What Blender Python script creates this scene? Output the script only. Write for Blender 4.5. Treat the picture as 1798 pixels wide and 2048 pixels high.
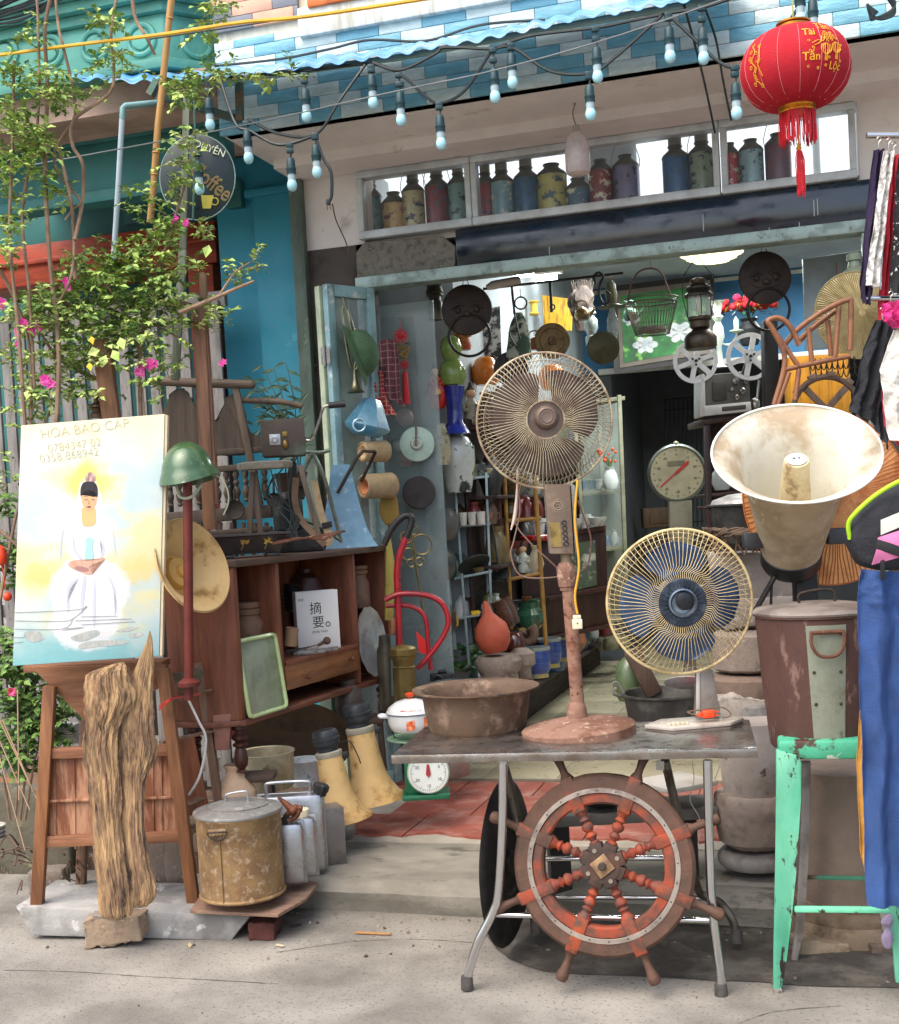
import bpy, bmesh, math, random
from math import sin, cos, pi, radians as R, sqrt, atan2
from mathutils import Vector as V, Matrix, Euler, noise
random.seed(7)
S = bpy.context.scene
for o in list(bpy.data.objects): bpy.data.objects.remove(o)
# ---------------- camera, sky, sun, exposure ----------------
F, CX, PPY, H = 2500.0, 899.0, 1133.0, 1.54
YAW, PITCH, ROLL = R(17), R(-2.5), R(3.2)
cam = bpy.data.cameras.new('camera'); co = bpy.data.objects.new('camera', cam); S.collection.objects.link(co)
fwd = V((-sin(YAW)*cos(PITCH), cos(YAW)*cos(PITCH), sin(PITCH)))
r0 = V((cos(YAW), sin(YAW), 0)); u0 = r0.cross(fwd)
CR = r0*cos(ROLL) - u0*sin(ROLL); CU = r0*sin(ROLL) + u0*cos(ROLL)
C0 = V((0, 0, H))
m4 = Matrix((CR, CU, -fwd)).transposed().to_4x4(); m4.translation = C0; co.matrix_world = m4
cam.sensor_fit = 'HORIZONTAL'; cam.sensor_width = 36; cam.lens = 36*F/1798; cam.shift_y = (PPY-1024)/1798
cam.clip_end = 500; cam.clip_start = .05
S.camera = co; S.render.resolution_x = 899; S.render.resolution_y = 1024
w = bpy.data.worlds.new('World'); S.world = w; w.use_nodes = True
nt = w.node_tree; sk = nt.nodes.new('ShaderNodeTexSky'); sk.sky_type = 'NISHITA'; sk.sun_disc = False
sk.sun_elevation = R(58); sk.sun_rotation = R(205); sk.air_density = 1.0; sk.dust_density = 4.0; sk.ozone_density = .6
bg = nt.nodes['Background']; nt.links.new(sk.outputs[0], bg.inputs[0]); bg.inputs[1].default_value = .15
sl = bpy.data.lights.new('sun', 'SUN'); so = bpy.data.objects.new('sun', sl); S.collection.objects.link(so)
sl.energy = 1.1; sl.angle = R(65); sl.color = (1, .95, .86)
az, el = R(205), R(58); sd = V((sin(az)*cos(el), cos(az)*cos(el), sin(el)))
so.rotation_euler = sd.to_track_quat('Z', 'Y').to_euler()
S.view_settings.view_transform = 'Standard'; S.view_settings.look = 'None'; S.view_settings.exposure = 1.2; S.view_settings.gamma = 1
# ---------------- pixel <-> world ----------------
def ray(x, y): return fwd + CR*((x-CX)/F) - CU*((y-PPY)/F)
def W(x, y, Y=None, Z=None, D=None):
    r = ray(x, y)
    t = D if D is not None else ((Y-C0.y)/r.y if Y is not None else (Z-C0.z)/r.z)
    return C0 + r*t
def dep(p): return (p-C0).dot(fwd)
COL = S.collection
# ---------------- mesh builder ----------------
class MB:
    def __init__(s, k=1.0, th=None): s.b = bmesh.new(); s.k = k; s.th = th
    def v(s, p): return s.b.verts.new((p[0]*s.k, p[1]*s.k, p[2]*s.k))
    def f(s, vs):
        try: return s.b.faces.new(vs)
        except ValueError: return None
    def A(s, p):
        return s.th.l(p[0], p[1], p[2] if len(p) > 2 else 0)
    def box(s, x0, x1, y0, y1, z0, z1, bev=0, M_=None):
        c = [(x, y, z) for x in (x0, x1) for y in (y0, y1) for z in (z0, z1)]
        if M_ is not None: c = [tuple(M_ @ V(p)) for p in c]
        q = [s.v(p) for p in c]
        fs = [s.f([q[i] for i in t]) for t in ((0,1,3,2),(4,6,7,5),(0,4,5,1),(2,3,7,6),(0,2,6,4),(1,5,7,3))]
        if bev:
            es = list({e for f in fs for e in f.edges})
            bmesh.ops.bevel(s.b, geom=es, offset=bev*s.k, segments=2, affect='EDGES', profile=.5)
        return s
    def cbox(s, c, d, rot=(0, 0, 0), bev=0):
        T = Matrix.Translation(c) @ Euler(rot).to_matrix().to_4x4()
        return s.box(-d[0]/2, d[0]/2, -d[1]/2, d[1]/2, -d[2]/2, d[2]/2, bev, T)
    def beam(s, a, b, wd, dp, bev=0, up=(0, 1, 0)):
        a, b = V(a), V(b); z = (b-a); L = z.length; z = z/L; y = V(up); y = (y - z*y.dot(z)).normalized(); x = y.cross(z)
        T = Matrix((x, y, z)).transposed().to_4x4(); T.translation = a
        return s.box(-wd/2, wd/2, -dp/2, dp/2, 0, L, bev, T)
    def abeam(s, a, b, wd, dp, bev=0): return s.beam(s.A(a), s.A(b), wd, dp, bev)
    def tube(s, pts, r, n=8, closed=False, cap=True, sm=0):
        pts = [V(p) for p in pts]
        if sm: pts = spl(pts, sm, closed)
        N = len(pts)
        rr = r if isinstance(r, (list, tuple)) else None
        def rad(i):
            if rr is None: return r
            t = i/(max(1, N-1))*(len(rr)-1); j = min(int(t), len(rr)-2); return rr[j] + (rr[j+1]-rr[j])*(t-j)
        rings = []; pn = None
        for i in range(N):
            a = pts[i-1] if (i or closed) else pts[0]; b = pts[(i+1) % N] if (i < N-1 or closed) else pts[-1]
            t = (b-a)
            t = t.normalized() if t.length > 1e-9 else V((0, 0, 1))
            if pn is None:
                pn = V((0, 0, 1)) if abs(t.z) < .9 else V((0, 1, 0))
            pn = (pn - t*pn.dot(t))
            pn = pn.normalized() if pn.length > 1e-6 else t.orthogonal().normalized()
            bn = t.cross(pn); q = rad(i)
            rings.append([s.v(pts[i] + (pn*cos(2*pi*j/n) + bn*sin(2*pi*j/n))*q) for j in range(n)])
        for i in range(N if closed else N-1):
            A, B = rings[i], rings[(i+1) % N]
            for j in range(n): s.f([A[j], A[(j+1) % n], B[(j+1) % n], B[j]])
        if cap and not closed: s.f(rings[0][::-1]); s.f(rings[-1])
        return s
    def atube(s, pts, r, n=8, closed=False, sm=0): return s.tube([s.A(p) for p in pts], r, n, closed, True, sm)
    def lathe(s, prof, n=24, o=(0, 0, 0), ax=(0, 0, 1), sx=1, sy=1, fl=None, cap=True):
        z = V(ax).normalized(); x = V((1, 0, 0)); x = (x - z*x.dot(z)).normalized() if abs(z.x) < .9 else V((0, 1, 0)); x = (x - z*x.dot(z)).normalized(); y = z.cross(x); o = V(o)
        rings = []
        for r, h in prof:
            rings.append([s.v(o + x*(r*sx*cos(2*pi*j/n)*(1 if not fl else fl(j/n))) + y*(r*sy*sin(2*pi*j/n)*(1 if not fl else fl(j/n))) + z*h) for j in range(n)] if abs(r) > 1e-6 else [s.v(o+z*h)])
        for A, B in zip(rings, rings[1:]):
            if len(A) == 1 and len(B) == 1: continue
            for j in range(n):
                if len(A) == 1: s.f([A[0], B[(j+1) % n], B[j]][::-1])
                elif len(B) == 1: s.f([A[j], A[(j+1) % n], B[0]])
                else: s.f([A[j], A[(j+1) % n], B[(j+1) % n], B[j]])
        if cap:
            if len(rings[0]) > 1: s.f(rings[0][::-1])
            if len(rings[-1]) > 1: s.f(rings[-1])
        return s
    def alathe(s, c, prof, n=24, ax=(0, 0, 1), **k): return s.lathe(prof, n, s.A(c), ax, **k)
    def ball(s, c, r, n=12, sz=1, sx=1, sy=1):
        return s.lathe([(r*sin(pi*i/(n//2+2)), -r*sz*cos(pi*i/(n//2+2))) for i in range(n//2+3)], n, c, sx=sx, sy=sy)
    def prism(s, poly, y0, y1, bev=0, ax='y'):
        def P(a, b, c): return (a, c, b) if ax == 'y' else ((c, a, b) if ax == 'x' else (a, b, c))
        A = [s.v(P(a, b, y0)) for a, b in poly]; B = [s.v(P(a, b, y1)) for a, b in poly]; n = len(poly)
        fs = [s.f(A), s.f(B[::-1])] + [s.f([A[i], B[i], B[(i+1) % n], A[(i+1) % n]]) for i in range(n)]
        if bev:
            es = list({e for f in fs if f for e in f.edges})
            bmesh.ops.bevel(s.b, geom=es, offset=bev*s.k, segments=2, affect='EDGES', profile=.5)
        return s
    def aprism(s, poly, y0, y1, bev=0, sm=0):
        if sm: poly = [(p[0], p[1]) for p in spl([V((a, b, 0)) for a, b in poly], sm, True)]
        q = [s.A((a, b, y0)) for a, b in poly]
        return s.prism([(p[0], p[2]) for p in q], y0, y1, bev)
    def torus(s, c, R_, r, n=32, m=8, ax=(0, 1, 0), sz=1):
        z = V(ax).normalized(); x = z.orthogonal().normalized() if abs(z.x) > .9 else (V((1, 0, 0)) - z*z.x).normalized(); y = z.cross(x)
        return s.tube([V(c) + x*(R_*cos(2*pi*i/n)) + y*(R_*sz*sin(2*pi*i/n)) for i in range(n)], r, m, closed=True)
    def grid(s, fn, nu, nv, thick=0):
        g = [[s.v(fn(i/nu, j/nv)) for j in range(nv+1)] for i in range(nu+1)]
        for i in range(nu):
            for j in range(nv): s.f([g[i][j], g[i+1][j], g[i+1][j+1], g[i][j+1]])
        if thick:
            geom = list(s.b.faces)
            bmesh.ops.recalc_face_normals(s.b, faces=geom)
            bmesh.ops.solidify(s.b, geom=geom, thickness=thick*s.k)
        return s
    def leaf(s, p, d, n, L, wd):
        d = V(d).normalized(); n = V(n); x = d.cross(n)
        x = x.normalized() if x.length > 1e-6 else d.orthogonal().normalized(); nn = x.cross(d)
        p = V(p)
        a = s.v(p); b = s.v(p + d*L*.45 + x*wd/2 + nn*wd*.15); c = s.v(p + d*L - nn*L*.12); e = s.v(p + d*L*.45 - x*wd/2 + nn*wd*.15)
        q = s.v(p + d*L*.45)
        s.f([a, b, q]); s.f([b, c, q]); s.f([q, c, e]); s.f([a, q, e]); return s
    def rough(s, amp, sc, seed=0, sub=0):
        if sub: bmesh.ops.subdivide_edges(s.b, edges=list(s.b.edges), cuts=sub, use_grid_fill=True)
        a = amp*s.k; q = sc/s.k
        s.b.normal_update()
        for v in s.b.verts:
            t = noise.fractal(v.co*q + V((seed*7.3, seed*3.1, seed)), .8, 2, 4)
            v.co += v.normal*t*a
        return s
    def warp(s, fn):
        for v in s.b.verts: v.co = V(fn(v.co/s.k))*s.k
        return s
def spl(pts, n, closed=False):
    out = []; N = len(pts)
    for i in range(N if closed else N-1):
        p1, p2 = pts[i], pts[(i+1) % N]
        p0 = pts[i-1] if (i or closed) else p1; p3 = pts[(i+2) % N] if (closed or i < N-2) else p2
        for j in range(n):
            t = j/n
            out.append(.5*((2*p1) + (p2-p0)*t + (2*p0-5*p1+4*p2-p3)*t*t + (3*p1-p0-3*p2+p3)*t**3))
    if not closed: out.append(pts[-1])
    return out
def mesh_obj(name, mb, mt, smooth=True):
    bmesh.ops.recalc_face_normals(mb.b, faces=list(mb.b.faces))
    me = bpy.data.meshes.new(name); mb.b.to_mesh(me); mb.b.free()
    for m in (mt if isinstance(mt, (list, tuple)) else [mt]): me.materials.append(m)
    if smooth:
        me.shade_smooth() if hasattr(me, 'shade_smooth') else None
        me.set_sharp_from_angle(angle=R(38))
    o = bpy.data.objects.new(name, me); COL.objects.link(o); return o
USED = {}
class Th:
    """a thing standing at pixel (x, y) of the photograph on plane Y / Z, or at a world point"""
    def __init__(s, name, label, cat, x=None, y=None, Y=None, Z=None, D=None, rot=None, group=None, P=None):
        s.loc = V(P) if P is not None else W(x, y, Y, Z, D)
        s.name, s.label, s.cat, s.group = name, label, cat, group
        s.rot = Euler((0, 0, YAW) if rot is None else (rot if isinstance(rot, (tuple, list)) else (0, 0, rot)))
        s.k = dep(s.loc)/F; s.o = None; s.rm = s.rot.to_matrix(); s.ri = s.rm.transposed()
        s.x, s.y = x, y
    def mb(s, k=None): return MB(s.k if k is None else k, s)
    def l(s, x, y, dy=0):
        n = s.rm @ V((0, 1, 0)); p = s.loc + n*dy*s.k; r = ray(x, y)
        t = (p-C0).dot(n)/r.dot(n); q = s.ri @ (C0 + r*t - s.loc)
        return (q.x/s.k, q.y/s.k, q.z/s.k)
    def tagit(s, o):
        o.location = s.loc; o.rotation_euler = s.rot
        o['label'] = s.label; o['category'] = s.cat
        if s.group: o['group'] = s.group
        s.o = o; return o
    def part(s, name, mb, mt, parent=None, label=None, smooth=True):
        if s.o is None:
            e = bpy.data.objects.new(s.name, None); e.empty_display_size = .1; COL.objects.link(e); s.tagit(e)
        o = mesh_obj(name, mb, mt, smooth); o.parent = parent or s.o
        if label: o['label'] = label
        return o
    def solo(s, mb, mt, smooth=True): return s.tagit(mesh_obj(s.name, mb, mt, smooth))
def dup(o, loc, label, rotz=None, scale=None, group=None):
    c = o.copy(); COL.objects.link(c); c.location = loc; c['label'] = label
    if group: c['group'] = group
    if rotz is not None: c.rotation_euler.z = rotz
    if scale: c.scale = (scale,)*3 if not isinstance(scale, tuple) else scale
    for ch in o.children:
        d = ch.copy(); COL.objects.link(d); d.parent = c
        for g in ch.children:
            e = g.copy(); COL.objects.link(e); e.parent = d
    return c
def struct(name, mb, mt, smooth=True):
    o = mesh_obj(name, mb, mt, smooth); o['kind'] = 'structure'; return o
# ---------------- materials ----------------
def lin(c):
    if isinstance(c, str): c = tuple(int(c[i:i+2], 16)/255 for i in (0, 2, 4))
    return tuple((v/12.92 if v <= .04045 else ((v+.055)/1.055)**2.4) for v in c) + (1,)
MC = {}
def M(c, rough=.6, metal=0, c2=None, s2=7, t=.55, w=.07, var=.16, vs=9, bump=.15, bs=45, st=(1, 1, 1), em=0, trans=0, alpha=1, coat=0, c3=None, s3=20, t3=.62, w3=.03, r2=None, spec=.5):
    key = (c, rough, metal, c2, s2, t, w, var, vs, bump, bs, st, em, trans, alpha, coat, c3, s3, t3, w3, r2, spec)
    if key in MC: return MC[key]
    m = bpy.data.materials.new('m_%s_%d' % (c, len(MC))); m.use_nodes = True; N = m.node_tree.nodes; L = m.node_tree.links
    b = N['Principled BSDF']
    tc = N.new('ShaderNodeTexCoord'); mp = N.new('ShaderNodeMapping'); mp.inputs['Scale'].default_value = st; L.new(tc.outputs['Object'], mp.inputs[0])
    def nz(sc, det=6, ro=.6):
        n = N.new('ShaderNodeTexNoise'); n.inputs['Scale'].default_value = sc; n.inputs['Detail'].default_value = det; n.inputs['Roughness'].default_value = ro
        L.new(mp.outputs[0], n.inputs[0]); return n.outputs[0]
    def rng(x, a, bb, lo=0, hi=1):
        n = N.new('ShaderNodeMapRange'); n.inputs[1].default_value = a; n.inputs[2].default_value = bb; n.inputs[3].default_value = lo; n.inputs[4].default_value = hi; L.new(x, n.inputs[0]); return n.outputs[0]
    def mix(fac, a, bb):
        n = N.new('ShaderNodeMix'); n.data_type = 'RGBA'; L.new(fac, n.inputs[0])
        for i, q in ((6, a), (7, bb)):
            if isinstance(q, tuple): n.inputs[i].default_value = q
            else: L.new(q, n.inputs[i])
        return n.outputs[2]
    col = lin(c)
    if c2: fac = rng(nz(s2, 9, .62), t-w, t+w); col = mix(fac, col, lin(c2))
    if c3: col = mix(rng(nz(s3, 8, .65), t3-w3, t3+w3), col, lin(c3))
    if var:
        hv = N.new('ShaderNodeHueSaturation'); L.new(rng(nz(vs, 5), .3, .7, 1-var, 1+var), hv.inputs['Value'])
        if isinstance(col, tuple): hv.inputs['Color'].default_value = col
        else: L.new(col, hv.inputs['Color'])
        col = hv.outputs[0]
    if isinstance(col, tuple): b.inputs['Base Color'].default_value = col
    else: L.new(col, b.inputs['Base Color'])
    b.inputs['Roughness'].default_value = rough; b.inputs['Metallic'].default_value = metal
    if c2 and r2 is not None: L.new(rng(fac, 0, 1, rough, r2), b.inputs['Roughness'])
    elif var: L.new(rng(nz(vs*2, 4), .3, .7, max(.03, rough-.12), min(1, rough+.12)), b.inputs['Roughness'])
    b.inputs['Specular IOR Level'].default_value = spec
    if bump:
        bp = N.new('ShaderNodeBump'); bp.inputs['Strength'].default_value = min(1, bump*2); bp.inputs['Distance'].default_value = .004
        L.new(nz(bs, 6), bp.inputs['Height']); L.new(bp.outputs[0], b.inputs['Normal'])
    if em: b.inputs['Emission Color'].default_value = lin(c); b.inputs['Emission Strength'].default_value = em
    if trans: b.inputs['Transmission Weight'].default_value = trans
    if alpha < 1: b.inputs['Alpha'].default_value = alpha
    if coat: b.inputs['Coat Weight'].default_value = coat; b.inputs['Coat Roughness'].default_value = .15
    MC[key] = m; return m
def nodes(m): return m.node_tree.nodes, m.node_tree.links, m.node_tree.nodes['Principled BSDF']
def wood(c, c2, st=(6, 6, .6), rough=.7, **k):
    d = dict(c2=c2, s2=5, t=.5, w=.18, var=.2, vs=4, bump=.3, bs=14, st=st); d.update(k); return M(c, rough, **d)
# often used
WD = wood('6b3a26', '3e1f15'); WDX = wood('6b3a26', '3e1f15', st=(.6, 6, 6)); WDL = wood('96633f', '6a3f27'); WDG = wood('6e5d4c', '453a30'); WDGX = wood('6e5d4c', '453a30', st=(.6, 6, 6))
RUST = M('6a4534', .85, .2, c2='4a2f25', s2=9, c3='8a6a55', s3=30, bump=.4, bs=80)
RUSTL = M('8d6a58', .9, 0, c2='6b4030', s2=12, c3='54301f', s3=40, t3=.6, bump=.4, bs=90)
BLK = M('1c1c1d', .5, 0, bump=.1); DK = M('2b2622', .7, .2, c2='3d332b', bump=.3); IRON = M('332d29', .6, .6, c2='4a3c32', bump=.3)
ALU = M('b4b5b6', .38, .9, c2='8d8e90', s2=10, w=.15, bump=.2, bs=20); CHR = M('cfd0d2', .12, 1, var=.05, bump=0); STEEL = M('a5a39f', .32, .95, c2='7d766f', s2=5, w=.12, bump=.1)
BRASS = M('8f7440', .4, .8, c2='5f4b2a', s2=8); GOLD = M('d9a441', .3, .9, var=.1)
WHT = M('d8d5cd', .5, 0, c2='b7b0a2', s2=5, w=.12, var=.06); CRM = M('d5cdb0', .55, 0, c2='b09d7c', s2=5)
STN = M('8a7d72', .9, 0, c2='6a5c51', s2=6, c3='9e9388', s3=25, bump=.6, bs=60); STND = M('6d5c50', .92, 0, c2='4b3d35', s2=5, bump=.8, bs=45)
CONC = M('9b9790', .92, 0, c2='7d7972', s2=3, w=.12, c3='6a655e', s3=18, bump=.35, bs=70)
def text(th, name, txt, pos, size, mt, parent=None, ext=.0015, rot=(pi/2, 0, 0), fn=None, align='CENTER', weight=0, part=True, sx=1):
    c = bpy.data.curves.new(name, 'FONT'); c.body = txt; c.size = size; c.extrude = ext; c.align_x = align; c.offset = weight
    o = bpy.data.objects.new(name, c); COL.objects.link(o)
    bpy.context.view_layer.update()
    dg = bpy.context.evaluated_depsgraph_get(); me = bpy.data.meshes.new_from_object(o.evaluated_get(dg)); bpy.data.objects.remove(o)
    T = Matrix.Translation(pos) @ Euler(rot).to_matrix().to_4x4() @ Matrix.Diagonal((sx, 1, 1, 1))
    for v in me.vertices:
        v.co = T @ v.co
        if fn: v.co = V(fn(v.co))
    me.materials.clear(); me.materials.append(mt)
    o = bpy.data.objects.new(name, me); COL.objects.link(o)
    if th: o.parent = parent or th.o
    return o
# ================= SETTING =================
YW, YF = 6.2, 5.43
ROAD = M('8f8a81', .93, 0, c2='6c675f', s2=1.9, w=.12, c3='625d55', s3=70, t3=.6, w3=.05, bump=.7, bs=120, var=.2, vs=2.6)
m = MB(); m.box(-60, 60, -60, 60, -.3, 0); struct('road', m, ROAD)
# dark road patch with a ragged front edge under the table: its own thin sheet
xs = [i*.07-1.25 for i in range(44)]
def front(x): return 3.98 + .05*noise.noise(V((x*3, 0, 3))) + .02*noise.noise(V((x*12, 0, 3))) + (max(0, -1.0-x))**1.5*2.5
m = MB()
poly = [(x, front(x)) for x in xs] + [(x, 4.56) for x in xs[::-1]]
b = [m.v((x, y, .004)) for x, y in poly]; m.f(b)
struct('dark_road_patch', m, M('4a453f', .7, 0, c2='34302c', s2=3, w=.15, c3='6a655c', s3=6, t3=.55, w3=.1, bump=.4, bs=150))
r = random.Random(6); m = MB()
for pts in ([(0, 1938), (150, 1945), (300, 1952), (420, 1958), (560, 1966)], [(1480, 2046), (1560, 2020), (1680, 2014)], [(560, 1905), (700, 1884), (830, 1880), (950, 1884)]):
    q = spl([W(x+r.uniform(-8, 8), y+r.uniform(-3, 3), Z=.0015) for x, y in pts], 9); w_ = [r.uniform(.0004, .0024) for _ in q]
    for i in range(len(q)-1): m.f([m.v(q[i]+V((0, w_[i], 0))), m.v(q[i]-V((0, w_[i], 0))), m.v(q[i+1]-V((0, w_[i+1], 0))), m.v(q[i+1]+V((0, w_[i+1], 0)))])
struct('road_cracks', m, M('3d3934', .95, bump=.2))
m = MB()
for i in range(260):
    t_ = r.random(); y = 4.44-.0-r.random()**3*.5 if t_ < .6 else r.uniform(3.3, 4.4); p = (r.uniform(-2.9, .9), y, .0); s_ = r.uniform(.002, .007) if t_ < .6 else r.uniform(.0015, .004); m.cbox((p[0], p[1], s_*.4), (s_*r.uniform(1, 2.4), s_*r.uniform(1, 2), s_), (r.random(), r.random(), r.random()*3))
o = struct('grit', m, M('8a7f6d', .95, c2='4a443b', s2=9, w=.02, c3='b9b0a0', s3=14, bump=0)); o['kind'] = 'stuff'; o['label'] = 'loose grit and crumbs scattered along the road edge'
# concrete apron (step) with worn edge
STEP = M('8f8a7e', .93, 0, c2='736e63', s2=2.2, w=.15, c3='5d594f', s3=5, t3=.6, w3=.05, bump=.5, bs=50, st=(1, 2, 1))
ZS = .13
xl = W(560, 1850, Z=0).x-.25
def stepy(u, v):
    x = xl + (3.2-xl)*u
    if v < .25: t = v/.25; y = 4.5 - .03*t + .02*noise.noise(V((x*3, t, 0))); z = -.02 + (ZS-.03)*t
    elif v < .35: t = (v-.25)/.1; y = 4.47+.05*t; z = ZS-.05+.04*t + .008*noise.noise(V((x*5, 1, 0)))
    else: t = (v-.35)/.65; y = 4.52 + .62*t; z = ZS-.01 + .007*noise.noise(V((x*3, y*4, 0)))
    return (x, y, z)
m = MB(); m.grid(stepy, 90, 24); struct('concrete_step', m, STEP)
m = MB(); m.box(xl-3.5, xl, 4.9, 6.3, -.02, .1); m.rough(.03, 3, 2, 5); struct('earth', m, M('5d4a3c', .95, 0, c2='3f332b', s2=4, c3='8b7a68', s3=30, bump=.8, bs=60))
# terracotta paving, real tiles with grout, worn ragged front edge
m = MB(); tx = .4; y = 5.09; row = 0; xt0 = W(560, 1700, Z=ZS).x
base = MB(); base.box(xt0, 3.2, 5.05, 6.25, .02, ZS-.006); struct('tile_mortar', base, M('a39b8d', .95, bump=.3))
r1 = random.Random(3)
while y < 6.2:
    x = xt0 + (.2 if row % 2 else 0) + .07
    while x < 3.1:
        if row == 0:
            pts = [(x+.004, y+.396), (x+.396, y+.396)] + [(x+.396-.392*i/9, y + max(0, .05+.09*noise.noise(V(((x-.39*i/9)*4, 0, 0)))+.05*noise.noise(V(((x-.39*i/9)*14, 4, 0))))) for i in range(10)]
            m.prism(pts, ZS-.02, ZS+.004, 0, 'z')
        else: m.box(x+.004, x+.396, y+.004, min(y+.396, 6.2), ZS-.02, ZS+.004 + r1.uniform(-.001, .001), .002)
        x += tx
    y += tx; row += 1
struct('red_paving_tiles', m, M('9a5040', .7, 0, c2='7f4436', s2=2, w=.2, c3='a88072', s3=7, t3=.6, w3=.12, bump=.25, bs=60))
FL = M('b1a78b', .35, 0, c2='9a9178', s2=2, w=.2, var=.06, bump=.05)
m = MB()
for i in range(12):
    for j in range(14):
        m.box(-2.2+i*.4+.002, -1.802+i*.4, 6.26+j*.5+.002, 6.758+j*.5, .05, ZS+.006, .001)
struct('shop_floor', m, FL)
m = MB(); m.box(-3.2, 3.2, 6.22, 15, -.1, ZS+.002); struct('subfloor', m, M('6a6355', .8))
# ================= SHOP BUILDING =================
sb = Th('shop_building', 'pale antique shop with a blue and white tiled edge above its open front', 'building', P=(0, YW, 0), rot=0)
def wp(x, y, Y=YW): p = W(x, y, Y=Y); return (p.x, p.z)
def wall_poly(m, pts, Y0, Y1):   # pixel outline on the plane Y0, extruded back to Y1
    q = [wp(x, y, Y0) for x, y in pts]; m.prism([(a, c) for a, c in q], Y0-YW, Y1-YW); return m
PINKW = M('e3dfdb', .85, 0, c2='d0c8c2', s2=1.3, w=.2, c3='b3a89c', s3=5, t3=.66, w3=.06, var=.05, bump=.12, bs=30)
ZL = W(740, 580, Y=YW).z; XJ = W(742, 580, Y=YW).x; XR = W(1722, 470, Y=YW).x; XLW = W(606, 400, Y=YW).x
ZSI = W(728, 486, Y=YW).z; ZWT = W(722, 343, Y=YW).z; ZSO = W(607, 343, Y=YW).z; ZPL = W(640, 500, Y=YW).z
XW0 = W(722, 343, Y=YW).x; XW1 = W(1713, 205, Y=YW).x
m = sb.mb(1)
m.box(XLW, XW0, 0, .2, ZPL, ZSO+.05); m.box(XW0, XW1, 0, .2, ZWT, ZSO+.05); m.box(XW1, 3.2, 0, .2, ZSI, ZSO+.05)
m.box(XLW, XLW+.18, .2, .6, 2, ZSO+.05)
m.rough(.004, 4, 1)
sb.part('wall', m, PINKW)
m = sb.mb(1); m.box(XLW-.0, XJ-.03, -.012, .2, 0, ZPL); m.box(XJ-.03, W(715, 520, Y=YW).x, -.012, .2, ZL+.06, ZPL)
m.box(XR+.05, 3.2, -.012, .2, 0, ZSI)
sb.part('plinth', m, M('4d4640', .85, 0, c2='37322e', s2=6, c3='8b8378', s3=18, t3=.68, bump=.5))
xg0, xg1 = W(715, 520, Y=YW).x, W(912, 520, Y=YW).x
m = sb.mb(1); m.prism([(xg0, ZL+.06), (xg1, ZL+.06), (xg1+.01, ZSI-.08), (xg1-.06, ZSI-.02), (xg0+.05, ZSI-.0), (xg0, ZSI-.05)], -.03, .2, .01)
m.rough(.003, 8)
sb.part('stone_panel', m, M('7a766c', .95, 0, c2='5b574e', s2=30, c3='8d897f', s3=60, bump=1, bs=90))
m = sb.mb(1); m.box(xg1+.012, XR+.05, -.03, .2, ZL+.06, ZSI-.0, .004)
sb.part('granite_lintel', m, M('101c28', .12, 0, c2='1a2c3c', s2=3, w=.2, c3='3a2f2a', s3=2, t3=.66, w3=.08, var=.1, bump=.02, coat=.5))
m = sb.mb(1); r = random.Random(4)
for i in range(9):
    px = r.uniform(930, 1690); p = wp(px, 560 - (px-900)*.12-r.uniform(0, 50), YW-.03); m.box(p[0], p[0]+.004, -.034, -.0302, p[1], p[1]+r.uniform(.02, .09))
sb.part('paint_drip', m, M('b9bcbc', .7, bump=0))
m = sb.mb(1); m.box(XJ-.06, XR+.05, -.07, .05, ZL, ZL+.058, .004); m.box(XR, XR+.06, -.06, .05, .1, ZL-.002, .004); m.box(XJ-.06, XJ-.01, -.06, .05, .1, ZL-.002, .004)
sb.part('door_frame', m, M('9db3ad', .5, .3, c2='76857f', s2=9, c3='5b5f58', s3=30, t3=.63))
# ceiling of the overhang and its tiled edge
XF0 = W(439, 269, Y=YF).x
m = sb.mb(1); m.box(XF0, 3.6, YF-YW+.03, 0, ZSO, ZSO+.12); m.box(XF0+.05, 3.6, -.28, -.001, ZSO-.05, ZSO+.001)
sb.part('soffit', m, PINKW)
def tiles(m, x0, x1, z0, z1, y, wd, h, par, msk=None):
    fi = []
    row = 0; z = z0
    while z < z1-.001:
        x = x0 - (row % 4)*wd*.5; c = 0
        while x < x1:
            a, b_ = max(x, x0), min(x+wd, x1)
            if b_-a > .01:
                n0 = len(m.b.faces); m.b.faces.ensure_lookup_table()
                m.box(a+.0012, b_-.0012, y, y+.02, z+.0012, min(z+h, z1)-.0012, .0015)
                m.b.faces.ensure_lookup_table()
                for q in range(n0, len(m.b.faces)): m.b.faces[q].material_index = (c+(row//4 if 0 else 0)) % 2
            x += wd; c += 1
        z += h; row += 1
ZFT = W(1000, 40, Y=YF).z+.12
TBL = M('74b0c3', .4, 0, c2='66a4ba', s2=12, w=.15, bump=.5, bs=22, st=(1, 1, 3)); TWH = M('c9dcdc', .4, 0, c2='b3c9cb', s2=12, w=.15, bump=.5, bs=22, st=(1, 1, 3))
m = sb.mb(1); tiles(m, XF0, 3.5, ZSO-.01, ZFT, YF-YW, .205, .056, 0); sb.part('tiled_fascia', m, [TBL, TWH])
m = sb.mb(1); m.box(XF0+.01, 3.5, YF-YW+.012, YF-YW+.1, ZSO, 6.5); sb.part('balcony_wall', m, M('e0dccb', .8, 0, c2='c2bda9', s2=2.4, w=.1, c3='9c927a', s3=3, t3=.62, w3=.08, var=.07, st=(3, 3, .7)))
XT = W(600, 60, Y=YF).x; XT0 = W(428, 60, Y=YF).x
m = sb.mb(1); tiles(m, XT0, XT, ZFT+.04, 6, YF-YW-.012, .205, .062, 0); sb.part('stone_cladding', m, [M('7c8088', .7, 0, bump=.7, bs=25), M('d3a58c', .7, 0, bump=.7, bs=25)])
zled = W(620, 62, Y=YF).z
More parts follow.
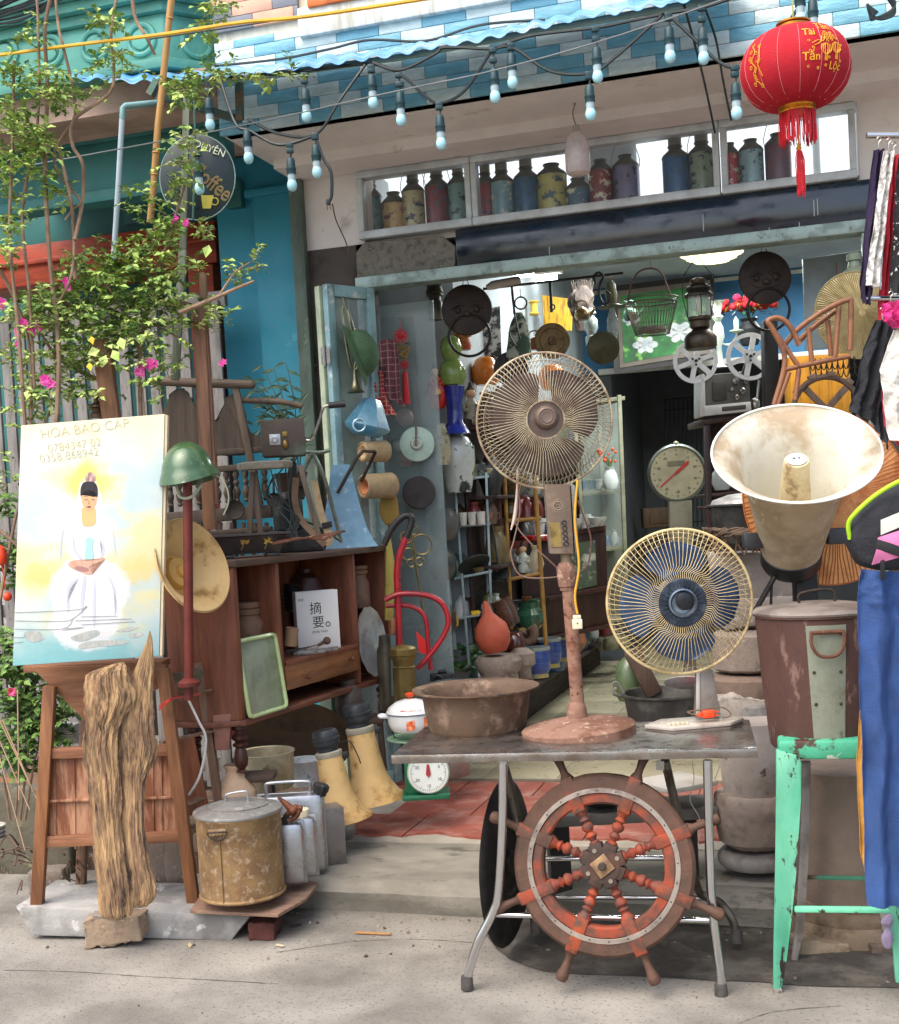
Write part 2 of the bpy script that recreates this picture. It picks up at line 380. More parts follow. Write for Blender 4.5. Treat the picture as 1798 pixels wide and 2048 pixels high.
m = sb.mb(1); m.box(XT+.002, 3.5, YF-YW-.03, YF-YW+.02, zled-.03, zled+.1, .006); sb.part('window_sill', m, M('cfd2cc', .8, 0, c2='b8b4a2', s2=4, c3='c08a45', s3=3, t3=.7, w3=.05, st=(4, 1, .6)))
p0 = W(622, 22, Y=YF); p1 = W(860, -12, Y=YF)
m = sb.mb(1); m.box(p0.x, p1.x, YF-YW-.045, YF-YW+.03, p0.z, p0.z+.05, .005); m.box(p0.x, p0.x+.04, YF-YW-.045, YF-YW+.03, p0.z+.052, 6, .005)
wf = sb.part('upper_window', m, M('d9702f', .5, 0, c2='b75a24', s2=8))
m = sb.mb(1); m.box(p0.x+.045, p1.x, YF-YW+.0, YF-YW+.01, p0.z+.055, 6); sb.part('shutter', m, M('e5965a', .5, 0, c2='cf7a40', s2=6, st=(5, 1, 5)), wf)
# ledge of stained render over the awning
# transom windows with their shelf
FRM = M('c4ccce', .45, .1, c2='a9aeae', s2=8, w=.15)
def transom(x0, x1, nm):
    a = W(x0, 480-(x0-730)*.121, Y=YW).x; b_ = W(x1, 400, Y=YW).x
    m = sb.mb(1); zt, zb = ZWT-.01, ZSI+.01
    m.box(a, b_, -.04, .03, zt-.035, zt, .004); m.box(a, b_, -.05, .03, zb-.0, zb+.04, .004)
    m.box(a, a+.03, -.04, .03, zb+.041, zt-.036, .004); m.box(b_-.03, b_, -.04, .03, zb+.041, zt-.036, .004)
    f = sb.part('transom_window', m, FRM)
    g = sb.mb(1); g.box(a+.03, b_-.03, -.006, -.002, zb+.04, zt-.035); sb.part('pane', g, GLS, f)
    return f
GLS = M('c9d6da', .04, 0, alpha=.035, var=0, bump=0, spec=.5)
transom(724, 946, 'a'); transom(950, 1443, 'b'); transom(1446, 1716, 'c')
m = sb.mb(1); m.box(XW0, XW1, .03, .45, ZSI-.02, ZSI+.035); sb.part('shelf', m, WHT)
m = sb.mb(1); m.box(XW0-.1, XW1+.1, .45, .47, ZSI-.05, ZSO+.1); m.box(XW0-.02, XW0-.001, .2, .45, ZSI, ZSO); m.box(XW1, XW1+.02, .2, .45, ZSI, ZSO)
sb.part('display_back', m, M('c3c6c6', .5, var=.1, bump=0))
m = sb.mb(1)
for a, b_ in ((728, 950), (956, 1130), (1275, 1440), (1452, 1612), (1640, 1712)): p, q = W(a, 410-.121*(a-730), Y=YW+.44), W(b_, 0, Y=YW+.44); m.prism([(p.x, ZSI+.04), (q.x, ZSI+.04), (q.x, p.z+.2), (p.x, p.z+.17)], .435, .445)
sb.part('added_glow_panel', m, M('e8f0f6', em=.55, var=.04, bump=0))  # added glowing panels imitating bright reflections behind the panes, no real window
# interior shell
WI = M('b3bcc0', .8, 0, c2='8f9698', s2=1.5, w=.2, var=.08, bump=.05)
XIL, XIR, YB, ZC = -2.02, 1.15, 11.0, 3.42
m = sb.mb(1); m.box(XIL-.15, XIL, .78, YB-YW, .1, ZC); m.box(-3.3, XIL-.151, .8, .9, .1, ZC)
sb.part('side_wall', m, WI)
m = sb.mb(1); m.box(XIR, XIR+.15, .2, YB-YW, .1, ZC); sb.part('side_wall', m, M('8d9aa0', .8, 0, bump=.05))
XD0, XD1 = W(1222, 760, Y=YB).x, W(1640, 760, Y=YB).x; ZD = W(1300, 738, Y=YB).z
BLU = M('4079a3', .7, 0, c2='386d93', s2=2, var=.05)
m = sb.mb(1); m.box(XIL, XIR, YB-YW, YB-YW+.15, ZD, ZC); sb.part('back_wall', m, BLU)
m = sb.mb(1); m.box(XIL, XD0, YB-YW, YB-YW+.15, .1, ZD-.001); sb.part('back_wall', m, M('55585c', .8, bump=.05))
m = sb.mb(1); m.box(XD0-.1, XIR, YB-YW-.05, YB-YW+.0, ZD-.02, ZD+.03, .004); m.box(XIL, XIR, YB-YW-.02, YB-YW-.0, ZC-.05, ZC-.02); sb.part('trim', m, WHT)
m = sb.mb(1); m.box(XD0-.4, XIR, 6.6, 6.7, .1, ZC); m.box(XD0-.1, XD0, YB-YW+.15, 6.6, .1, ZC); m.box(XIR, XIR+.1, YB-YW+.15, 6.6, .1, ZC)
sb.part('rear_room_wall', m, M('4a4c50', .8, 0, bump=.05))
m = sb.mb(1); m.box(-2.6, 1.6, .2, 6.7, ZC, ZC+.1); m.box(XJ-.5, XW1+.2, .201, .5, ZSI-.15, ZSI-.06); sb.part('ceiling', m, WI)
# accordion door leaf standing open on the left, and the glass leaf behind it
dl = W(648, 562, Y=5.86); dr = W(744, 580, Y=YW-.08)
a, b_ = V((dl.x, dl.y-YW, 0)), V((dr.x, dr.y-YW, 0)); dv = (b_-a); n_ = dv.length; dv /= n_
ang = atan2(dv.y, dv.x)
TM = Matrix.Translation(a) @ Matrix.Rotation(ang, 4, 'Z')
DF = M('8fb3b6', .5, .2, c2='6f8f92', s2=7, w=.1, c3='c9d6cf', s3=14, t3=.6, w3=.06)
DC = M('b9c4a5', .55, 0, c2='93a58f', s2=5)
m = sb.mb(1); zt = ZL-.01
m.box(0, .045, -.02, .02, .15, zt, .004, TM); m.box(n_-.05, n_, -.02, .02, .15, zt, .004, TM); m.box(.047, n_-.052, -.018, .018, zt-.06, zt, .004, TM); m.box(.047, n_-.052, -.018, .018, .9, .96, .004, TM)
m.box(.047, n_-.052, -.016, .016, .15, .22, .004, TM)
dd = sb.part('folding_door', m, DF)
m = sb.mb(1); m.box(.046, n_-.051, -.003, .003, .23, .89, 0, TM); m.box(.046, n_-.051, -.003, .003, .97, zt-.065, 0, TM); sb.part('pane', m, M('9fb4b6', .15, 0, alpha=.35, bump=0, var=.1, c2='7d8a88', s2=4), dd)
T2 = Matrix.Translation(a + V((-.055, .03, 0))) @ Matrix.Rotation(ang, 4, 'Z')
m = sb.mb(1); m.box(0, .035, -.02, .02, .15, zt, .004, T2); m.box(.03, n_-.1, 0, .02, .15, zt-.002, 0, T2); sb.part('folding_door', m, DC)
m = sb.mb(1)
for z in (2.35, 1.3): m.lathe([(.012, -.05), (.012, .05)], 10, (a.x-.012, a.y-.025, z)); m.box(a.x-.03, a.x+.02, a.y-.028, a.y-.022, z-.04, z+.04)
sb.part('hinge', m, STEEL)
xa, xb = W(748, 640, Y=6.34).x, W(866, 610, Y=6.34).x
m = sb.mb(1); m.box(xa, xb, .14, .152, .2, W(862, 600, Y=6.34).z, .002)
sb.part('glass_panel', m, M('b4c6c6', .12, 0, c2='8fa3a0', s2=3, w=.2, alpha=.3, bump=.05, c3='b9c4c2', s3=5, t3=.62, w3=.1, st=(1, 1, .6)))
# interior lamps
m = sb.mb(1)
LP = [(990, 556, 8.6), (1040, 562, 9.2)]
for x, y, Y in LP:
    p = W(x, y, Y=Y); m.tube([(p.x-.28, p.y-YW, p.z), (p.x+.28, p.y-YW, p.z)], .018, 10)
sb.part('tube_lamp', m, M('f4fbff', em=14, var=0, bump=0))
m = sb.mb(1)
for x, y, Y in LP:
    p = W(x, y, Y=Y); m.box(p.x-.32, p.x+.32, p.y-YW-.03, p.y-YW+.03, p.z+.025, p.z+.05)
sb.part('lamp_housing', m, WHT)
def area(p, sx, sy, e, col=(1, 1, 1), rot=(0, 0, 0)):
    l = bpy.data.lights.new('shop_lamp', 'AREA'); l.shape = 'RECTANGLE'; l.size = sx; l.size_y = sy; l.energy = e; l.color = col
    o = bpy.data.objects.new('shop_lamp', l); COL.objects.link(o); o.location = p; o.rotation_euler = rot
area((-.9, 8.4, 3.3), 1.2, .15, 34, (.92, 1, 1)); area((-.2, 9.8, 3.3), 1.2, .2, 22, (.95, 1, 1)); area((.2, 7.2, 3.3), 1.2, .15, 13, (1, .93, .85))
# ================= TEAL NEIGHBOUR HOUSE =================
th = Th('teal_house', 'teal painted neighbouring house with a ringed green balcony behind the climbing vines', 'building', P=(-3, 6.3, 0), rot=0)
o3 = V((-3, 6.3, 0))
def HX(x, y, Y): p = W(x, y, Y=Y)-o3; return p
GRN = M('5fa696', .6, 0, c2='4b8f82', s2=3, w=.2, bump=.25, bs=20); GRD = M('2f7570', .65, 0, c2='265f5e', s2=2.5, w=.2)
YBc = 5.35
c0 = HX(331, 124, YBc); c1 = HX(331, 24, YBc); xlft = HX(-60, 100, YBc).x
def balc(z0, z1, out, mm):  # front box plus chamfered return
    y = YBc-6.3-out
    ex = out
    pts = [(xlft-.5, y), (c0.x+ex*.5, y), (c0.x+.38+ex, y+.45), (c0.x+.38+ex, y+1.6), (xlft-.5, y+1.6)]
    mm.prism(pts, z0, z1, .004, 'z')
m = th.mb(1); balc(c0.z+.02, c1.z, 0, m); th.part('balcony', m, GRN)
m = th.mb(1); balc(c0.z-.03, c0.z+.018, .03, m); balc(c1.z+.002, c1.z+.05, .03, m); balc(c1.z+.052, c1.z+.1, .07, m); balc(c1.z+.102, c1.z+.17, .11, m); balc(c1.z+.172, c1.z+.6, .05, m)
th.part('cornice', m, M('4f9586', .6, 0, c2='3c7a70', s2=3, w=.2, bump=.25, bs=20))
m = th.mb(1)
for x, y in ((10, 108), (100, 103), (190, 92), (283, 80)):
    p = HX(x, y, YBc); m.torus((p.x, p.y-.002, p.z), .07, .014, 36, 8); m.lathe([(.052, 0), (.045, .012), (0, .02)], 24, (p.x, p.y, p.z), (0, -1, 0))
dvv = V((.38, .45, 0)).normalized(); nn = V((dvv.y, -dvv.x, 0))
for i, t in enumerate((.16, .42)):
    q = V((c0.x, YBc-6.3, (c0.z+c1.z)/2)) + dvv*t + nn*.006; m.torus(q, .07, .014, 36, 8, nn)
th.part('rosette', m, GRN)
m = th.mb(1); z = c0.z-.03; m.box(xlft-.5, XF0+3.0, YBc-6.3+.06, .9, z-.14, z-.002); th.part('soffit', m, M('b39a8a', .8, 0, c2='96806f', s2=2))
xe = XLW+3-.005
zb_ = HX(300, 385, 6.9).z; zo = HX(200, 470, 6.6).z; zo2 = HX(200, 560, 6.6).z
m = th.mb(1); zs_ = HX(300, 392, 5.75).z; m.box(xlft-2, HX(452, 300, 5.75).x, -.55, -.45, zs_, z-.141, .004); m.box(xlft-2, HX(452, 300, 5.75).x, -.58, -.551, zs_+.0, zs_+.06, .006); m.box(xlft-2, HX(452, 300, 5.75).x, -.57, -.551, zs_+.3, zs_+.34, .006); m.box(xlft-4, xe, .85, .95, 1.9, z-.1); m.box(xlft-1, xe, .5, .9, zb_+.1, zb_+.16, .005); m.box(xlft-1, xe, .6, .9, zb_+.3, zb_+.36, .005)
m.box(xlft-1, xe-.75, .4, .849, zo, zb_, .005)
for i in range(12): m.box(xlft+i*.26, xlft+i*.26+.2, .385, .4, zo+.06, zb_-.06, .006)
th.part('recess_wall', m, GRD)
m = th.mb(1); m.box(xlft-1, xe-.72, .3, .6, zo2+.02, zo-.002, .006); m.box(xlft-1, xe-.72, .28, .3, zo2+.14, zo2+.17, .004); m.box(xe-.9, xe-.74, .28, .5, .3, zo2+.01, .004)
th.part('door_beam', m, M('a8401f', .55, 0, c2='8a3218', s2=5, st=(1, 1, 6)))
x0_ = HX(440, 600, 6.3).x; x1_ = HX(522, 600, 6.3).x; x2_ = HX(607, 600, 6.3).x; zt_ = HX(530, 395, 6.3).z
TEAL = M('2f93ab', .6, 0, c2='27849c', s2=1.5, w=.2, var=.06, c3='55a9b5', s3=5, t3=.68)
m = th.mb(1); m.box(x0_, xe, .03, .8, .1, z-.15); m.box(x1_, xe, -.03, .029, .1, zt_); m.box(x1_-.04, xe, -.05, .029, zt_+.001, zt_+.04, .004); th.part('pilaster', m, TEAL)
p = HX(455, 400, 6.3); m = th.mb(1); m.box(p.x, p.x+.09, -.02, .029, p.z-.05, p.z+.1, .004); th.part('meter_box', m, GRD)
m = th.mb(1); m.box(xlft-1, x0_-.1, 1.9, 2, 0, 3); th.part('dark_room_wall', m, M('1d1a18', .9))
m = MB(); pj = W(607, 600, Y=6.15)
dp = Th('corner_strip', 'grey green vertical strip at the joint of the teal house and the pale shop', 'strip', P=(pj.x-.01, 6.16, 0), rot=0)
m = dp.mb(1); m.box(-.035, .035, -.02, .03, .1, W(607, 345, Y=6.16).z-.005, .004); dp.solo(m, M('5d6d62', .8, 0, c2='454f49', s2=4, c3='86937f', s3=12, st=(1, 1, .4)))
# ================= SLATTED GATE =================
gt = Th('slatted_gate', 'grey gate of upright slats between rails under the orange beam', 'gate', P=(-3, 6.05, .1), rot=0)
gx0 = W(-40, 900, Y=6.05).x+3; gx1 = W(452, 700, Y=6.05).x+3; gz = W(200, 600, Y=6.05).z-.1
GR = M('817d79', .75, 0, c2='66625e', s2=6, c3='55504b', s3=20, t3=.62, st=(3, 3, .5))
n = 17
for i in range(n):
    x = gx0 + (gx1-gx0)*i/n; m = gt.mb(1); m.box(x, x+.062, 0, .02, .02, gz-.07, .003); gt.part('slat', m, GR)
m = gt.mb(1); m.box(gx0, gx1, .021, .06, gz-.1, gz-.02, .004); m.box(gx0, gx1, .021, .05, .98, 1.05, .004); m.box(gx0, gx1, .021, .05, .1, .17, .004); gt.part('rail', m, GR)
# ================= AWNING, LIGHTS, LANTERN =================
aw = Th('corrugated_awning', 'blue corrugated plastic awning sheet along the balcony edge with a wavy drooping lip', 'awning', P=(0, YF, 0), rot=0)
EV = [(140, 157), (284, 163), (401, 154), (500, 148), (598, 135), (790, 109), (985, 74), (1100, 50), (1180, 33), (1360, 3), (1480, -18)]
def lipy(x):
    for (a, b), (c, d) in zip(EV, EV[1:]):
        if x <= c: return b + (d-b)*(x-a)/(c-a)
    return EV[-1][1]
NU = 460
def awf(u, v):
    x = 140 + 1340*u; Y = 4.95 + (YF-.03-4.95)*v
    dy = 15 if x > 300 else 15*(x-60)/240+2
    p = W(x, lipy(x) - dy*v, Y=Y)
    ph = 2*pi*p.x/.088 if False else 2*pi*(x/46.0)*(1+.0)
    a = .0095*(1 - .3*v)*(1+.3*noise.noise(V((x*.02, 0, 0))))
    return (p.x, Y-YF, p.z + a*sin(ph) + .006*noise.noise(V((x*.01, v, 2))))
m = aw.mb(1); m.grid(awf, NU, 6, .0015)
AWM = M('3f93d6', .35, 0, c2='8fc4ea', s2=2.5, w=.25, c3='cfe3ee', s3=7, t3=.6, w3=.1, bump=.05, var=.08, trans=.15)
aw.part('sheet', m, AWM)
m = aw.mb(1)
q = [W(x, lipy(x)+9, Y=5.02) for x in (350, 500, 800, 1100, 1480)]
m.tube([(p.x, p.y-YF, p.z) for p in q], .012, 6)
q2 = [W(x, lipy(x)+6, Y=5.2) for x in (320, 500, 800, 1100, 1480)]
m.tube([(p.x, p.y-YF, p.z) for p in q2], .012, 6)
aw.part('frame_rail', m, M('7fa3a3', .6, .2, bump=.2))
STG = M('4f6a60', .7, .1, c2='8b6c4a', s2=8, c3='37413b', s3=14)
m = aw.mb(1)
for a, b_ in (((478, 165, 5.3), (480, 240, 5.3)), ((315, 190, 4.95), (480, 240, 5.35)), ((316, 160, 4.95), (300, 190, 4.95))):
    p, q = W(a[0], a[1], Y=a[2]), W(b_[0], b_[1], Y=b_[2]); m.beam((p.x, p.y-YF, p.z), (q.x, q.y-YF, q.z), .03, .03)
aw.part('bracket', m, STG)
# ---- cables
CB = M('1f2a2b', .5, 0, bump=0, var=.1)
def cable(name, label, cat, pts, r, mt, sm=8, group=None):
    p0 = W(pts[0][0], pts[0][1], Y=pts[0][2]); t = Th(name, label, cat, P=p0, rot=0, group=group)
    m = t.mb(1); m.tube([W(x, y, Y=Y)-p0 for x, y, Y in pts], r, 6, sm=sm); return t.solo(m, mt)
YS = 4.9
SL = [[(438,150,4.97),(470,246,YS),(500,262,YS),(560,290,YS),(634,270,YS)], [(495,238,YS),(560,268,YS),(632,268,YS),(680,200,YS),(730,130,YS+.05)],
      [(405,160,4.98),(600,143,4.98),(735,128,4.98),(800,148,YS),(850,192,YS),(882,206,YS),(930,180,YS),(985,98,YS)],
      [(745,125,YS),(800,140,YS),(870,108,YS),(890,95,YS),(980,98,YS),(1025,95,YS),(1100,142,YS),(1180,146,YS),(1230,115,YS),(1330,25,YS)],
      [(985,98,YS),(1060,72,YS),(1195,55,YS),(1260,42,YS),(1335,27,YS),(1410,14,YS),(1480,-10,YS)],
      [(1336,28,YS),(1380,70,YS),(1440,125,YS),(1480,134,YS),(1530,110,YS),(1600,10,YS)]]
for i, s_ in enumerate(SL):
    cable('light_cable', ['black light cable sagging left below the awning end', 'black light cable rising from the low left junction', 'black light cable looping under the left part of the blue lip', 'long black light cable swagging over the middle fascia tiles', 'taut black light cable just below the right awning lip', 'black light cable dipping left of the red lantern'][i], 'cable', s_, .0065, CB, group='cables of the string lights')
cable('plug_cable', 'black cord with a loose plug hanging beside the left transom window', 'cord', [(634,283,YS),(640,300,YS),(648,320,YS),(662,345,YS),(663,390,YS),(657,405,YS)], .007, CB)
t = Th('mains_plug', 'small black two pin plug dangling at the end of the cord', 'plug', 657, 408, Y=YS)
m = t.mb(); m.cbox((0, 0, 4), (9, 7, 12), bev=1.5); t.part('body', m, BLK); m = t.mb(); m.tube([(-3, 0, -3), (-3, 0, -12)], 1); t.part('pin', m, BRASS); m = t.mb(); m.tube([(3, 0, -3), (3, 0, -12)], 1); t.part('pin', m, BRASS)
cable('thin_wire', 'thin grey wire stretched across below the fascia tiles', 'wire', [(-20,345,4.6),(200,305,4.6),(480,252,4.6),(780,185,4.6),(1000,138,4.6),(1240,70,4.6),(1500,-20,4.6)], .003, M('6e7577', .5), 6)
cable('loose_wire', 'black wire hanging from the awning lip to the transom frame', 'wire', [(1368,10,5),(1390,90,5.2),(1410,170,5.6),(1430,265,6.1)], .005, CB)
cable('loose_wire', 'black wire falling just left of the round lantern', 'wire', [(1410,15,5),(1432,80,5.2),(1446,160,5.6),(1462,240,6.1)], .005, CB, group=None)
cable('loose_wire', 'brown wire curling from the plug down to the transom corner', 'wire', [(665,408,YS),(672,440,5.4),(690,480,6.1),(698,505,6.1)], .003, M('6b4a35', .6))
cable('roof_cable', 'dark wavy cable lying against the wall above the blue awning', 'cable', [(430,132,5.36),(560,118,5.36),(660,98,5.36),(740,80,5.36),(850,82,5.36),(940,55,5.36),(1000,45,5.36),(1090,40,5.36)], .006, CB)
cable('yellow_cable', 'thick yellow cable slanting across the top left corner', 'cable', [(-30,114,4.2),(150,90,4.2),(330,68,4.2),(480,45,4.2),(620,32,4.2),(900,-10,4.2)], .007, M('d9a528', .5))
cable('thin_wire', 'thin dark cord running beside the yellow cable', 'wire', [(300,78,4.25),(480,52,4.25),(620,30,4.25),(760,10,4.25)], .003, CB)
t0 = Th('wire_bundle', 'tangled black wires bundled at the top left corner', 'wires', 40, 25, Y=4.4); m = t0.mb(); r = random.Random(5)
for i in range(14):
    y = r.uniform(-30, 30); m.atube([(-30, 40+y*.6, 0), (40, 20+y+r.uniform(-9, 9), r.uniform(-10, 10)), (90, 0+y*.8, 0), (140, -25+y*.5, 0)], r.uniform(1.2, 2.6), 5, sm=6)
t0.solo(m, CB)
t0 = Th('wire_bundle', 'loops of thick black wire at the top right corner', 'wires', 1770, 20, Y=5.2); m = t0.mb(); 
for i in range(6): m.atube([(1735+i*4, 8+i*3, 0), (1742, 30+i*2, 0), (1765+i*3, 38-i*3, 0), (1790, 25-i*4, 0), (1775, -5, 0)], 3, 5, closed=False, sm=6)
t0.solo(m, CB)
# ---- hanging bulbs
BG = M('a9dbe6', .25, 0, var=.02, bump=0, coat=.3); SK = M('16393f', .45, 0, bump=.05, var=.05); BB = M('9fb4bb', .4, 0, bump=0)
BULBS = [(421,262,158),(498,328,262),(585,383,290),(635,357,270),(400,390,330),(614,245,150),(747,218,140),(803,253,150),(883,300,208),(991,207,100),(1026,178,95),(1182,242,148),(1196,167,58),(1341,127,30),(1408,130,16),(1474,240,136),(1628,75,-20),(1602,52,-30)]
BULBS.sort()
words = 'first second third fourth fifth sixth seventh eighth ninth tenth eleventh twelfth thirteenth fourteenth fifteenth sixteenth seventeenth eighteenth'.split()
b0 = None
def bulb_mesh(t):
    m = t.mb(); m.lathe([(0, 0), (5, 1), (8.5, 5), (10.3, 11), (9.6, 17), (7.5, 22)], 20); g = t.part('glass_globe', m, BG)
    m = t.mb(); m.lathe([(7.6, 21), (7.9, 27), (8, 34)], 20); t.part('lamp_base', m, BB)
    m = t.mb(); m.lathe([(9.2, 34), (9.4, 42), (10, 43), (10, 46), (9, 47), (8.2, 62), (6, 66), (2.5, 68)], 20); t.part('socket', m, SK)
for i, (x, y, yt) in enumerate(BULBS):
    lab = '%s white bulb from the left on the string lights' % words[i]
    if x == 400: lab = 'white bulb hanging in front of the oval coffee sign'
    if x == 585: lab = 'dim clear bulb hanging lowest beside the pale wall corner'
    if x == 1628: lab = 'white bulb peeking out behind the top of the red lantern'
    if x == 1474: lab = 'white bulb hanging just left of the red lantern'
    t = Th('light_bulb', lab, 'light bulb', x, y, Y=YS if x != 400 else 4.75, group='bulbs of the string lights')
    if i == 0:
        b0 = t; bulb_mesh(t)
    else: dup(b0.o, t.loc, lab, YAW)
    top = W(x - (y-yt-68)*.055, yt, Y=YS); c = Th('bulb_cord', lab.replace('bulb', 'bulb\'s short black cord', 1) if 0 else 'short cord', 'cord', P=(0, 0, 0))
    m = MB(); L = max(.01, (top.z - t.loc.z)); m.tube([(0, 0, 66*t.k), (.004, 0, (66*t.k+L)/2), (0, 0, L)], .004, 6); ob = b0.o if i == 0 else COL.objects[-1]
    root = [q for q in bpy.data.objects if q.get('label') == lab][0]
    cd = mesh_obj('cord', m, CB); cd.parent = root
    m = MB(); m.cbox((0, 0, L), (.03, .018, .022), bev=.004); cl = mesh_obj('junction', m, SK); cl.parent = root
# ---- big milky lamp with dried sprig wires
t = Th('big_lamp', 'large milky bottle shaped lamp hanging before the flasks', 'lamp', 1157, 352, Y=5.75)
m = t.mb(); m.lathe([(0, 0), (16, 1), (23, 6), (25, 14), (25, 45), (24, 60), (19, 75), (11, 84), (7, 87)], 28); t.part('globe', m, M('cdbfbb', .3, 0, c2='b3a39f', s2=5, coat=.4, bump=0))
m = t.mb(); m.lathe([(7, 87), (7.5, 92), (7, 100)], 16); t.part('neck', m, M('98938a', .5))
m = t.mb(); m.tube([(0, 0, 100), (-5, 0, 125), (3, 0, 150), (-4, 0, 165)], 1, sm=5); m.tube([(-2, 0, 135), (8, 0, 162)], .8); m.tube([(-2, 0, 140), (-7, 0, 160)], .8); m.tube([(0, 0, 165), (0, 0, 230)], .4, 4); t.part('wire', m, M('5d2f2a', .6))
# ---- red lantern
RED = M('b5222f', .75, 0, c2='a01a28', s2=4, var=.1, bump=.4, bs=260, spec=.2); GLD = M('e0a22e', .4, .3, var=.1, bump=0)
t = Th('red_lantern', 'big round red silk lantern with gold writing, fringe and tassel', 'lantern', 1594, 214, Y=4.35)
def ell(h):  # radius of the body at height h over its foot
    q = (h-74)/74.0; return 36 + 71*sqrt(max(0, 1-q*q))**.92 if abs(q) < 1 else 34
RIB = lambda a: 1 - .012*abs(sin(a*pi*10))**.5*0 + .010*abs(cos(a*pi*8))
m = t.mb(); m.lathe([(ell(h), h) for h in [0, 1, 3, 6, 10, 16, 24, 34, 46, 60, 74, 88, 102, 114, 124, 132, 138, 142, 145, 147, 148]], 128, fl=RIB, cap=False); t.part('body', m, RED)
m = t.mb(); m.lathe([(33, 146), (34, 149), (34, 153), (32, 155), (32, 159), (30, 160)], 40); m.lathe([(30, 160), (34, 162), (34, 165), (26, 165)], 40); t.part('top_cap', m, M('b8782a', .2, .9, bump=0))
m = t.mb(); m.lathe([(35, -12), (36, -9), (34, -7), (36, -5), (34, -3), (36, 0), (35, 2)], 40); t.part('bottom_cap', m, M('c98a32', .25, .9, bump=0))
FR = M('c01020', .6, 0, var=.3, vs=60, bump=0); r = random.Random(2)
m = t.mb()
for i in range(150):
    a = r.uniform(0, 2*pi); q = r.uniform(26, 36); L = r.uniform(52, 66); d = r.uniform(-3, 3); m.tube([(q*cos(a), q*sin(a), -10), (q*1.04*cos(a)+d, q*1.04*sin(a), -10-L*.5), (q*1.02*cos(a)+d*1.5, q*1.02*sin(a), -10-L)], .9, 3)
t.part('fringe', m, FR)
m = t.mb(); m.tube([(0, 0, -5), (0, 0, -70)], 1.2, 6); m.lathe([(0, -70), (3, -72), (4, -78), (6, -82), (3, -86)], 12, (0, 0, 0)); t.part('cord', m, GLD)
m = t.mb()
for i in range(50):
    a = r.uniform(0, 2*pi); q = r.uniform(0, 11); L = r.uniform(70, 92); m.tube([(q*.5*cos(a), q*.5*sin(a), -86), (q*cos(a), q*sin(a), -105), (q*cos(a)+r.uniform(-2, 2), q*sin(a), -86-L)], 1, 3)
t.part('tassel', m, FR)
m = t.mb(); m.tube([(0, 0, 160), (0, 0, 260)], 1.6, 6); t.part('cord', m, M('9aa56a', .6))
def onlan(px, pz, ang0, off=1.2):   # flat pixel coordinates -> on the lantern's skin, seen from azimuth ang0
    h = 74+pz; rr = ell(max(1, min(147, h)))*1.012 + off; a = -pi/2 + ang0 + px/107.0
    return (rr*cos(a)*t.k, rr*sin(a)*t.k, h*t.k)
GT = M('e3a329', .45, .2, var=.05, bump=0)
def ltext(s, px, pz, size, ang0):
    c = bpy.data.curves.new('x', 'FONT'); c.body = s; c.size = size; c.align_x = 'CENTER'; c.offset = .3; c.resolution_u = 3
    o = bpy.data.objects.new('lantern_lettering', c); COL.objects.link(o); bpy.context.view_layer.update()
    me = bpy.data.meshes.new_from_object(o.evaluated_get(bpy.context.evaluated_depsgraph_get())); bpy.data.objects.remove(o)
    bm = bmesh.new(); bm.from_mesh(me); bmesh.ops.subdivide_edges(bm, edges=[e for e in bm.edges if e.calc_length() > 4], cuts=2); bmesh.ops.triangulate(bm, faces=bm.faces)
    bm.to_mesh(me); bm.free()
    for v in me.vertices: v.co = V(onlan(v.co.x+px, v.co.y+pz, ang0))
    me.materials.clear(); me.materials.append(GT); o = bpy.data.objects.new('lettering', me); COL.objects.link(o); o.parent = t.o
A0 = R(10)
ltext('Tấn', 26, 44, 21, A0-.1); ltext('Tài', -18, 30, 21, A0-.02); ltext('Tấn', -18, -19, 21, A0); ltext('Lộc', 34, -34, 19, A0)
def lcurve(m, pts, ang0, rad=.8, closed=False, sm=4):
    P_ = [V((a, b, 0)) for a, b in pts]; P_ = spl(P_, sm, closed) if sm else P_
    m.tube([V(onlan(p.x, p.y, ang0, .6))/t.k for p in P_], rad, 4, closed=closed)
m = t.mb()
for dx, dz, s_ in ((12, 2, 1), (36, 6, 1)):
    for q in (1, .66, .3):
        lcurve(m, [(dx+11*q*cos(a), dz+10*sin(a)) for a in [i*2*pi/14 for i in range(14)]], A0, .8, True, 2)
    for j in range(-1, 2): lcurve(m, [(dx+j*2, dz-10), (dx+j*2.5, dz-22)], A0, .8, sm=0)
    lcurve(m, [(dx-4, dz-11), (dx+4, dz-11)], A0, 1, sm=0)
for i in range(16):
    a = i*2.39; q = 4+i*.9; x, z = 22+q*cos(a)*1.1, 28+q*sin(a)*.6
    lcurve(m, [(x+2.4*cos(b), z+2.4*sin(b)) for b in [j*2*pi/6 for j in range(6)]], A0, .6, True, 2)
lcurve(m, [(-16, 12), (-4, 18), (6, 16), (12, 26)], A0, .9); lcurve(m, [(-12, 8), (-2, 12), (4, 20), (4, 28)], A0, .9)
rr_ = random.Random(8)
for x, z in ((-22, 18), (-20, -2), (-24, -30), (-4, -33), (12, -28), (18, -14), (-14, 4), (46, -18), (48, 12)):
    lcurve(m, [(x+2*cos(b), z+2*sin(b)) for b in [j*2*pi/6 for j in range(6)]], A0, .7, True, 2)
for i in range(14):   # peach blossom branch on the left flank
    x = rr_.uniform(-14, 12); z = 36-i*6.2
    lcurve(m, [(x+3.2*cos(b)*(1+.3*cos(5*b)), z+3.2*sin(b)*(1+.3*cos(5*b))) for b in [j*2*pi/12 for j in range(12)]], A0-1.25, .7, True, 1)
lcurve(m, [(-10, 34), (2, 20), (-6, 4), (4, -12), (-2, -28), (8, -46)], A0-1.25, 1)
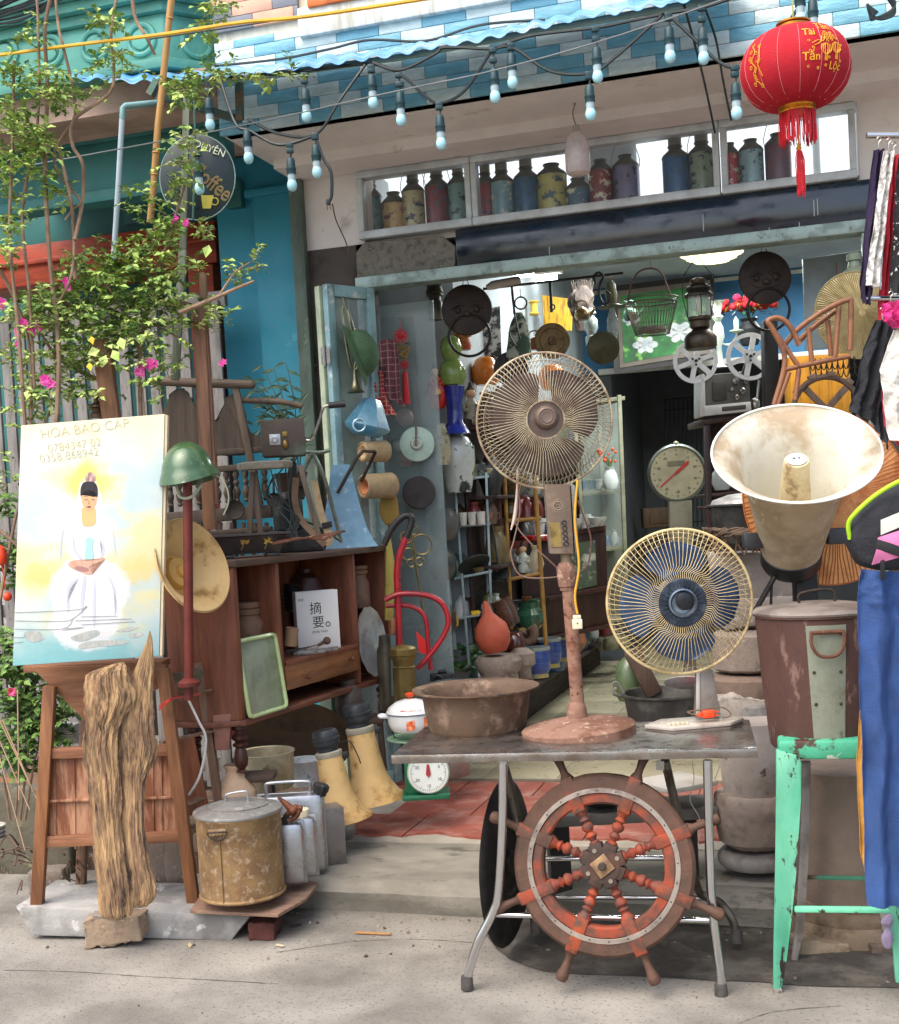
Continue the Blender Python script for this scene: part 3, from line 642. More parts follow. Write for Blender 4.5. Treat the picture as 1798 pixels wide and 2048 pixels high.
lcurve(m, [(12, 30), (14, 4), (10, -6), (16, -30)], A0-1.25, .9); lcurve(m, [(4, 0), (18, 2)], A0-1.25, .9)
t.part('gold_drawing', m, GT)
m = t.mb()
for i in range(16):
    a = 2*pi*(i+.5)/16; m.tube([((ell(h)*1.01+.3)*cos(a), (ell(h)*1.01+.3)*sin(a), h) for h in (2, 10, 20, 34, 54, 74, 94, 114, 130, 142, 147)], .45, 4)
t.part('rib', m, M('d98a8a', .5, bump=0))
# ---- vacuum flasks on the transom shelf
FLK = [(745,108,20,'caption',1,'5f7f7c','pale teal flask with a metal collar',0),(790,86,22,'',0,'c2a36c','tan flask painted with a black bird branch',0),(830,108,21,'',1,'b9b08a','beige flask with a red fan picture',1),(878,112,22,'',1,'7a2a35','dark red flask with a looped handle',1),(921,112,20,'',1,'6b8f8c','sea green flask beside the left mullion',0),
       (975,104,19,'',1,'8c3a45','red flask right of the left mullion',0),(1008,104,22,'',1,'79a3ad','pale blue enamel flask',0),(1057,106,23,'',1,'2f5f86','dark blue flask with a white flower',0),(1108,106,27,'',0,'b8b26a','wide yellow green flask',0),(1160,66,24,'',0,'3f5f78','short blue flask below the milky lamp',0),
       (1206,102,22,'',0,'7d3038','red flask with a yellow blossom',0),(1257,105,24,'',0,'6d6887','mauve flask with a wire bail handle',1),(1357,112,24,'',1,'2c5d8c','navy flask with a tall collar',0),(1410,114,24,'',1,'7f8f7a','olive green flask with a bent handle',1),
       (1466,104,16,'',0,'b03a44','bright red flask just right of the right mullion',0),(1508,106,22,'',0,'8fb3bd','silver ribbed metal flask',0),(1562,112,23,'',0,'5f3a4c','maroon and blue flask behind the lantern fringe',1)]
rf = random.Random(9)
for x, h, r_, _, cap_, c, lab, hd in FLK:
    Y = YW+.2
    zz = ZSI+.036; p = W(x, 450, Y=Y); t = Th('vacuum_flask', lab + ' on the transom shelf', 'flask', P=(p.x, Y, zz), group='vacuum flasks on the transom shelf')
    h = h*1.24; r_ = r_*1.12; b_ = h*.68
    n1 = {'c2': '2f3a4c', 's2': 9, 't': .57, 'w': .03}
    m = t.mb(); m.lathe([(r_, 0), (r_, b_)], 24); t.part('body', m, M(c, .35, .2, c2=rf.choice(['2c3440', 'd8d2b8', '7c2f35', '3d5560']), s2=rf.uniform(14, 30), t=.57, w=.03, bump=.05, coat=.5))
    m = t.mb(); m.lathe([(r_+.8, 0), (r_+.8, 4)], 24); t.part('foot_ring', m, STEEL); m = t.mb(); m.lathe([(r_+.6, b_-1), (r_+.6, b_+1), (r_*.92, b_+6), (r_*.62, b_+13), (r_*.5, b_+16), (r_*.48, b_+20), (r_*.56, b_+21), (r_*.56, b_+23)], 24); t.part('shoulder', m, M('6c6a60', .45, .6, c2='4e4a42', s2=8, bump=.1))
    if cap_: m = t.mb(); m.lathe([(r_*.5, b_+20), (r_*.5, h-3), (r_*.42, h), (0, h)], 20); t.part('cup', m, M('8a877c', .4, .5, bump=.05))
    if hd: m = t.mb(); m.tube([(-r_, 0, b_), (-r_*1.05, 0, b_+16), (-r_*.6, -2, h+7), (0, -2, h+10), (r_*.6, -2, h+7), (r_*1.05, 0, b_+16), (r_, 0, b_)], .9, 6, sm=3); t.part('handle', m, STEEL)
# ---- oval coffee sign
t = Th('coffee_sign', 'dark oval hanging sign with glowing script lettering and a drawn yellow cup', 'sign', 395, 355, Y=5.0, rot=(0, R(4), YAW-.05))
m = t.mb(); m.lathe([(73, -2), (76, 0), (73, 2)], 64, (0, 0, 0), (0, 1, 0), sx=1, sy=84/76.0); t.part('board', m, M('16292c', .35, 0, var=.15, bump=.02))
m = t.mb(); m.torus((0, 0, 0), 76, 1.2, 64, 6, sz=84/76.0); t.part('rim', m, M('8fa59f', .4))
LG = M('dfe9c8', .5, bump=0, var=0); LY = M('a3b85a', .5, 0, bump=0, var=0); k = t.k
text(t, 'lettering', 'DUYÊN', (23*k, -.008, 50*k), 20*k, LG, rot=(pi/2, R(20), 0), ext=.0008)
text(t, 'lettering', 'Coffee', (20*k, -.0065, -20*k), 44*k, LY, rot=(pi/2, R(38), 0), ext=.0008, sx=.8, weight=.0012)
text(t, 'lettering', 'Coffee', (20*k, -.0085, -20*k), 44*k, M('7a5a3a', .5, bump=0, var=0), rot=(pi/2, R(38), 0), ext=.0008, sx=.8)
m = t.mb(); m.prism([(12, -62), (28, -62), (34, -36), (8, -36)], -4, -3); m.torus((36, -3.5, -48), 7, 1.4, 20, 5); t.part('cup_drawing', m, M('a9a035', .5, bump=0))
m = t.mb(); m.tube([(0, 0, 84), (4, 0, 120), (0, 0, 150)], .7, 5); t.part('hanger', m, CB)
# ---- pipes, poles, posts on the left
t = Th('bamboo_pole', 'long leaning bamboo pole in front of the green balcony', 'pole', 300, 445, Y=4.75)
m = t.mb(); pts = [(300, 445), (308, 360), (316, 250), (322, 200), (330, 120), (338, 40), (345, -20)]
m.atube(pts, 7, 12)
for x, y in ((309, 350), (312, 306), (325, 170), (340, 38)): m.lathe([(7.2, -2), (8.6, 0), (7.2, 2)], 14, t.l(x, y), (.09, 0, 1))
t.solo(m, wood('b98a4a', '8e6a38', st=(4, 4, .5), rough=.5))
t = Th('drain_pipe', 'grey plastic pipe with an elbow bending back to the balcony', 'pipe', 228, 520, Y=4.7)
m = t.mb(); m.atube([(226, 540), (236, 380), (245, 225)], 5.5, 14); t.part('tube', m, M('9fb0b8', .4, bump=.02))
m = t.mb(); m.atube([(245, 238), (246, 216), (250, 212, 2), (320, 205, 45)], 6.3, 14); t.part('elbow', m, M('6d9493', .4, bump=.02))
t = Th('timber_post', 'weathered green grey timber post rising through the bougainvillea', 'post', 355, 720, Y=4.85)
m = t.mb(); m.abeam((350, 760), (366, 500), 15, 14, 1); m.abeam((366, 499), (374, 190), 13, 12, 1); t.solo(m, wood('7d8271', '58604f', st=(8, 8, .6)))
m = None
cable('green_pole', 'thin green pole beside the oval sign', 'pole', [(388,160,4.8),(390,300,4.8),(386,440,4.8)], .005, M('35564c', .5))
# ================= LEFT CLUSTER =================
def alimb(m, rows, dr=.8, n=56, amp=.12, fr=7, vf=.012, seed=0, dy=0, rnd=2.4, sub=6):
    """rows of (y, x_left, x_right): a weathered trunk or sack shape with an uneven, fibrous skin"""
    pts = spl([V(r) for r in rows], sub)
    rings = []
    for p in pts:
        a, b_ = m.th.l(p.y, p.x, dy), m.th.l(p.z, p.x, dy); c = (V(a)+V(b_))/2; rx = max(.3, (V(b_)-V(a)).length/2); ring = []
        for j in range(n):
            q = 2*pi*j/n; cx, cy = cos(q), sin(q)
            e = (abs(cx)**rnd + abs(cy)**rnd)**(-1/rnd)
            wb = p.x*vf + .5*noise.noise(V((seed, p.x*.02, cx))); N_ = noise.noise; nn_ = N_(V((cx*fr*.5+seed, cy*fr*.5, wb))) + .6*N_(V((cx*fr+seed, cy*fr, wb*1.7))) + .35*N_(V((cx*fr*2.2+seed, cy*fr*2.2, wb*4))) + ((.5-abs(N_(V((cx*fr*2.6, cy*fr*2.6+seed, wb*3)))))*.9 + .35*N_(V((cx*fr*5, cy*fr*5, p.x*.09))) - .3 if fr == 9 else 0)
            e *= 1 + amp*nn_
            ring.append(m.v((c.x + rx*e*cx, c.y + rx*dr*e*cy, c.z)))
        rings.append(ring)
    for A, B in zip(rings, rings[1:]):
        for j in range(n): m.f([A[j], A[(j+1) % n], B[(j+1) % n], B[j]])
    m.f(rings[0][::-1]); m.f(rings[-1]); return m
def Q(pts, ox, oy, sc): return [(ox+a/sc, oy+b/sc) for a, b in pts]
# -- concrete slab, stone, brick, board
t = Th('concrete_slab', 'long grey concrete slab with slanting ends lying at the road edge', 'slab', 265, 1880, Z=.0, rot=R(8))
m = t.mb(); m.aprism([(30, 1812), (500, 1832), (462, 1882), (62, 1872)], 0, 190, 3); m.rough(1.2, .05, 1, 2); t.solo(m, M('a09e9a', .92, 0, c2='7d7a76', s2=5, c3='c3c1bc', s3=12, t3=.63, bump=.4, bs=70))
t = Th('rough_stone', 'rough sandy stone block under the foot of the weathered trunk', 'stone', 222, 1898, Z=0, rot=R(12))
m = t.mb(); m.aprism([(165, 1842), (200, 1830), (278, 1835), (283, 1880), (240, 1893), (170, 1897)], 0, 55, 4); m.rough(6, .045, 3, 5); t.solo(m, M('9a8670', .95, 0, c2='7a6654', s2=12, c3='b3a28a', s3=25, bump=1, bs=60))
t = Th('stone_chip', 'thin flat stone wedge lying on the rough sandy block', 'stone', 205, 1840, D=4.5); m = t.mb(); m.aprism([(180, 1832), (225, 1829), (240, 1836), (190, 1839)], 0, 30, 1.5); m.rough(1.5, .1, 2, 3); t.solo(m, STN)
t = Th('red_brick', 'dark red brick propping the wooden board at the road edge', 'brick', 522, 1882, Z=0, rot=R(10))
m = t.mb(); m.aprism([(496, 1846), (548, 1848), (549, 1882), (497, 1880)], 0, 60, 3); m.rough(2.5, .06, 6, 5); t.solo(m, M('5a3029', .9, 0, c2='3f231f', s2=12, bump=.8, bs=60))
t = Th('wooden_board', 'dusty flat board under the rusty lidded pot', 'board', 480, 1828, Z=.112, rot=R(8))
m = t.mb(); q = [t.l(*p) for p in ((378, 1826, 0), (560, 1832, 0))]; 
pts = []
for x, y in ((380, 1824), (556, 1832), (612, 1800), (638, 1768), (560, 1755), (420, 1765)):
    g = t.ri @ (W(x, y, Z=.118) - t.loc); pts.append((g.x/t.k, g.y/t.k))
m.prism(pts, 0, 7, 1, 'z'); t.solo(m, wood('9a7c68', '6e5343', st=(2, 8, 8)))
# -- rusty pot with lid
def pot_at(name, label, cat, cx, yb, D, **k): return Th(name, label, cat, cx, yb, D=D, **k)
t = pot_at('rusty_pot', 'tall rusty metal pot with grey lid standing on the dusty board', 'pot', 486, 1786, 4.66)
PR = M('94774f', .75, .25, c2='6f5236', s2=17, t=.5, w=.14, c3='ad987c', s3=34, t3=.59, w3=.08, bump=.3, bs=60, var=.25, vs=5)
m = t.mb(); m.lathe([(84, 0), (87, 3), (87, 5), (84, 8), (83, 90), (84, 158), (87, 162), (87, 166), (80, 166), (79, 150)], 72); m.rough(.7, .03, 1); t.part('body', m, PR)
m = t.mb(); m.lathe([(88, 165), (89, 168), (88, 171), (80, 174), (50, 182), (20, 187), (0, 188)], 72); m.lathe([(62, 178.5), (63, 180.5), (61, 181)], 60, cap=False); t.part('lid', m, M('9a9894', .5, .6, c2='7d7772', s2=9, c3='b8b6b2', s3=20, bump=.3, bs=40))
m = t.mb(); m.tube([(-22, -4, 184), (-22, -4, 194), (-17, -4, 202), (17, -4, 206), (22, -4, 200), (23, -4, 184)], 2.6, 8, sm=3); t.part('lid_handle', m, ALU)
m = t.mb(); c = (-27, -81, 134); m.tube([(c[0]+20*cos(a)*.95, c[1]-2-1.5*sin(-a), c[2]+12+ -16*abs(sin(a))) for a in [pi*i/16 for i in range(17)]], 1.8, 8); m.tube([(c[0]-19, c[1]-2, c[2]+12), (c[0]+19, c[1]-2, c[2]+12)], 2, 8); t.part('side_handle', m, DK)
m = t.mb(); m.box(-44, -10, -84, -80, 139, 152, 1); [m.ball((x, -85, 141), 2.2) for x in (-34, -20)]; t.part('handle_plate', m, PR)
m = t.mb(); m.tube([(-24, -81.5, 4), (-24, -81.5, 130)], 1.4, 6); t.part('seam', m, PR)
# -- jerrycans, tin, vase
def can(name, label, cx, yb, D, wd, th_, h, rot=None, capc=None, hnd=True):
    t = Th(name, label, 'jerrycan', cx, yb, D=D, rot=rot); m = t.mb()
    m.box(-wd/2, wd/2, -th_/2, th_/2, 0, h, 13); t.part('tank', m, M('b4b5b8', .33, .9, c2='94969a', s2=6, w=.2, bump=.25, bs=14))
    m = t.mb(); 
    m.box(-wd/2-1.5, wd/2+1.5, -2, 2, -.5, h+1.5, 1.8); t.part('weld_rim', m, ALU)
    if hnd: m = t.mb(); m.tube([(-wd*.36, 0, h-2), (-wd*.36, 0, h+17), (-wd*.28, 0, h+22), (wd*.22, 0, h+22), (wd*.3, 0, h+16), (wd*.3, 0, h-2)], 4, 8, sm=3); t.part('handle', m, ALU)
    return t
t = can('jerrycan', 'large square shouldered aluminium jerrycan with black screw cap', 590, 1742, 5.02, 132, 44, 158)
m = t.mb(); z = V((.35, 0, 1)).normalized(); m.lathe([(13, 0), (13, 8), (15, 9), (15, 20), (12, 23), (0, 23)], 20, (58, -4, 152), z, fl=lambda a: 1+.06*cos(a*2*pi*10)); t.part('cap', m, BLK)
t = can('jerrycan', 'middle aluminium jerrycan with a ribbed white cap', 592, 1752, 4.86, 92, 40, 122, hnd=False)
m = t.mb(); m.lathe([(12, 0), (12, 14), (10, 16), (0, 16)], 20, (22, 0, 120), (0, 0, 1), fl=lambda a: 1+.05*cos(a*2*pi*12)); t.part('cap', m, CRM)
t = can('jerrycan', 'front dented aluminium jerrycan partly behind the rusty pot', 576, 1766, 4.78, 76, 40, 124, hnd=False)
m = t.mb(); m.tube([(4, -10, 122), (2, -12, 132), (10, -12, 142)], 6, 8); t.part('neck', m, DK)
t = Th('meat_grinder', 'small rusty iron clamp tool lying over the front jerrycan', 'tool', 588, 1628, D=4.74)
m = t.mb(); m.atube([(556, 1594), (570, 1606), (584, 1620)], [3, 6, 9], 8); m.atube([(572, 1632, 3), (592, 1614, 3), (600, 1625, 3)], 6, 8, sm=4); m.atube([(578, 1640), (590, 1634), (602, 1618)], 5, 7, sm=3); m.ball(t.l(586, 1622), 10); m.ball(t.l(600, 1616), 6); m.rough(1.5, .1, 4); t.solo(m, M('7d4a34', .7, .4, c2='4f352b', s2=20, bump=.4))
t = Th('tin_box', 'upright galvanised tin box behind the jerrycans', 'tin', 668, 1722, D=5.18, rot=YAW+.35)
m = t.mb(); m.box(-26, 20, -25, 25, 0, 112, 1.5); m.box(-30, 22, -30, 30, -6, 0, 1); t.solo(m, M('8f8a86', .5, .6, c2='77706b', s2=8, bump=.2))
t = Th('aluminium_vase', 'dull aluminium vase with flared mouth behind the tin box', 'vase', 688, 1678, D=5.4)
m = t.mb(); m.lathe([(17, 0), (24, 12), (27, 32), (22, 52), (13, 66), (15, 74), (28, 88), (26, 88), (12, 74)], 32, cap=False); t.solo(m, M('9a9c9d', .45, .8, c2='7f8183', s2=8, bump=.2))
t = Th('clay_jar', 'round unglazed clay jar with a collared neck behind the lidded pot', 'jar', 475, 1640, D=5.1)
m = t.mb(); m.lathe([(20, 0), (36, 14), (44, 40), (40, 62), (24, 84), (18, 92), (18, 104), (21, 108), (21, 112), (17, 112), (15, 104)], 40, cap=False); m.lathe([(0, 1), (20, 0)], 40, cap=False); t.solo(m, M('c9a98a', .75, 0, c2='a58467', s2=6, bump=.2))
t = Th('clay_pipe', 'square sided terracotta tube standing beside the ladder foot', 'pipe', 442, 1545, D=5.0); m = t.mb(); m.aprism([(425, 1430), (462, 1428), (458, 1500), (430, 1502)], 0, 25, 2); t.solo(m, M('8d6152', .85, c2='7a5042', s2=6, bump=.3))
t = Th('cream_basin', 'stained cream enamel basin under the cabinet', 'basin', 535, 1575, D=5.5)
m = t.mb(); m.lathe([(50, 0), (54, 6), (56, 68), (59, 72), (58, 74), (54, 72), (52, 10), (0, 8)], 48, cap=False); t.solo(m, M('cfc3a2', .5, 0, c2='a08f6c', s2=5, c3='6b5a42', s3=14, t3=.64))
t = Th('enamel_bowl', 'white enamel bowl with painted flowers behind the cream basin', 'bowl', 610, 1570, D=5.75); m = t.mb(); m.lathe([(24, 0), (32, 20), (38, 50), (40, 52), (36, 50), (28, 14), (0, 6)], 36, cap=False); t.solo(m, M('d5d9da', .3, 0, c2='7da2b5', s2=18, t=.62, w=.03, c3='c9642f', s3=22, t3=.66, bump=0))
t = Th('woven_tray', 'wide dark brown woven tray leaning beneath the cabinet', 'tray', 590, 1470, D=5.9, rot=(R(-50), 0, YAW)); m = t.mb(); m.lathe([(0, 8), (50, 2), (115, -12), (118, -14), (110, -12), (0, 4)], 48, cap=False); t.solo(m, M('5d4f40', .85, 0, c2='463b30', s2=6, bump=.5))
for lab, cx, yb, h, wd_, D in (('dark wooden stool under the left leg of the cabinet', 515, 1640, 95, 82, 5.15), ('dark wooden trestle under the right leg of the cabinet', 745, 1560, 130, 60, 6.0)):
    t = Th('small_stool', lab, 'stool', cx, yb, D=D); m = t.mb(); m.box(-wd_/2, wd_/2, -30, 30, h-14, h, 2); t.part('seat', m, wood('5a4638', '3b2e25', st=(1, 6, 6)))
    for sx in (-1, 1):
        for sy in (-1, 1): m = t.mb(); m.beam((sx*wd_*.42, sy*22, 0), (sx*wd_*.36, sy*22, h-14), 9, 9, 1); t.part('leg', m, wood('4a382d', '30251e'))
# -- loudspeaker horns
YEL = M('d2b077', .65, 0, c2='b8935a', s2=5, w=.12, c3='8d6a3a', s3=11, t3=.61, w3=.06, var=.07, bump=.1)
SPG = M('34383b', .5, .2, c2='26292c', s2=8, bump=.1)
for lab, cx, yb, D, s, ax in (('yellow trumpet loudspeaker standing bell down, nearer the camera', 684, 1640, 5.35, .93, (-.14, .02, 1)), ('taller yellow trumpet loudspeaker standing bell down, the rear one', 747, 1602, 5.6, 1.0, (-.13, .02, 1))):
    t = Th('horn_loudspeaker', lab, 'loudspeaker', cx, yb, D=D, group='yellow loudspeakers on the terrace'); z = V(ax).normalized()
    m = t.mb(); m.lathe([(r*s, h*s) for r, h in ((66, 0), (69, 1), (68, 4), (56, 14), (44, 34), (35, 60), (31, 95), (28, 128), (27, 146))], 48, (0, 0, 0), z, cap=False); t.part('bell', m, YEL)
    m = t.mb(); m.lathe([(r*s, h*s) for r, h in ((28, 140), (29, 142), (29, 150), (26, 152))], 40, (0, 0, 0), z); t.part('collar', m, M('a39e8c', .6))
    m = t.mb(); m.lathe([(r*s, h*s) for r, h in ((22, 150), (22, 160), (27, 164), (28, 168), (28, 176), (30, 177), (30, 181), (28, 182), (28, 192), (24, 198), (0, 199))], 32, (0, 0, 0), z, fl=lambda a: 1 + .02*(1 if cos(a*2*pi*8) > .6 else 0)); t.part('driver', m, SPG)
    m = t.mb(); c = z*168*s; m.tube([(c.x+24*s, -6, c.z), (c.x+50*s, -14, c.z+6), (c.x+66*s, -16, c.z-22), (c.x+72*s, -16, c.z-40)], 1.3, 6, sm=5); m.cbox((c.x+68*s*.6, -26, c.z-20*s), (12, 8, 14), bev=2); t.part('bracket', m, BLK)
t = Th('horn_loudspeaker', 'pale yellow loudspeaker horn lying tilted behind the red pole', 'loudspeaker', 388, 1130, D=4.72, rot=YAW)
a3 = V((.80, -.50, .30)).normalized()
m = t.mb(); m.lathe([(98, 0), (100, -2), (98, -5), (78, -12), (56, -36), (42, -60), (30, -95)], 64, (0, 0, 0), a3, cap=False); m.lathe([(97, 0), (76, -10), (54, -33), (40, -57), (20, -70)], 64, (0, 0, 0), a3, cap=False); t.part('bell', m, YEL)
m = t.mb(); m.lathe([(40, -57), (34, -56), (30, -40), (14, -38), (12, -30), (0, -30)], 40, (0, 0, 0), a3, cap=False); t.part('reflex_cone', m, M('d2a456', .55))
# -- canvas with painted seated figure in white
t = Th('painting', 'unframed canvas of a seated veiled woman in white above blue water', 'painting', 180, 1330, D=4.62, rot=YAW-.06)
cv = [(42, 851), (329, 828), (318, 1312), (25, 1332)]
m = t.mb(); m.aprism(cv, 0, 15, 1.2)
k = t.k
def LK(x, y): a = t.l(x, y); return V((a[0]*k, 0, a[2]*k))
cm = M('d9dcc4', .7, var=0, bump=.25, bs=350); N, L_, bs_ = nodes(cm)
tc = N.new('ShaderNodeTexCoord'); sp = N.new('ShaderNodeSeparateXYZ'); L_.new(tc.outputs['Object'], sp.inputs[0])
def nmr(x, a, b_, lo=0, hi=1, st_='SMOOTHSTEP'):
    n = N.new('ShaderNodeMapRange'); n.interpolation_type = st_; n.inputs[1].default_value = a; n.inputs[2].default_value = b_; n.inputs[3].default_value = lo; n.inputs[4].default_value = hi; L_.new(x, n.inputs[0]); return n.outputs[0]
def nmx(f, a, b_):
    n = N.new('ShaderNodeMix'); n.data_type = 'RGBA'; L_.new(f, n.inputs[0])
    for i, q in ((6, a), (7, b_)):
        if isinstance(q, str): n.inputs[i].default_value = lin(q)
        else: L_.new(q, n.inputs[i])
    return n.outputs[2]
def nns(sc, st_=(1, 1, 1)):
    mp = N.new('ShaderNodeMapping'); mp.inputs['Scale'].default_value = st_; L_.new(tc.outputs['Object'], mp.inputs[0]); n = N.new('ShaderNodeTexNoise'); n.inputs['Scale'].default_value = sc; n.inputs['Detail'].default_value = 8; L_.new(mp.outputs[0], n.inputs[0]); return n.outputs[0]
def nad(a, b_, op='ADD'):
    n = N.new('ShaderNodeMath'); n.operation = op
    for i, q in ((0, a), (1, b_)):
        if isinstance(q, (int, float)): n.inputs[i].default_value = q
        else: L_.new(q, n.inputs[i])
    return n.outputs[0]
n1 = nns(5); zc = nad(sp.outputs[2], nad(nad(n1, -.5), .35, 'MULTIPLY'))
zt_ = LK(180, 840).z; zb_ = LK(180, 1320).z; hh = zt_-zb_
col = nmx(nmr(nns(3.5), .42, .6), 'ccd6cf', 'b9cdd0'); col = nmx(nmr(nns(2.6, (1, 1, 2)), .5, .62), col, 'dcd6a6')
col = nmx(nmr(zc, zb_+.72*hh, zb_+1.05*hh), col, 'ddd5ac'); col = nmx(nmr(zc, zb_+.16*hh, zb_-.02*hh), col, '86bfc2')
col = nmx(nad(nmr(zc, zb_+.27*hh, zb_+.36*hh), nmr(zc, zb_+.55*hh, zb_+.4*hh), 'MULTIPLY'), col, 'd8d2a2')
def ndist(c, sx=1):
    mp = N.new('ShaderNodeVectorMath'); mp.operation = 'SUBTRACT'; L_.new(tc.outputs['Object'], mp.inputs[0]); mp.inputs[1].default_value = c
    s_ = N.new('ShaderNodeVectorMath'); s_.operation = 'MULTIPLY'; L_.new(mp.outputs[0], s_.inputs[0]); s_.inputs[1].default_value = (sx, 0, 1)
    l = N.new('ShaderNodeVectorMath'); l.operation = 'LENGTH'; L_.new(s_.outputs[0], l.inputs[0]); return l.outputs['Value']
hd = LK(178, 965)
col = nmx(nmr(nad(ndist(hd), nad(nad(nns(18), -.5), .08, 'MULTIPLY')), 60*k, 22*k), col, 'e5cd6c')
col = nmx(nad(nmr(nad(ndist(LK(80, 1150), .8), nad(nad(nns(20), -.5), .09, 'MULTIPLY')), 34*k, 14*k), .8, 'MULTIPLY'), col, 'dcc678')
col = nmx(nad(nmr(nad(ndist(LK(276, 1140), .8), nad(nad(nns(20), -.5), .09, 'MULTIPLY')), 34*k, 14*k), .8, 'MULTIPLY'), col, 'dccb86')
for (cx, cy, ry, sx_) in ((178, 1180, 72, .82), (170, 1250, 56, .72), (178, 1085, 52, 1.0), (178, 1000, 40, 1.5), (205, 1225, 46, 1.1), (140, 1225, 46, 1.1), (180, 1010, 60, 2.2)):
    col = nmx(nad(nmr(nad(ndist(LK(cx, cy), sx_), nad(nad(nns(26), -.5), .05, 'MULTIPLY')), ry*k, (ry-12)*k), .85, 'MULTIPLY'), col, 'e2e3e3')
L_.new(col, bs_.inputs['Base Color'])
t.part('canvas', m, cm)
m = t.mb(); m.aprism([(330.5, 829), (335, 832), (324, 1311), (319.5, 1312)], 1.5, 14); t.part('canvas_edge', m, M('c9b999', .7, bump=.2, bs=200))
def paint(name, poly, c, dy, sm=3, c2=None, dens=9):
    m = t.mb()
    P_ = spl([V((a, b, 0)) for a, b in poly], sm, True) if sm else [V((a, b, 0)) for a, b in poly]
    vs_ = [m.v(m.A((p.x, p.y, dy))) for p in P_]; f = m.f(vs_); bmesh.ops.triangulate(m.b, faces=[f]) if f else None
    t.part(name, m, M(c, .7, 0, c2=c2, s2=dens, w=.15, var=.03, bump=.2, bs=350, st=(2, 1, .6)))
Z6 = lambda pts: Q(pts, 0, 800, 3.717)
for i, s_ in enumerate([[(540, 1000), (560, 1100), (610, 1180), (600, 1190), (545, 1110)], [(700, 1000), (760, 1080), (750, 1160), (765, 1170), (775, 1080)], [(560, 1330), (500, 1400), (500, 1560), (515, 1560), (520, 1410), (580, 1335)], [(620, 1320), (600, 1480), (615, 1600), (625, 1480), (640, 1330)], [(700, 1320), (690, 1600), (705, 1700), (712, 1500)], [(800, 1300), (860, 1420), (850, 1600), (870, 1500)], [(470, 950), (440, 1100), (450, 1180), (460, 1080)], [(840, 960), (855, 1060), (862, 1160), (848, 1080)]]):
    paint('painted_fold', Z6(s_), 'bfc3cc', -.5)
paint('painted_neck', Z6([(612, 800), (700, 800), (712, 850), (705, 925), (650, 940), (615, 930), (606, 850)]), 'dfb67c', -.6)
paint('painted_face', Z6([(604, 690), (640, 668), (690, 668), (720, 700), (716, 760), (695, 805), (660, 835), (628, 805), (608, 760)]), 'd9ac80', -.8)
paint('painted_hair', Z6([(600, 720), (598, 660), (620, 615), (665, 605), (705, 615), (725, 655), (724, 720), (712, 700), (690, 676), (640, 674), (612, 695)]), '2d2a2e', -1.0)
paint('painted_crown', Z6([(640, 605), (636, 570), (648, 545), (670, 535), (695, 545), (706, 565), (702, 605)]), '9a6a5c', -1.0, c2='d8cfc8', dens=60)
for s_ in ([(622, 738), (640, 746), (656, 738), (640, 741)], [(676, 738), (692, 746), (708, 738), (692, 741)], [(620, 722), (640, 716), (655, 722), (640, 719)], [(674, 722), (690, 716), (708, 722), (690, 719)]): paint('painted_eye', Z6(s_), '4a3a34', -1.1, 2)
paint('painted_lips', Z6([(642, 795), (656, 789), (662, 791), (672, 789), (680, 795), (662, 803)]), '8f4a44', -1.1, 2)
paint('painted_nose', Z6([(660, 738), (668, 770), (655, 773), (657, 765)]), 'b88a62', -1.1, 2)
paint('painted_vase', Z6([(640, 1030), (690, 1030), (688, 1100), (695, 1160), (680, 1195), (640, 1195), (630, 1160), (642, 1100)]), 'a3d3cc', -.8)
paint('painted_hands', Z6([(510, 1210), (560, 1190), (640, 1195), (700, 1190), (760, 1170), (780, 1185), (720, 1220), (660, 1240), (690, 1290), (640, 1295), (560, 1260), (515, 1240)]), 'd3ab92', -.9, c2='b98878', dens=30)
paint('painted_shadow', Z6([(560, 1240), (600, 1235), (660, 1255), (650, 1275), (600, 1275), (562, 1260)]), 'a87874', -1)
m = t.mb()
for s_ in ([(110, 1578), (350, 1570), (590, 1555), (640, 1530)], [(110, 1640), (400, 1643), (530, 1630), (650, 1530)], [(90, 1700), (460, 1700), (540, 1630)], [(470, 1710), (620, 1690), (460, 1700)], [(600, 1610), (870, 1605)], [(560, 1640), (980, 1625)], [(600, 1670), (1000, 1645)], [(100, 1760), (170, 1762), (180, 1750)], [(100, 1805), (170, 1795)]):
    m.atube([(a, b_, -1) for a, b_ in Z6(s_)], .6, 4, sm=4)
t.part('painted_branches', m, M('a3a6a8', .7, bump=0))
for s_ in ([(180, 1730), (280, 1720), (330, 1770), (260, 1800), (200, 1780)], [(530, 1760), (700, 1710), (740, 1740), (640, 1790), (560, 1790)], [(590, 1820), (700, 1790), (950, 1790), (900, 1820), (720, 1835), (600, 1850)], [(960, 1740), (1050, 1730), (1060, 1750), (980, 1770)], [(860, 1720), (950, 1690), (1030, 1690), (960, 1720)]):
    paint('painted_reflection', Z6(s_), 'b5b4ac', -.6, c2='8f9a98', dens=40)
PENC = M('c4bc9b', .8, bump=0, var=0)
def ctext(s, x, y, sz):
    a = t.l(x, y); text(t, 'scribbled_lettering', s, (a[0]*k, -.0015, a[2]*k), sz*k, PENC, rot=(pi/2, R(-4), 0), ext=.0003, align='LEFT', weight=-.0009)
ctext('HOA BAO CAP', 82, 878, 27); ctext('0784347 02', 96, 905, 23); ctext('0358 868942', 80, 926, 23)
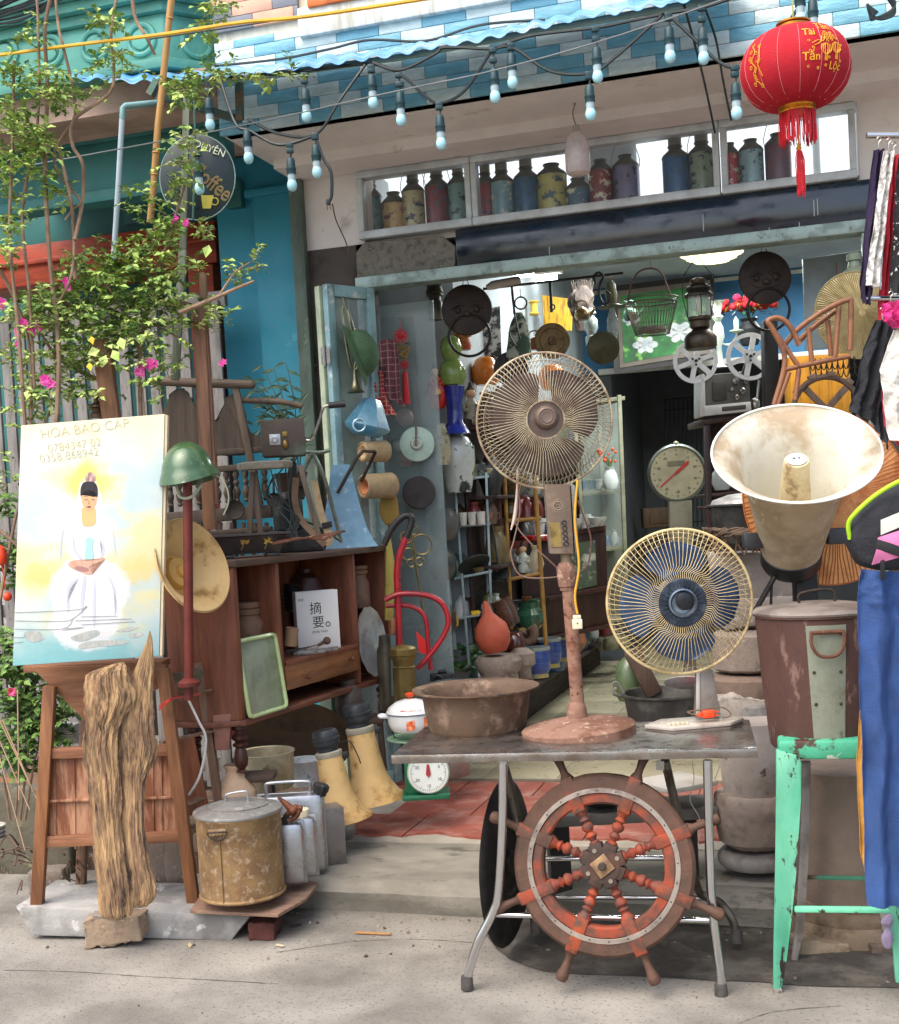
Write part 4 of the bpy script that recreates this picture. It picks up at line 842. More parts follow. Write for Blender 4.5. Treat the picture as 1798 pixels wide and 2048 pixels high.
# -- trunk
t = Th('driftwood', 'tall split driftwood trunk with furrowed golden bark leaning on the stand', 'driftwood', 225, 1830, D=4.5)
TRK = M('b08f66', .9, 0, c2='7d624c', s2=7, t=.5, w=.08, c3='43352b', s3=6, t3=.6, w3=.05, var=.4, vs=9, bump=1, bs=30, st=(5, 5, .8))
s3 = 3.296
def RW(rows): return [(1280+y/s3, a/s3, b_/s3) for y, a, b_ in rows]
m = t.mb()
alimb(m, RW([(150, 770, 815), (175, 690, 825), (215, 590, 835), (270, 570, 850), (400, 568, 880), (560, 566, 800), (700, 550, 775), (880, 580, 790), (1000, 590, 790), (1150, 612, 785), (1350, 622, 800), (1500, 632, 825), (1650, 655, 850), (1780, 668, 862), (1825, 700, 850)]), .5, 200, .2, 9, .009, 1, 0, sub=12)
t.part('left_limb', m, TRK)
m = t.mb()
alimb(m, RW([(-60, 985, 990), (0, 970, 1003), (100, 930, 1008), (200, 890, 1010), (330, 850, 1000), (500, 800, 1002), (620, 780, 1006), (700, 778, 1022), (800, 785, 1005), (900, 800, 960), (1050, 815, 950), (1200, 800, 950), (1350, 800, 960), (1500, 820, 990), (1620, 835, 1018), (1700, 850, 1020), (1760, 870, 960)]), .45, 200, .2, 9, .009, 8, 14, sub=12)
t.part('right_limb', m, TRK)
# -- wooden hopper stand
WR = wood('98653f', '6b4429', st=(7, 7, .8)); WRX = wood('a06f4d', '70452e', st=(.8, 7, 7)); WGL = wood('8a6a52', '5c4536', st=(7, 7, .8))
t = Th('wooden_stand', 'old red brown wooden hopper stand with splayed legs carrying the painting', 'stand', 230, 1825, D=4.8)
m = t.mb(); m.aprism([(62, 1334), (330, 1330), (330, 1370), (180, 1452)], 8, 20, 1); t.part('hopper_board', m, WRX)
m = t.mb(); m.abeam((332, 1326, 60), (60, 1334, 60), 14, 80, 1); t.part('top_rail', m, WRX)
for nm, a, b_, wd_ in (('leg', (74, 1822, 0), (100, 1372, 0), 24), ('leg', (388, 1812, 0), (326, 1338, 0), 24), ('leg', (162, 1780, 130), (170, 1440, 130), 19), ('leg', (438, 1610, 130), (398, 1325, 130), 17)):
    m = t.mb(); m.abeam(a, b_, wd_, 20, 1.5); t.part(nm, m, WR if wd_ > 22 else WGL)
for a, b_ in (((95, 1506, 2), (345, 1500, 2)), ((86, 1683, 2), (368, 1672, 2))): m = t.mb(); m.abeam(a, b_, 22, 12, 1); t.part('crossbar', m, WRX)
m = t.mb(); m.aprism([(98, 1516), (340, 1510), (362, 1664), (88, 1674)], 8, 14); m.abeam((95, 1602, 5), (356, 1594, 5), 5, 10, 1); [m.abeam((a, 1518, 7), (a+2, 1672, 7), 2.5, 3) for a in (110, 148, 190, 305, 322)]; t.part('panel', m, wood('b08365', '7c4a30', st=(5, 5, .8), s2=6, w=.08))
m = t.mb()
for a, b_ in (((330, 1408, 20), (420, 1380, 120)), ((322, 1485, 20), (425, 1462, 120)), ((370, 1610, 10), (405, 1596, 100)), ((375, 1665, 10), (400, 1650, 100))): m.abeam(a, b_, 5, 16, 1)
t.part('rung', m, WGL)
m = t.mb(); m.aprism([(330, 1488), (388, 1474), (418, 1620), (352, 1640)], 120, 126); t.part('side_board', m, wood('8a5233', '5d3420', st=(7, 7, .7)))
t2 = Th('coal_scoop', 'grey bent sheet metal scoop hanging between the stand posts', 'scoop', 372, 1395, D=4.85); m = t2.mb(); m.grid(lambda u, v: (V(t2.l(345+52*u, 1345-10*u, 0)) + V((0, -26*sin(pi*u)+50*v, -46*sin(pi*v*.9)*(.6+.4*sin(pi*u))))), 12, 12, 1.5); t2.solo(m, M('6d6656', .7, .3, c2='57503f', s2=8))
t2 = Th('red_string', 'red plastic twine tied round the stand posts', 'string', 330, 1405, D=4.72); m = t2.mb(); [m.atube([(318, 1412+i*3, 0), (332, 1402+i*2, -6), (346, 1396+i, 0), (400, 1390-i, 90)], 1, 5, sm=3) for i in range(4)]; t2.solo(m, M('c0453d', .5))
t2 = Th('white_tube', 'bent white plastic tube curving inside the stand', 'tube', 400, 1560, D=4.86); m = t2.mb(); m.atube([(372, 1390, 10), (396, 1440, 10), (412, 1480, 10), (400, 1550, 10), (378, 1590, 10)], 2.6, 8, sm=6); t2.solo(m, WHT)
t2 = Th('folded_sheets', 'stack of pale folded sheets on the rear shelf of the stand', 'sheets', 130, 1480, D=5.3); m = t2.mb(); [m.box(-30+i, 35-i*2, -30, 30, i*5-4, i*5, 1) for i in range(7)]; t2.solo(m, WHT)
# blocks under and behind the stand
for x, y, w_, h_, lab in ((315, 1770, 56, 95, 'square concrete block directly behind the driftwood trunk'), (362, 1765, 50, 100, 'pale stone block between the stand leg and the rusty pot'), (100, 1775, 70, 40, 'low flat stone behind the left stand leg')):
    t2 = Th('stone_block', lab, 'stone', x, y, D=5.15); m = t2.mb(); m.box(-w_/2, w_/2, -25, 25, -6, h_, 3); m.rough(1.5, .05, x, 3); t2.solo(m, STN)
# -- helmet on red pole
t = Th('red_pole', 'dark red metal pole standing behind the stand under the helmet', 'pole', 378, 1380, D=4.6)
m = t.mb(); m.atube([(377, 1400), (378, 1335), (375, 960)], 9.5, 20); m.lathe([(22, 0), (22, 8), (10, 16)], 20, t.l(378, 1372)); t.solo(m, M('6b2c23', .5, .3, c2='522019', s2=9, bump=.1))
t = Th('green_helmet', 'glossy dark green steel helmet sitting on the red pole', 'helmet', 380, 975, D=4.58, rot=(0, R(-3), YAW))
def hel(u, v):
    a = 2*pi*u; q = v; r_ = sin(q*pi/2); z = 80*cos(q*pi/2)**.9
    fl = 1 + (.1*max(0, q-.85)/.15)
    dz = (6*cos(a)*1 + 5*cos(2*a))*max(0, (q-.6)/.4)**2
    return (r_*54*cos(a)*fl + (4 if cos(a) > .5 else 0)*max(0, q-.8)*5, r_*62*sin(a)*fl, 12 + z + dz)
m = t.mb(); m.grid(hel, 48, 20, 1.4); t.part('shell', m, M('3d5c37', .28, .1, c2='2f4a2c', s2=7, w=.12, c3='8fa585', s3=26, t3=.66, w3=.03, coat=.5, bump=.05))
m = t.mb(); m.tube([(50, -10, 20), (66, -10, 10), (76, -10, -15), (74, -10, -40), (62, -10, -62)], 1.6, 6, sm=5); m.tube([(-20, -30, 6), (-15, -32, -18), (8, -34, -20), (30, -30, 2)], 3, 6, sm=5); t.part('chin_strap', m, M('8f957c', .7))
# ================= CABINET AND ITS LOAD =================
pL, pR = W(470, 1148, D=5.0), W(771, 1085, D=6.2)
th_ = atan2(pR.y-pL.y, pR.x-pL.x)
t = Th('wooden_cabinet', 'old open fronted wooden cabinet on turned legs, full of bric a brac', 'cabinet', 484, 1440, D=5.0, rot=th_)
k = t.k; CAB = t
x1 = t.l(782, 1318)[0]; xtr = t.l(771, 1085)[0]; zt = t.l(470, 1150)[2]; zt = (zt + t.l(771, 1087)[2])/2
DPT = 150
WCB = wood('804a32', '58301f', st=(5, 5, .8), rough=.5); WCX = wood('804a32', '4f2c20', st=(.8, 5, 5), rough=.5); WCT = wood('5f4636', '403027', st=(.8, 5, 5))
m = t.mb(); m.prism([(-36, 50), (-36, DPT+6), (x1+18, DPT+6), (x1+18, -10), (0, -10)], zt-1, zt+13, 2, 'z'); t.part('top', m, WCT)
m = t.mb(); m.prism([(-36, 50), (-36, DPT+6), (x1+14, DPT+6), (x1+14, -8), (0, -8)], -12, 0, 2, 'z'); t.part('base_board', m, WCX)
m = t.mb(); m.box(0, x1, DPT-6, DPT, 1, zt-2); t.part('back', m, WCB)
m = t.mb(); m.prism([(-28, 52), (-28, DPT), (-20, DPT), (-20, 56), (6, 8), (2, 2), (-4, 4)], 1, zt-2, 0, 'z'); t.part('side_panel', m, WCB)
m = t.mb(); m.box(x1-2, x1+8, 0, DPT, 1, zt-2, .5); t.part('side_panel', m, WCB)
m = t.mb(); m.box(-4, 10, -3, 9, .5, zt-2, 1); t.part('front_post', m, WCB)
m = t.mb(); m.box(x1-9, x1+9, -4, -.5, .5, zt-2, 1); t.part('front_post', m, WCB)
xd1 = t.l(560, 1260)[0]; xd2 = t.l(709, 1180)[0]
zd = (t.l(568, 1333)[2]+t.l(716, 1282)[2])/2; zdb = (t.l(571, 1393)[2]+t.l(718, 1330)[2])/2
m = t.mb(); m.box(xd1-6, xd1+6, -2, DPT-7, 1, zt-2, .6); t.part('divider', m, WCB)
m = t.mb(); m.box(xd2-5, xd2+5, -2, DPT-7, 1, zt-2, .6); t.part('divider', m, WCB)
m = t.mb(); m.box(xd1+7, xd2-6, 0, DPT-7, zd-6, zd+2, .6); t.part('shelf', m, WCX)
m = t.mb(); m.box(10, xd1-7, 90, DPT-7, t.l(520, 1235)[2]-12, t.l(520, 1235)[2]-6); t.part('shelf', m, WCX)
m = t.mb(); m.box(xd1+7, xd1+55, 80, DPT-7, t.l(590, 1222)[2]-3, t.l(590, 1222)[2]+1, .5); t.part('bracket_shelf', m, WCX)
m = t.mb(); m.box(xd1+8, xd2-7, -4, 0, zdb+1, zd-7, 1); dr = t.part('drawer', m, wood('8f5e38', '6b4024', st=(.8, 5, 5), rough=.35))
for x, y in ((608, 1354), (695, 1318)): a = t.l(x, y); m = t.mb(); m.lathe([(3, 0), (2.4, 4), (5, 7), (5.5, 10), (3, 13), (0, 13.5)], 16, (a[0], -4, a[2]), (0, -1, 0)); t.part('knob', m, wood('6d3a27', '4a2418', rough=.3), dr)
m = t.mb(); m.box(xd1+8, xd2-7, -6, -4.1, zd-7, zd+3, .8); t.part('rail', m, WCX)
LEG = [(9, 0), (12, 2), (7, 6), (13, 14), (15, 26), (12, 44), (9, 50), (15, 54), (15, 58), (9, 62), (16, 68), (17, 74), (10, 80), (9, 84), (16, 88), (16, 98)]
for x, y in ((20, 22), (x1-12, 22), (-14, 110), (x1-12, 120)): m = t.mb(); m.lathe([(r_, h-110) for r_, h in LEG], 20, (x, y, 0)); t.part('leg', m, wood('4f2b20', '331a14', rough=.4))
def on(name, label, cat, fx, fz, fy=0, rot=None, **kw):   # stand on the cabinet frame at local px (fx, fy, fz)
    P = CAB.loc + CAB.rm @ V((fx*k, fy*k, fz*k)); return Th(name, label, cat, P=P, rot=YAW if rot is None else rot, **kw)
def cl(x, y, dy=0): return CAB.l(x, y, dy)
# tray green leaning
a = cl(530, 1395); xa = cl(490, 1300)[0]; xb = cl(556, 1300)[0]
t = on('green_tray', 'pale green rectangular tray leaning upright in the left bay of the cabinet', 'tray', (xa+xb)/2-4, 2, -4, rot=(R(-7), 0, th_))
m = t.mb(); hw = (xb-xa)/2+7; hh = 150
m.prism([(-hw, 8), (-hw+8, 0), (hw-8, 0), (hw, 8), (hw, hh-8), (hw-8, hh), (-hw+8, hh), (-hw, hh-8)], -3, 1, 1); t.part('tray_bottom', m, M('9aa28a', .4, .4, c2='83896e', s2=6, coat=.2))
m = t.mb(); m.tube([(x, -6, z) for x, z in spl2] if 0 else [(-hw, -6, 10), (-hw+2, -6, 3), (-hw+10, -6, 0), (hw-10, -6, 0), (hw-2, -6, 3), (hw, -6, 10), (hw, -6, hh-10), (hw-2, -6, hh-3), (hw-10, -6, hh), (-hw+10, -6, hh), (-hw+2, -6, hh-3), (-hw, -6, hh-10)], 4.5, 8, closed=True); t.part('tray_rim', m, M('b5c78c', .35, .2, coat=.3))
xa = cl(716, 1250)[0]; xb = cl(767, 1230)[0]
t = on('silver_tray', 'oval tarnished silver tray with scalloped edge leaning in the right bay', 'tray', (xa+xb)/2+2, 4, -5, rot=(R(-6), 0, th_))
m = t.mb(); hw = (xb-xa)/2*.9; m = t.mb(); m.lathe([(0, 0), (.82, 0), (.88, -.03), (1, -.08), (1.0, -.06), (.88, 0), (0, .03)], 112, (0, 0, 72), (0, 1, 0), fl=lambda a: 1 + .015*cos(a*2*pi*14)); m.warp(lambda c: (c.x*hw, c.y*45, 72 + (c.z-72)*70)); t.solo(m, M('bfc2c2', .35, .6, c2='9da0a0', s2=10, bump=.05, bs=20))
# book
xa, xb = cl(622, 1240)[0], cl(697, 1220)[0]
t = on('white_book', 'white hardcover book with large black Chinese characters standing on the shelf', 'book', (xa+xb)/2-4, zd+3, 30, rot=YAW+.42)
hw = 44; hh = 118
m = t.mb(); m.box(-hw, hw, 0, 3, 0, hh, .6); m.box(-hw, hw, 19, 22, 0, hh, .6); m.box(-hw-.1, -hw+2, 3, 19, 0, hh); t.part('cover', m, WHT2 := M('e2e0da', .5, var=.03, bump=0))
m = t.mb(); m.box(-hw+3, hw-1.5, 3.1, 18.9, 1.5, hh-1.5); t.part('pages', m, M('cfcabd', .8, var=.05, bump=0))
INK = M('141414', .6, bump=0, var=0); kk = t.k
text(t, 'lettering', '摘', (-4*kk, -.0006, 74*kk), 26*kk, INK, ext=.0002); text(t, 'lettering', '要', (0*kk, -.0006, 46*kk), 26*kk, INK, ext=.0002); text(t, 'lettering', 'ZHAI YAO', (2*kk, -.0006, 34*kk), 7*kk, INK, ext=.0002)
text(t, 'lettering', '摘要', (-34*kk, -.0006, 100*kk), 6*kk, M('777777', bump=0), ext=.0002)
m = t.mb(); m.torus((20, -.5, 50), 4.5, .9, 16, 5); m.box(3, 3.8, -.6, -.2, 8, 18); t.part('printed_mark', m, INK)
# jars and small things in the cabinet
DJ = M('5a4436', .5, 0, c2='3d2c22', s2=8, bump=.2)
def jar(lab, x, y, dy, prof, mt, name='stoneware_jar', cat='jar', rot=None):
    a = cl(x, y, dy); t = on(name, lab, cat, a[0], a[2], dy, rot=rot); m = t.mb(); m.lathe(prof, 32, cap=False); t.solo(m, mt); return t
jar('brown screw topped stoneware jar behind the green tray', 498, 1300, 70, [(0, 0), (30, 0), (34, 10), (34, 55), (26, 66), (26, 70), (29, 72), (29, 82), (26, 84), (29, 86), (29, 96), (0, 98)], M('7d5a42', .6, c2='5d4231', s2=6, bump=.2))
jar('dark ribbed glass insulator stack on the little bracket shelf', 585, 1222, 100, [(0, 0), (14, 0)]+[(14+(i % 2)*4, 3+i*4) for i in range(14)]+[(0, 58)], M('23272b', .2, .3, coat=.5, bump=0), 'ribbed_jar')
jar('tall dark brown vase in shadow at the back of the middle bay', 618, 1275, 120, [(0, 0), (24, 0), (36, 40), (38, 90), (30, 120), (14, 130), (14, 138), (0, 138)], M('4d2f26', .4, c2='39221b', bump=.05))
jar('brown jar with threaded neck behind the oval silver tray', 720, 1215, 60, [(0, 0), (22, 0), (22, 50), (17, 58), (17, 66), (21, 68), (21, 74), (18, 76), (21, 78), (21, 84), (0, 85)], M('8a6a52', .6, c2='6b4e3b', s2=7))
jar('short clay pipe tube standing on the shelf papers', 581, 1291, 20, [(11, 0), (13, 0), (13, 36), (10, 36), (9, 4), (0, 4)], M('8d6f55', .8, bump=.3), 'clay_tube', 'tube', rot=(0, R(10), 0))
t = on('shelf_clutter', 'dusty knives and metal strips heaped on the middle shelf', 'tools', cl(620, 1300)[0], zd+3, 20); m = t.mb(); r = random.Random(12)
for i in range(11): x = r.uniform(-34, 50); y = r.uniform(-14, 50); a = r.uniform(-.5, 1.2); L = r.uniform(14, 30); m.beam((x-L*cos(a), y-L*sin(a), r.uniform(0, 5)), (x+L*cos(a), y+L*sin(a), r.uniform(3, 12)), r.uniform(5, 10), 2, .4)
t.solo(m, M('8f8b86', .5, .5, c2='5d4a3d', s2=14))
t = on('wooden_pestle', 'small round headed wooden pestle on the shelf before the book', 'pestle', cl(637, 1270)[0], zd+5, 5); m = t.mb(); m.tube([(-30, 0, 4), (0, 0, 12), (18, 0, 20)], [4, 3, 4], 8); m.ball((20, 0, 21), 8); t.solo(m, wood('6d5442', '4d3b2e'))
# --- on top of the cabinet
def top(name, label, cat, x, y, dy=30, **kw):
    a = cl(x, y, dy); P = CAB.loc + CAB.rm @ V((a[0]*k, dy*k, (zt+13)*k)); return Th(name, label, cat, P=P, rot=kw.pop('rot', YAW), **kw)
t = top('bonsai_pot', 'dark glazed oblong bonsai pot with yellow painted orchids', 'plant pot', 498, 1108, 60, rot=YAW+.25)
t.x = 0
m = t.mb(); K_ = M('3b3230', .4, 0, c2='2b2422', s2=6, coat=.2)
for (a0, b0_, z0), (a1, b1_, z1) in (((58, 30, 8), (76, 42, 48)),):
    pr = [(a0, z0), (a1-3, z1-6), (a1+4, z1-4), (a1+4, z1), (a1-6, z1), (a1-9, z1-6)]
    rings = [[m.v((sx*r_, sy*(r_-28), z)) for sx, sy in ((-1, -1), (1, -1), (1, 1), (-1, 1))] for r_, z in pr]
    for A, B in zip(rings, rings[1:]):
        for j in range(4): m.f([A[j], A[(j+1) % 4], B[(j+1) % 4], B[j]])
    m.f(rings[0][::-1]); 
t.part('pot', m, K_)
m = t.mb(); m.box(-66, 66, -38, 38, 38, 42); t.part('soil', m, M('7d6a5a', .95, bump=.6))
for sx in (-1, 1): m = t.mb(); m.box(sx*46-14, sx*46+14, -28, 28, 0, 8, 2); t.part('foot', m, K_)
m = t.mb(); r = random.Random(3)
for cx in (-10, 36):
    for i in range(9): a = r.uniform(0, 3); m.leaf((cx+r.uniform(-4, 4), -40-.3, 28+r.uniform(-3, 3)), (cos(a), -.22, sin(a)*.6), (0, -1, .3), r.uniform(6, 12), 4)
    m.tube([(cx-3, -38.5, 26), (cx-8, -36.5, 16)], .8, 4)
m.warp(lambda c: (c.x, -(30.6+ (c.z-8)*.31) + 29-(29.2-0) + 28.2 - .0, c.z) if 0 else (c.x, -(a0-28) - (c.z-z0)*(a1-3-a0)/(z1-6-z0) - .8, c.z)); t.part('painted_orchid', m, M('c9a24a', .6, bump=0))
t = top('bull_tripod', 'folding metal tripod stand with weathered plank legs on the cabinet', 'tripod', 640, 1090, 60)
m = t.mb()
for p in ([(625, 905), (600, 960), (560, 1075)], [(625, 905), (650, 960), (683, 1085)], [(570, 930), (600, 905), (640, 905), (660, 900)], [(600, 905, 8), (560, 925, 8), (530, 925, 8)], [(560, 1062), (610, 1040), (684, 1082)]): m.atube(p, 4, 8, sm=3)
t.part('frame', m, M('69786c', .5, .5, c2='57493a', s2=9))
m = t.mb(); m.abeam((583, 1045, -40), (640, 1108, -60), 26, 6, 1); t.part('wooden_plate', m, wood('6f6a55', '4c4638'))
t = top('strap', 'brown leather strap hanging off the tripod over the cabinet edge', 'strap', 620, 1090, 10)
def strap(m, pts, w_, th=1.2):
    P_ = spl([V(m.A(p)) for p in pts], 6); L_ = []
    for i, p in enumerate(P_):
        a = P_[max(0, i-1)]; b_ = P_[min(len(P_)-1, i+1)]; d = (b_-a).normalized(); x = d.cross(V((.35, -1, .2))).normalized(); L_.append((p-x*w_/2, p+x*w_/2))
    n = len(L_)
    m.grid(lambda u, v: L_[min(n-1, int(round(u*(n-1))))][0].lerp(L_[min(n-1, int(round(u*(n-1))))][1], v), n-1, 2, th)
m = t.mb(); strap(m, [(592, 955, -20), (590, 1000, -22), (600, 1035, -24), (620, 1060, -26), (650, 1090, -30)], 13); t.part('webbing', m, M('80654c', .7, c2='5f4936', s2=10, bump=.3, bs=200)); m = t.mb(); m.atube([(588, 925, -18), (590, 950, -20)], 5, 8); t.part('buckle', m, IRON)
t = top('strap', 'sand coloured webbing strap with buckle beside the brown one', 'strap', 640, 1090, 12)
m = t.mb(); strap(m, [(628, 960, -20), (636, 1000, -22), (646, 1040, -24), (660, 1075, -28), (652, 1090, -34)], 14); t.part('webbing', m, M('b59a72', .7, c2='8f7855', s2=10, bump=.3, bs=200)); m = t.mb(); m.abeam((644, 1052, -30), (664, 1048, -30), 12, 3, 1); t.part('buckle', m, DK)
t = top('blue_horn', 'flared square blue sheet metal horn standing bell down on the cabinet', 'horn', 690, 1085, 70, rot=YAW+.1)
hb = [(64, 0), (56, 12), (44, 40), (34, 80), (26, 120), (20, 155), (18, 165)]
m = t.mb(); rings = [[m.v((sx*r_, sy*r_*.7, z)) for sx, sy in ((-1, -1), (1, -1), (1, 1), (-1, 1))] for r_, z in hb]
for A, B in zip(rings, rings[1:]):
    for j in range(4): m.f([A[j], A[(j+1) % 4], B[(j+1) % 4], B[j]])
m.f(rings[-1]); t.part('bell', m, M('6f93a8', .5, .2, c2='557d93', s2=7, w=.12, c3='8fa9b3', s3=18, bump=.15))
m = t.mb(); m.tube([(-10, -40, 108), (30, -44, 172), (45, -40, 188), (70, -36, 186)], 3.5, 6); m.tube([(70, -36, 186), (40, 0, 130)], 3.5, 6); t.part('handle', m, IRON)
t = top('stereo_case', 'small brown metal crank case with lens plate and bent handle', 'camera', 580, 1000, 60, rot=YAW+.1); t.loc = W(590, 912, D=5.45); t.k = dep(t.loc)/F
m = t.mb(); m.box(-64, 22, -22, 40, 0, 74, 4); m.warp(lambda c: c); t.part('case', m, M('4d4137', .55, .2, c2='372e27', s2=8, c3='6b7a6a', s3=4, t3=.6, w3=.1))
m = t.mb(); m.box(-48, -26, -24, -22, 22, 44, 1); m.lathe([(7, 0), (7, 3), (5, 4), (5, 1), (0, 1)], 20, (-37, -24, 33), (0, -1, 0)); t.part('lens_plate', m, ALU)
m = t.mb(); m.box(-22, -12, -25, -22, 38, 48, 1); m.ball((-17, -25, 22), 6, sz=1.6); t.part('latch', m, BRASS)
m = t.mb(); m.tube([(24, -8, 30), (36, -10, 32), (52, -12, 66), (62, -12, 92), (76, -12, 96)], 3, 8, sm=4); t.part('crank', m, STEEL); m = t.mb(); m.tube([(72, -12, 96), (106, -12, 98)], 6.5, 12); t.part('grip', m, BLK)
t = Th('camera_bench', 'dusty octagonal wooden seat on a post beneath the crank case', 'stool', 530, 1075, D=5.35)
m = t.mb(); m.lathe([(54, 0), (56, 4), (56, 12), (50, 15)], 8, t.l(530, 938), sy=.7); t.part('seat', m, wood('8a8474', '655f52', st=(1, 6, 6)))
for a, b_ in (((505, 945, 0), (498, 1085, 0)), ((506, 945, 5), (524, 1085, 5)), ((600, 930, 30), (640, 1080, 30))): m = t.mb(); m.abeam(a, b_, 10, 10, 1); t.part('leg', m, WDG)
t = top('black_motor', 'black cast iron machine with cables under the tripod', 'machine', 590, 1090, 80)
m = t.mb(); m.box(-50, 60, -25, 25, 0, 46, 6); m.lathe([(30, 0), (30, 60), (20, 74), (0, 76)], 20, (-10, 0, 46)); m.lathe([(16, 0), (16, 30)], 16, (40, -26, 24), (0, 1, 0)); m.rough(2, .05, 3, 1); t.solo(m, M('26282a', .5, .5, c2='3a3a38', s2=10))
r = random.Random(22); t = Th('coiled_cables', 'tangle of dark cables hanging between the bench and the machine', 'cables', 560, 1040, D=5.5); m = t.mb()
for i in range(7): m.atube([(530+i*9, 930+r.uniform(0, 20), 0), (520+r.uniform(0, 60), 990, r.uniform(-10, 10)), (540+r.uniform(0, 60), 1040, 0), (530+r.uniform(0, 70), 1080, 0)], 1.6, 5, sm=6)
t.solo(m, M('2a3330', .5))
# carved bench back with turned spindles behind
t = Th('carved_bench', 'dusty carved wooden bench back with scrolled crest and turned spindles', 'bench', 420, 1130, D=5.75)
BW = wood('5b4e42', '3e342c', rough=.8)
for y, h in ((905, 12), (938, 12), (1030, 26), (1065, 10)):
    m = t.mb(); m.abeam((335, y+8, 0), (545, y-8, 0), h, 14, 2); t.part('rail', m, BW)
SP = [(3, 0), (6, 4), (4, 8), (7, 16), (8, 22), (5, 30), (3, 34), (6, 38), (6, 42), (3, 46), (7, 56), (4, 66), (6, 70)]
for i in range(11):
    x = 342+i*19; m = t.mb(); m.lathe([(a, b_*1.0) for a, b_ in SP], 10, t.l(x, 1015-i*1.4)); t.part('spindle', m, BW)
for i in range(9):
    x = 346+i*23; m = t.mb(); m.abeam((x, 1125, 0), (x+3, 1045, 0), 8, 8, 1); t.part('slat', m, wood('4d342a', '35241d'))
m = t.mb(); m.aprism([(335, 905), (335, 800), (350, 782), (368, 778), (385, 800), (400, 838), (430, 842), (450, 800), (470, 788), (485, 815), (500, 865), (540, 880), (545, 900)], -3, 8, 1, sm=3); m.rough(4, .08, 3, 2); t.part('crest', m, BW)
m = t.mb(); m.abeam((470, 770, -5), (520, 1010, -5), 14, 12, 1.5); t.part('stile', m, WDG)
m = t.mb(); m.atube([(310, 762, -8), (400, 766, -8), (500, 769, -8)], 9, 12); m.ball(t.l(502, 769, -8), 9.5); t.part('top_rail', m, WDGX)
m = t.mb(); m.atube([(480, 800, 0), (560, 803, 0), (605, 812, 0)], 6, 10); t.part('arm', m, WDG)
# tall trestle uprights in the bougainvillea
t = Th('timber_trestle', 'tall worn timber trestle with a crosspiece and two pointed tops', 'trestle', 400, 1330, D=5.0)
for lab, a, b_, w_ in (('upright', (420, 1060, 0), (398, 620, 0), 24), ('upright', (432, 1010, 6), (404, 545, 6), 10)): m = t.mb(); m.abeam(a, b_, w_, 16, 2); t.part(lab, m, wood('8a6248', '5a3d2c', st=(8, 8, .8)))
m = t.mb(); m.aprism([(316, 590), (330, 596), (412, 612), (416, 624), (330, 612), (320, 606)], -8, 10, 2); m.aprism([(318, 592), (318, 545), (322, 528), (328, 526), (332, 545), (330, 592)], -4, 6, 2); m.aprism([(398, 612), (398, 550), (404, 542), (412, 548), (414, 612)], -6, 6, 2); t.part('crosspiece', m, wood('7d6048', '55402f'))
t = Th('timber_beam', 'short reddish timber leaning behind the top of the painting', 'beam', 215, 830, D=4.85); m = t.mb(); m.abeam((232, 900, 0), (202, 680, 0), 34, 24, 2); t.solo(m, wood('8a6040', '5f4029', st=(8, 8, .8)))
t = Th('brass_finial', 'small stacked bronze finial peeking over the painting', 'finial', 195, 835, D=4.9); m = t.mb(); m.lathe([(16, 0), (16, 6), (10, 10), (12, 18), (16, 20), (15, 24), (6, 30), (4, 38), (7, 42), (0, 48)], 20); t.solo(m, M('5d4b3a', .5, .5))
# potted bamboo by the teal pilaster
# ================= THINGS HUNG ON THE DOOR AND GLASS =================
YD = 5.95
def hang(name, label, cat, x, y, Y=6.05, **kw): return Th(name, label, cat, x, y, Y=Y, **kw)
t = hang('field_helmet', 'olive green sun helmet hung sideways on the open door', 'helmet', 716, 706, 5.9, rot=(0, R(72), YAW))
m = t.mb(); m.lathe([(0, 42), (18, 39), (34, 30), (44, 14), (48, 0), (62, -8), (64, -10), (60, -10), (44, -2)], 40, sx=1.05, cap=False); t.part('shell', m, M('4c6b4a', .8, 0, c2='3d5a3e', s2=8, bump=.2, bs=200))
m = t.mb(); m.torus((0, 0, 1), 48.5, 1.6, 40, 6, (0, 0, 1)); t.part('band', m, M('3d5a3e', .8)); m = t.mb(); [m.ball((46*cos(a), 46*sin(a), 14), 2) for a in (3.6, 4.4)]; t.part('vent', m, STEEL)
t = hang('brass_bugle', 'dull brass bugle hanging mouth down from the door', 'bugle', 712, 785, 5.85)
m = t.mb(); m.lathe([(2, 52), (3, 40), (5, 25), (9, 10), (17, 1), (19, 0), (16, 1), (7, 10)], 28, cap=False); t.part('bell', m, BR2 := M('7d7a62', .35, .8, c2='5f5c46', s2=8))
m = t.mb(); m.tube([(0, 0, 50), (8, 0, 80), (4, 0, 120), (-6, 0, 160), (-14, 0, 172), (-18, 0, 150), (-14, 0, 100), (-8, 0, 55), (0, 0, 46), (6, 0, 56), (0, -4, 110), (-12, -4, 178), (-14, 0, 190)], 2.6, 8, sm=5); t.part('tubing', m, BR2)
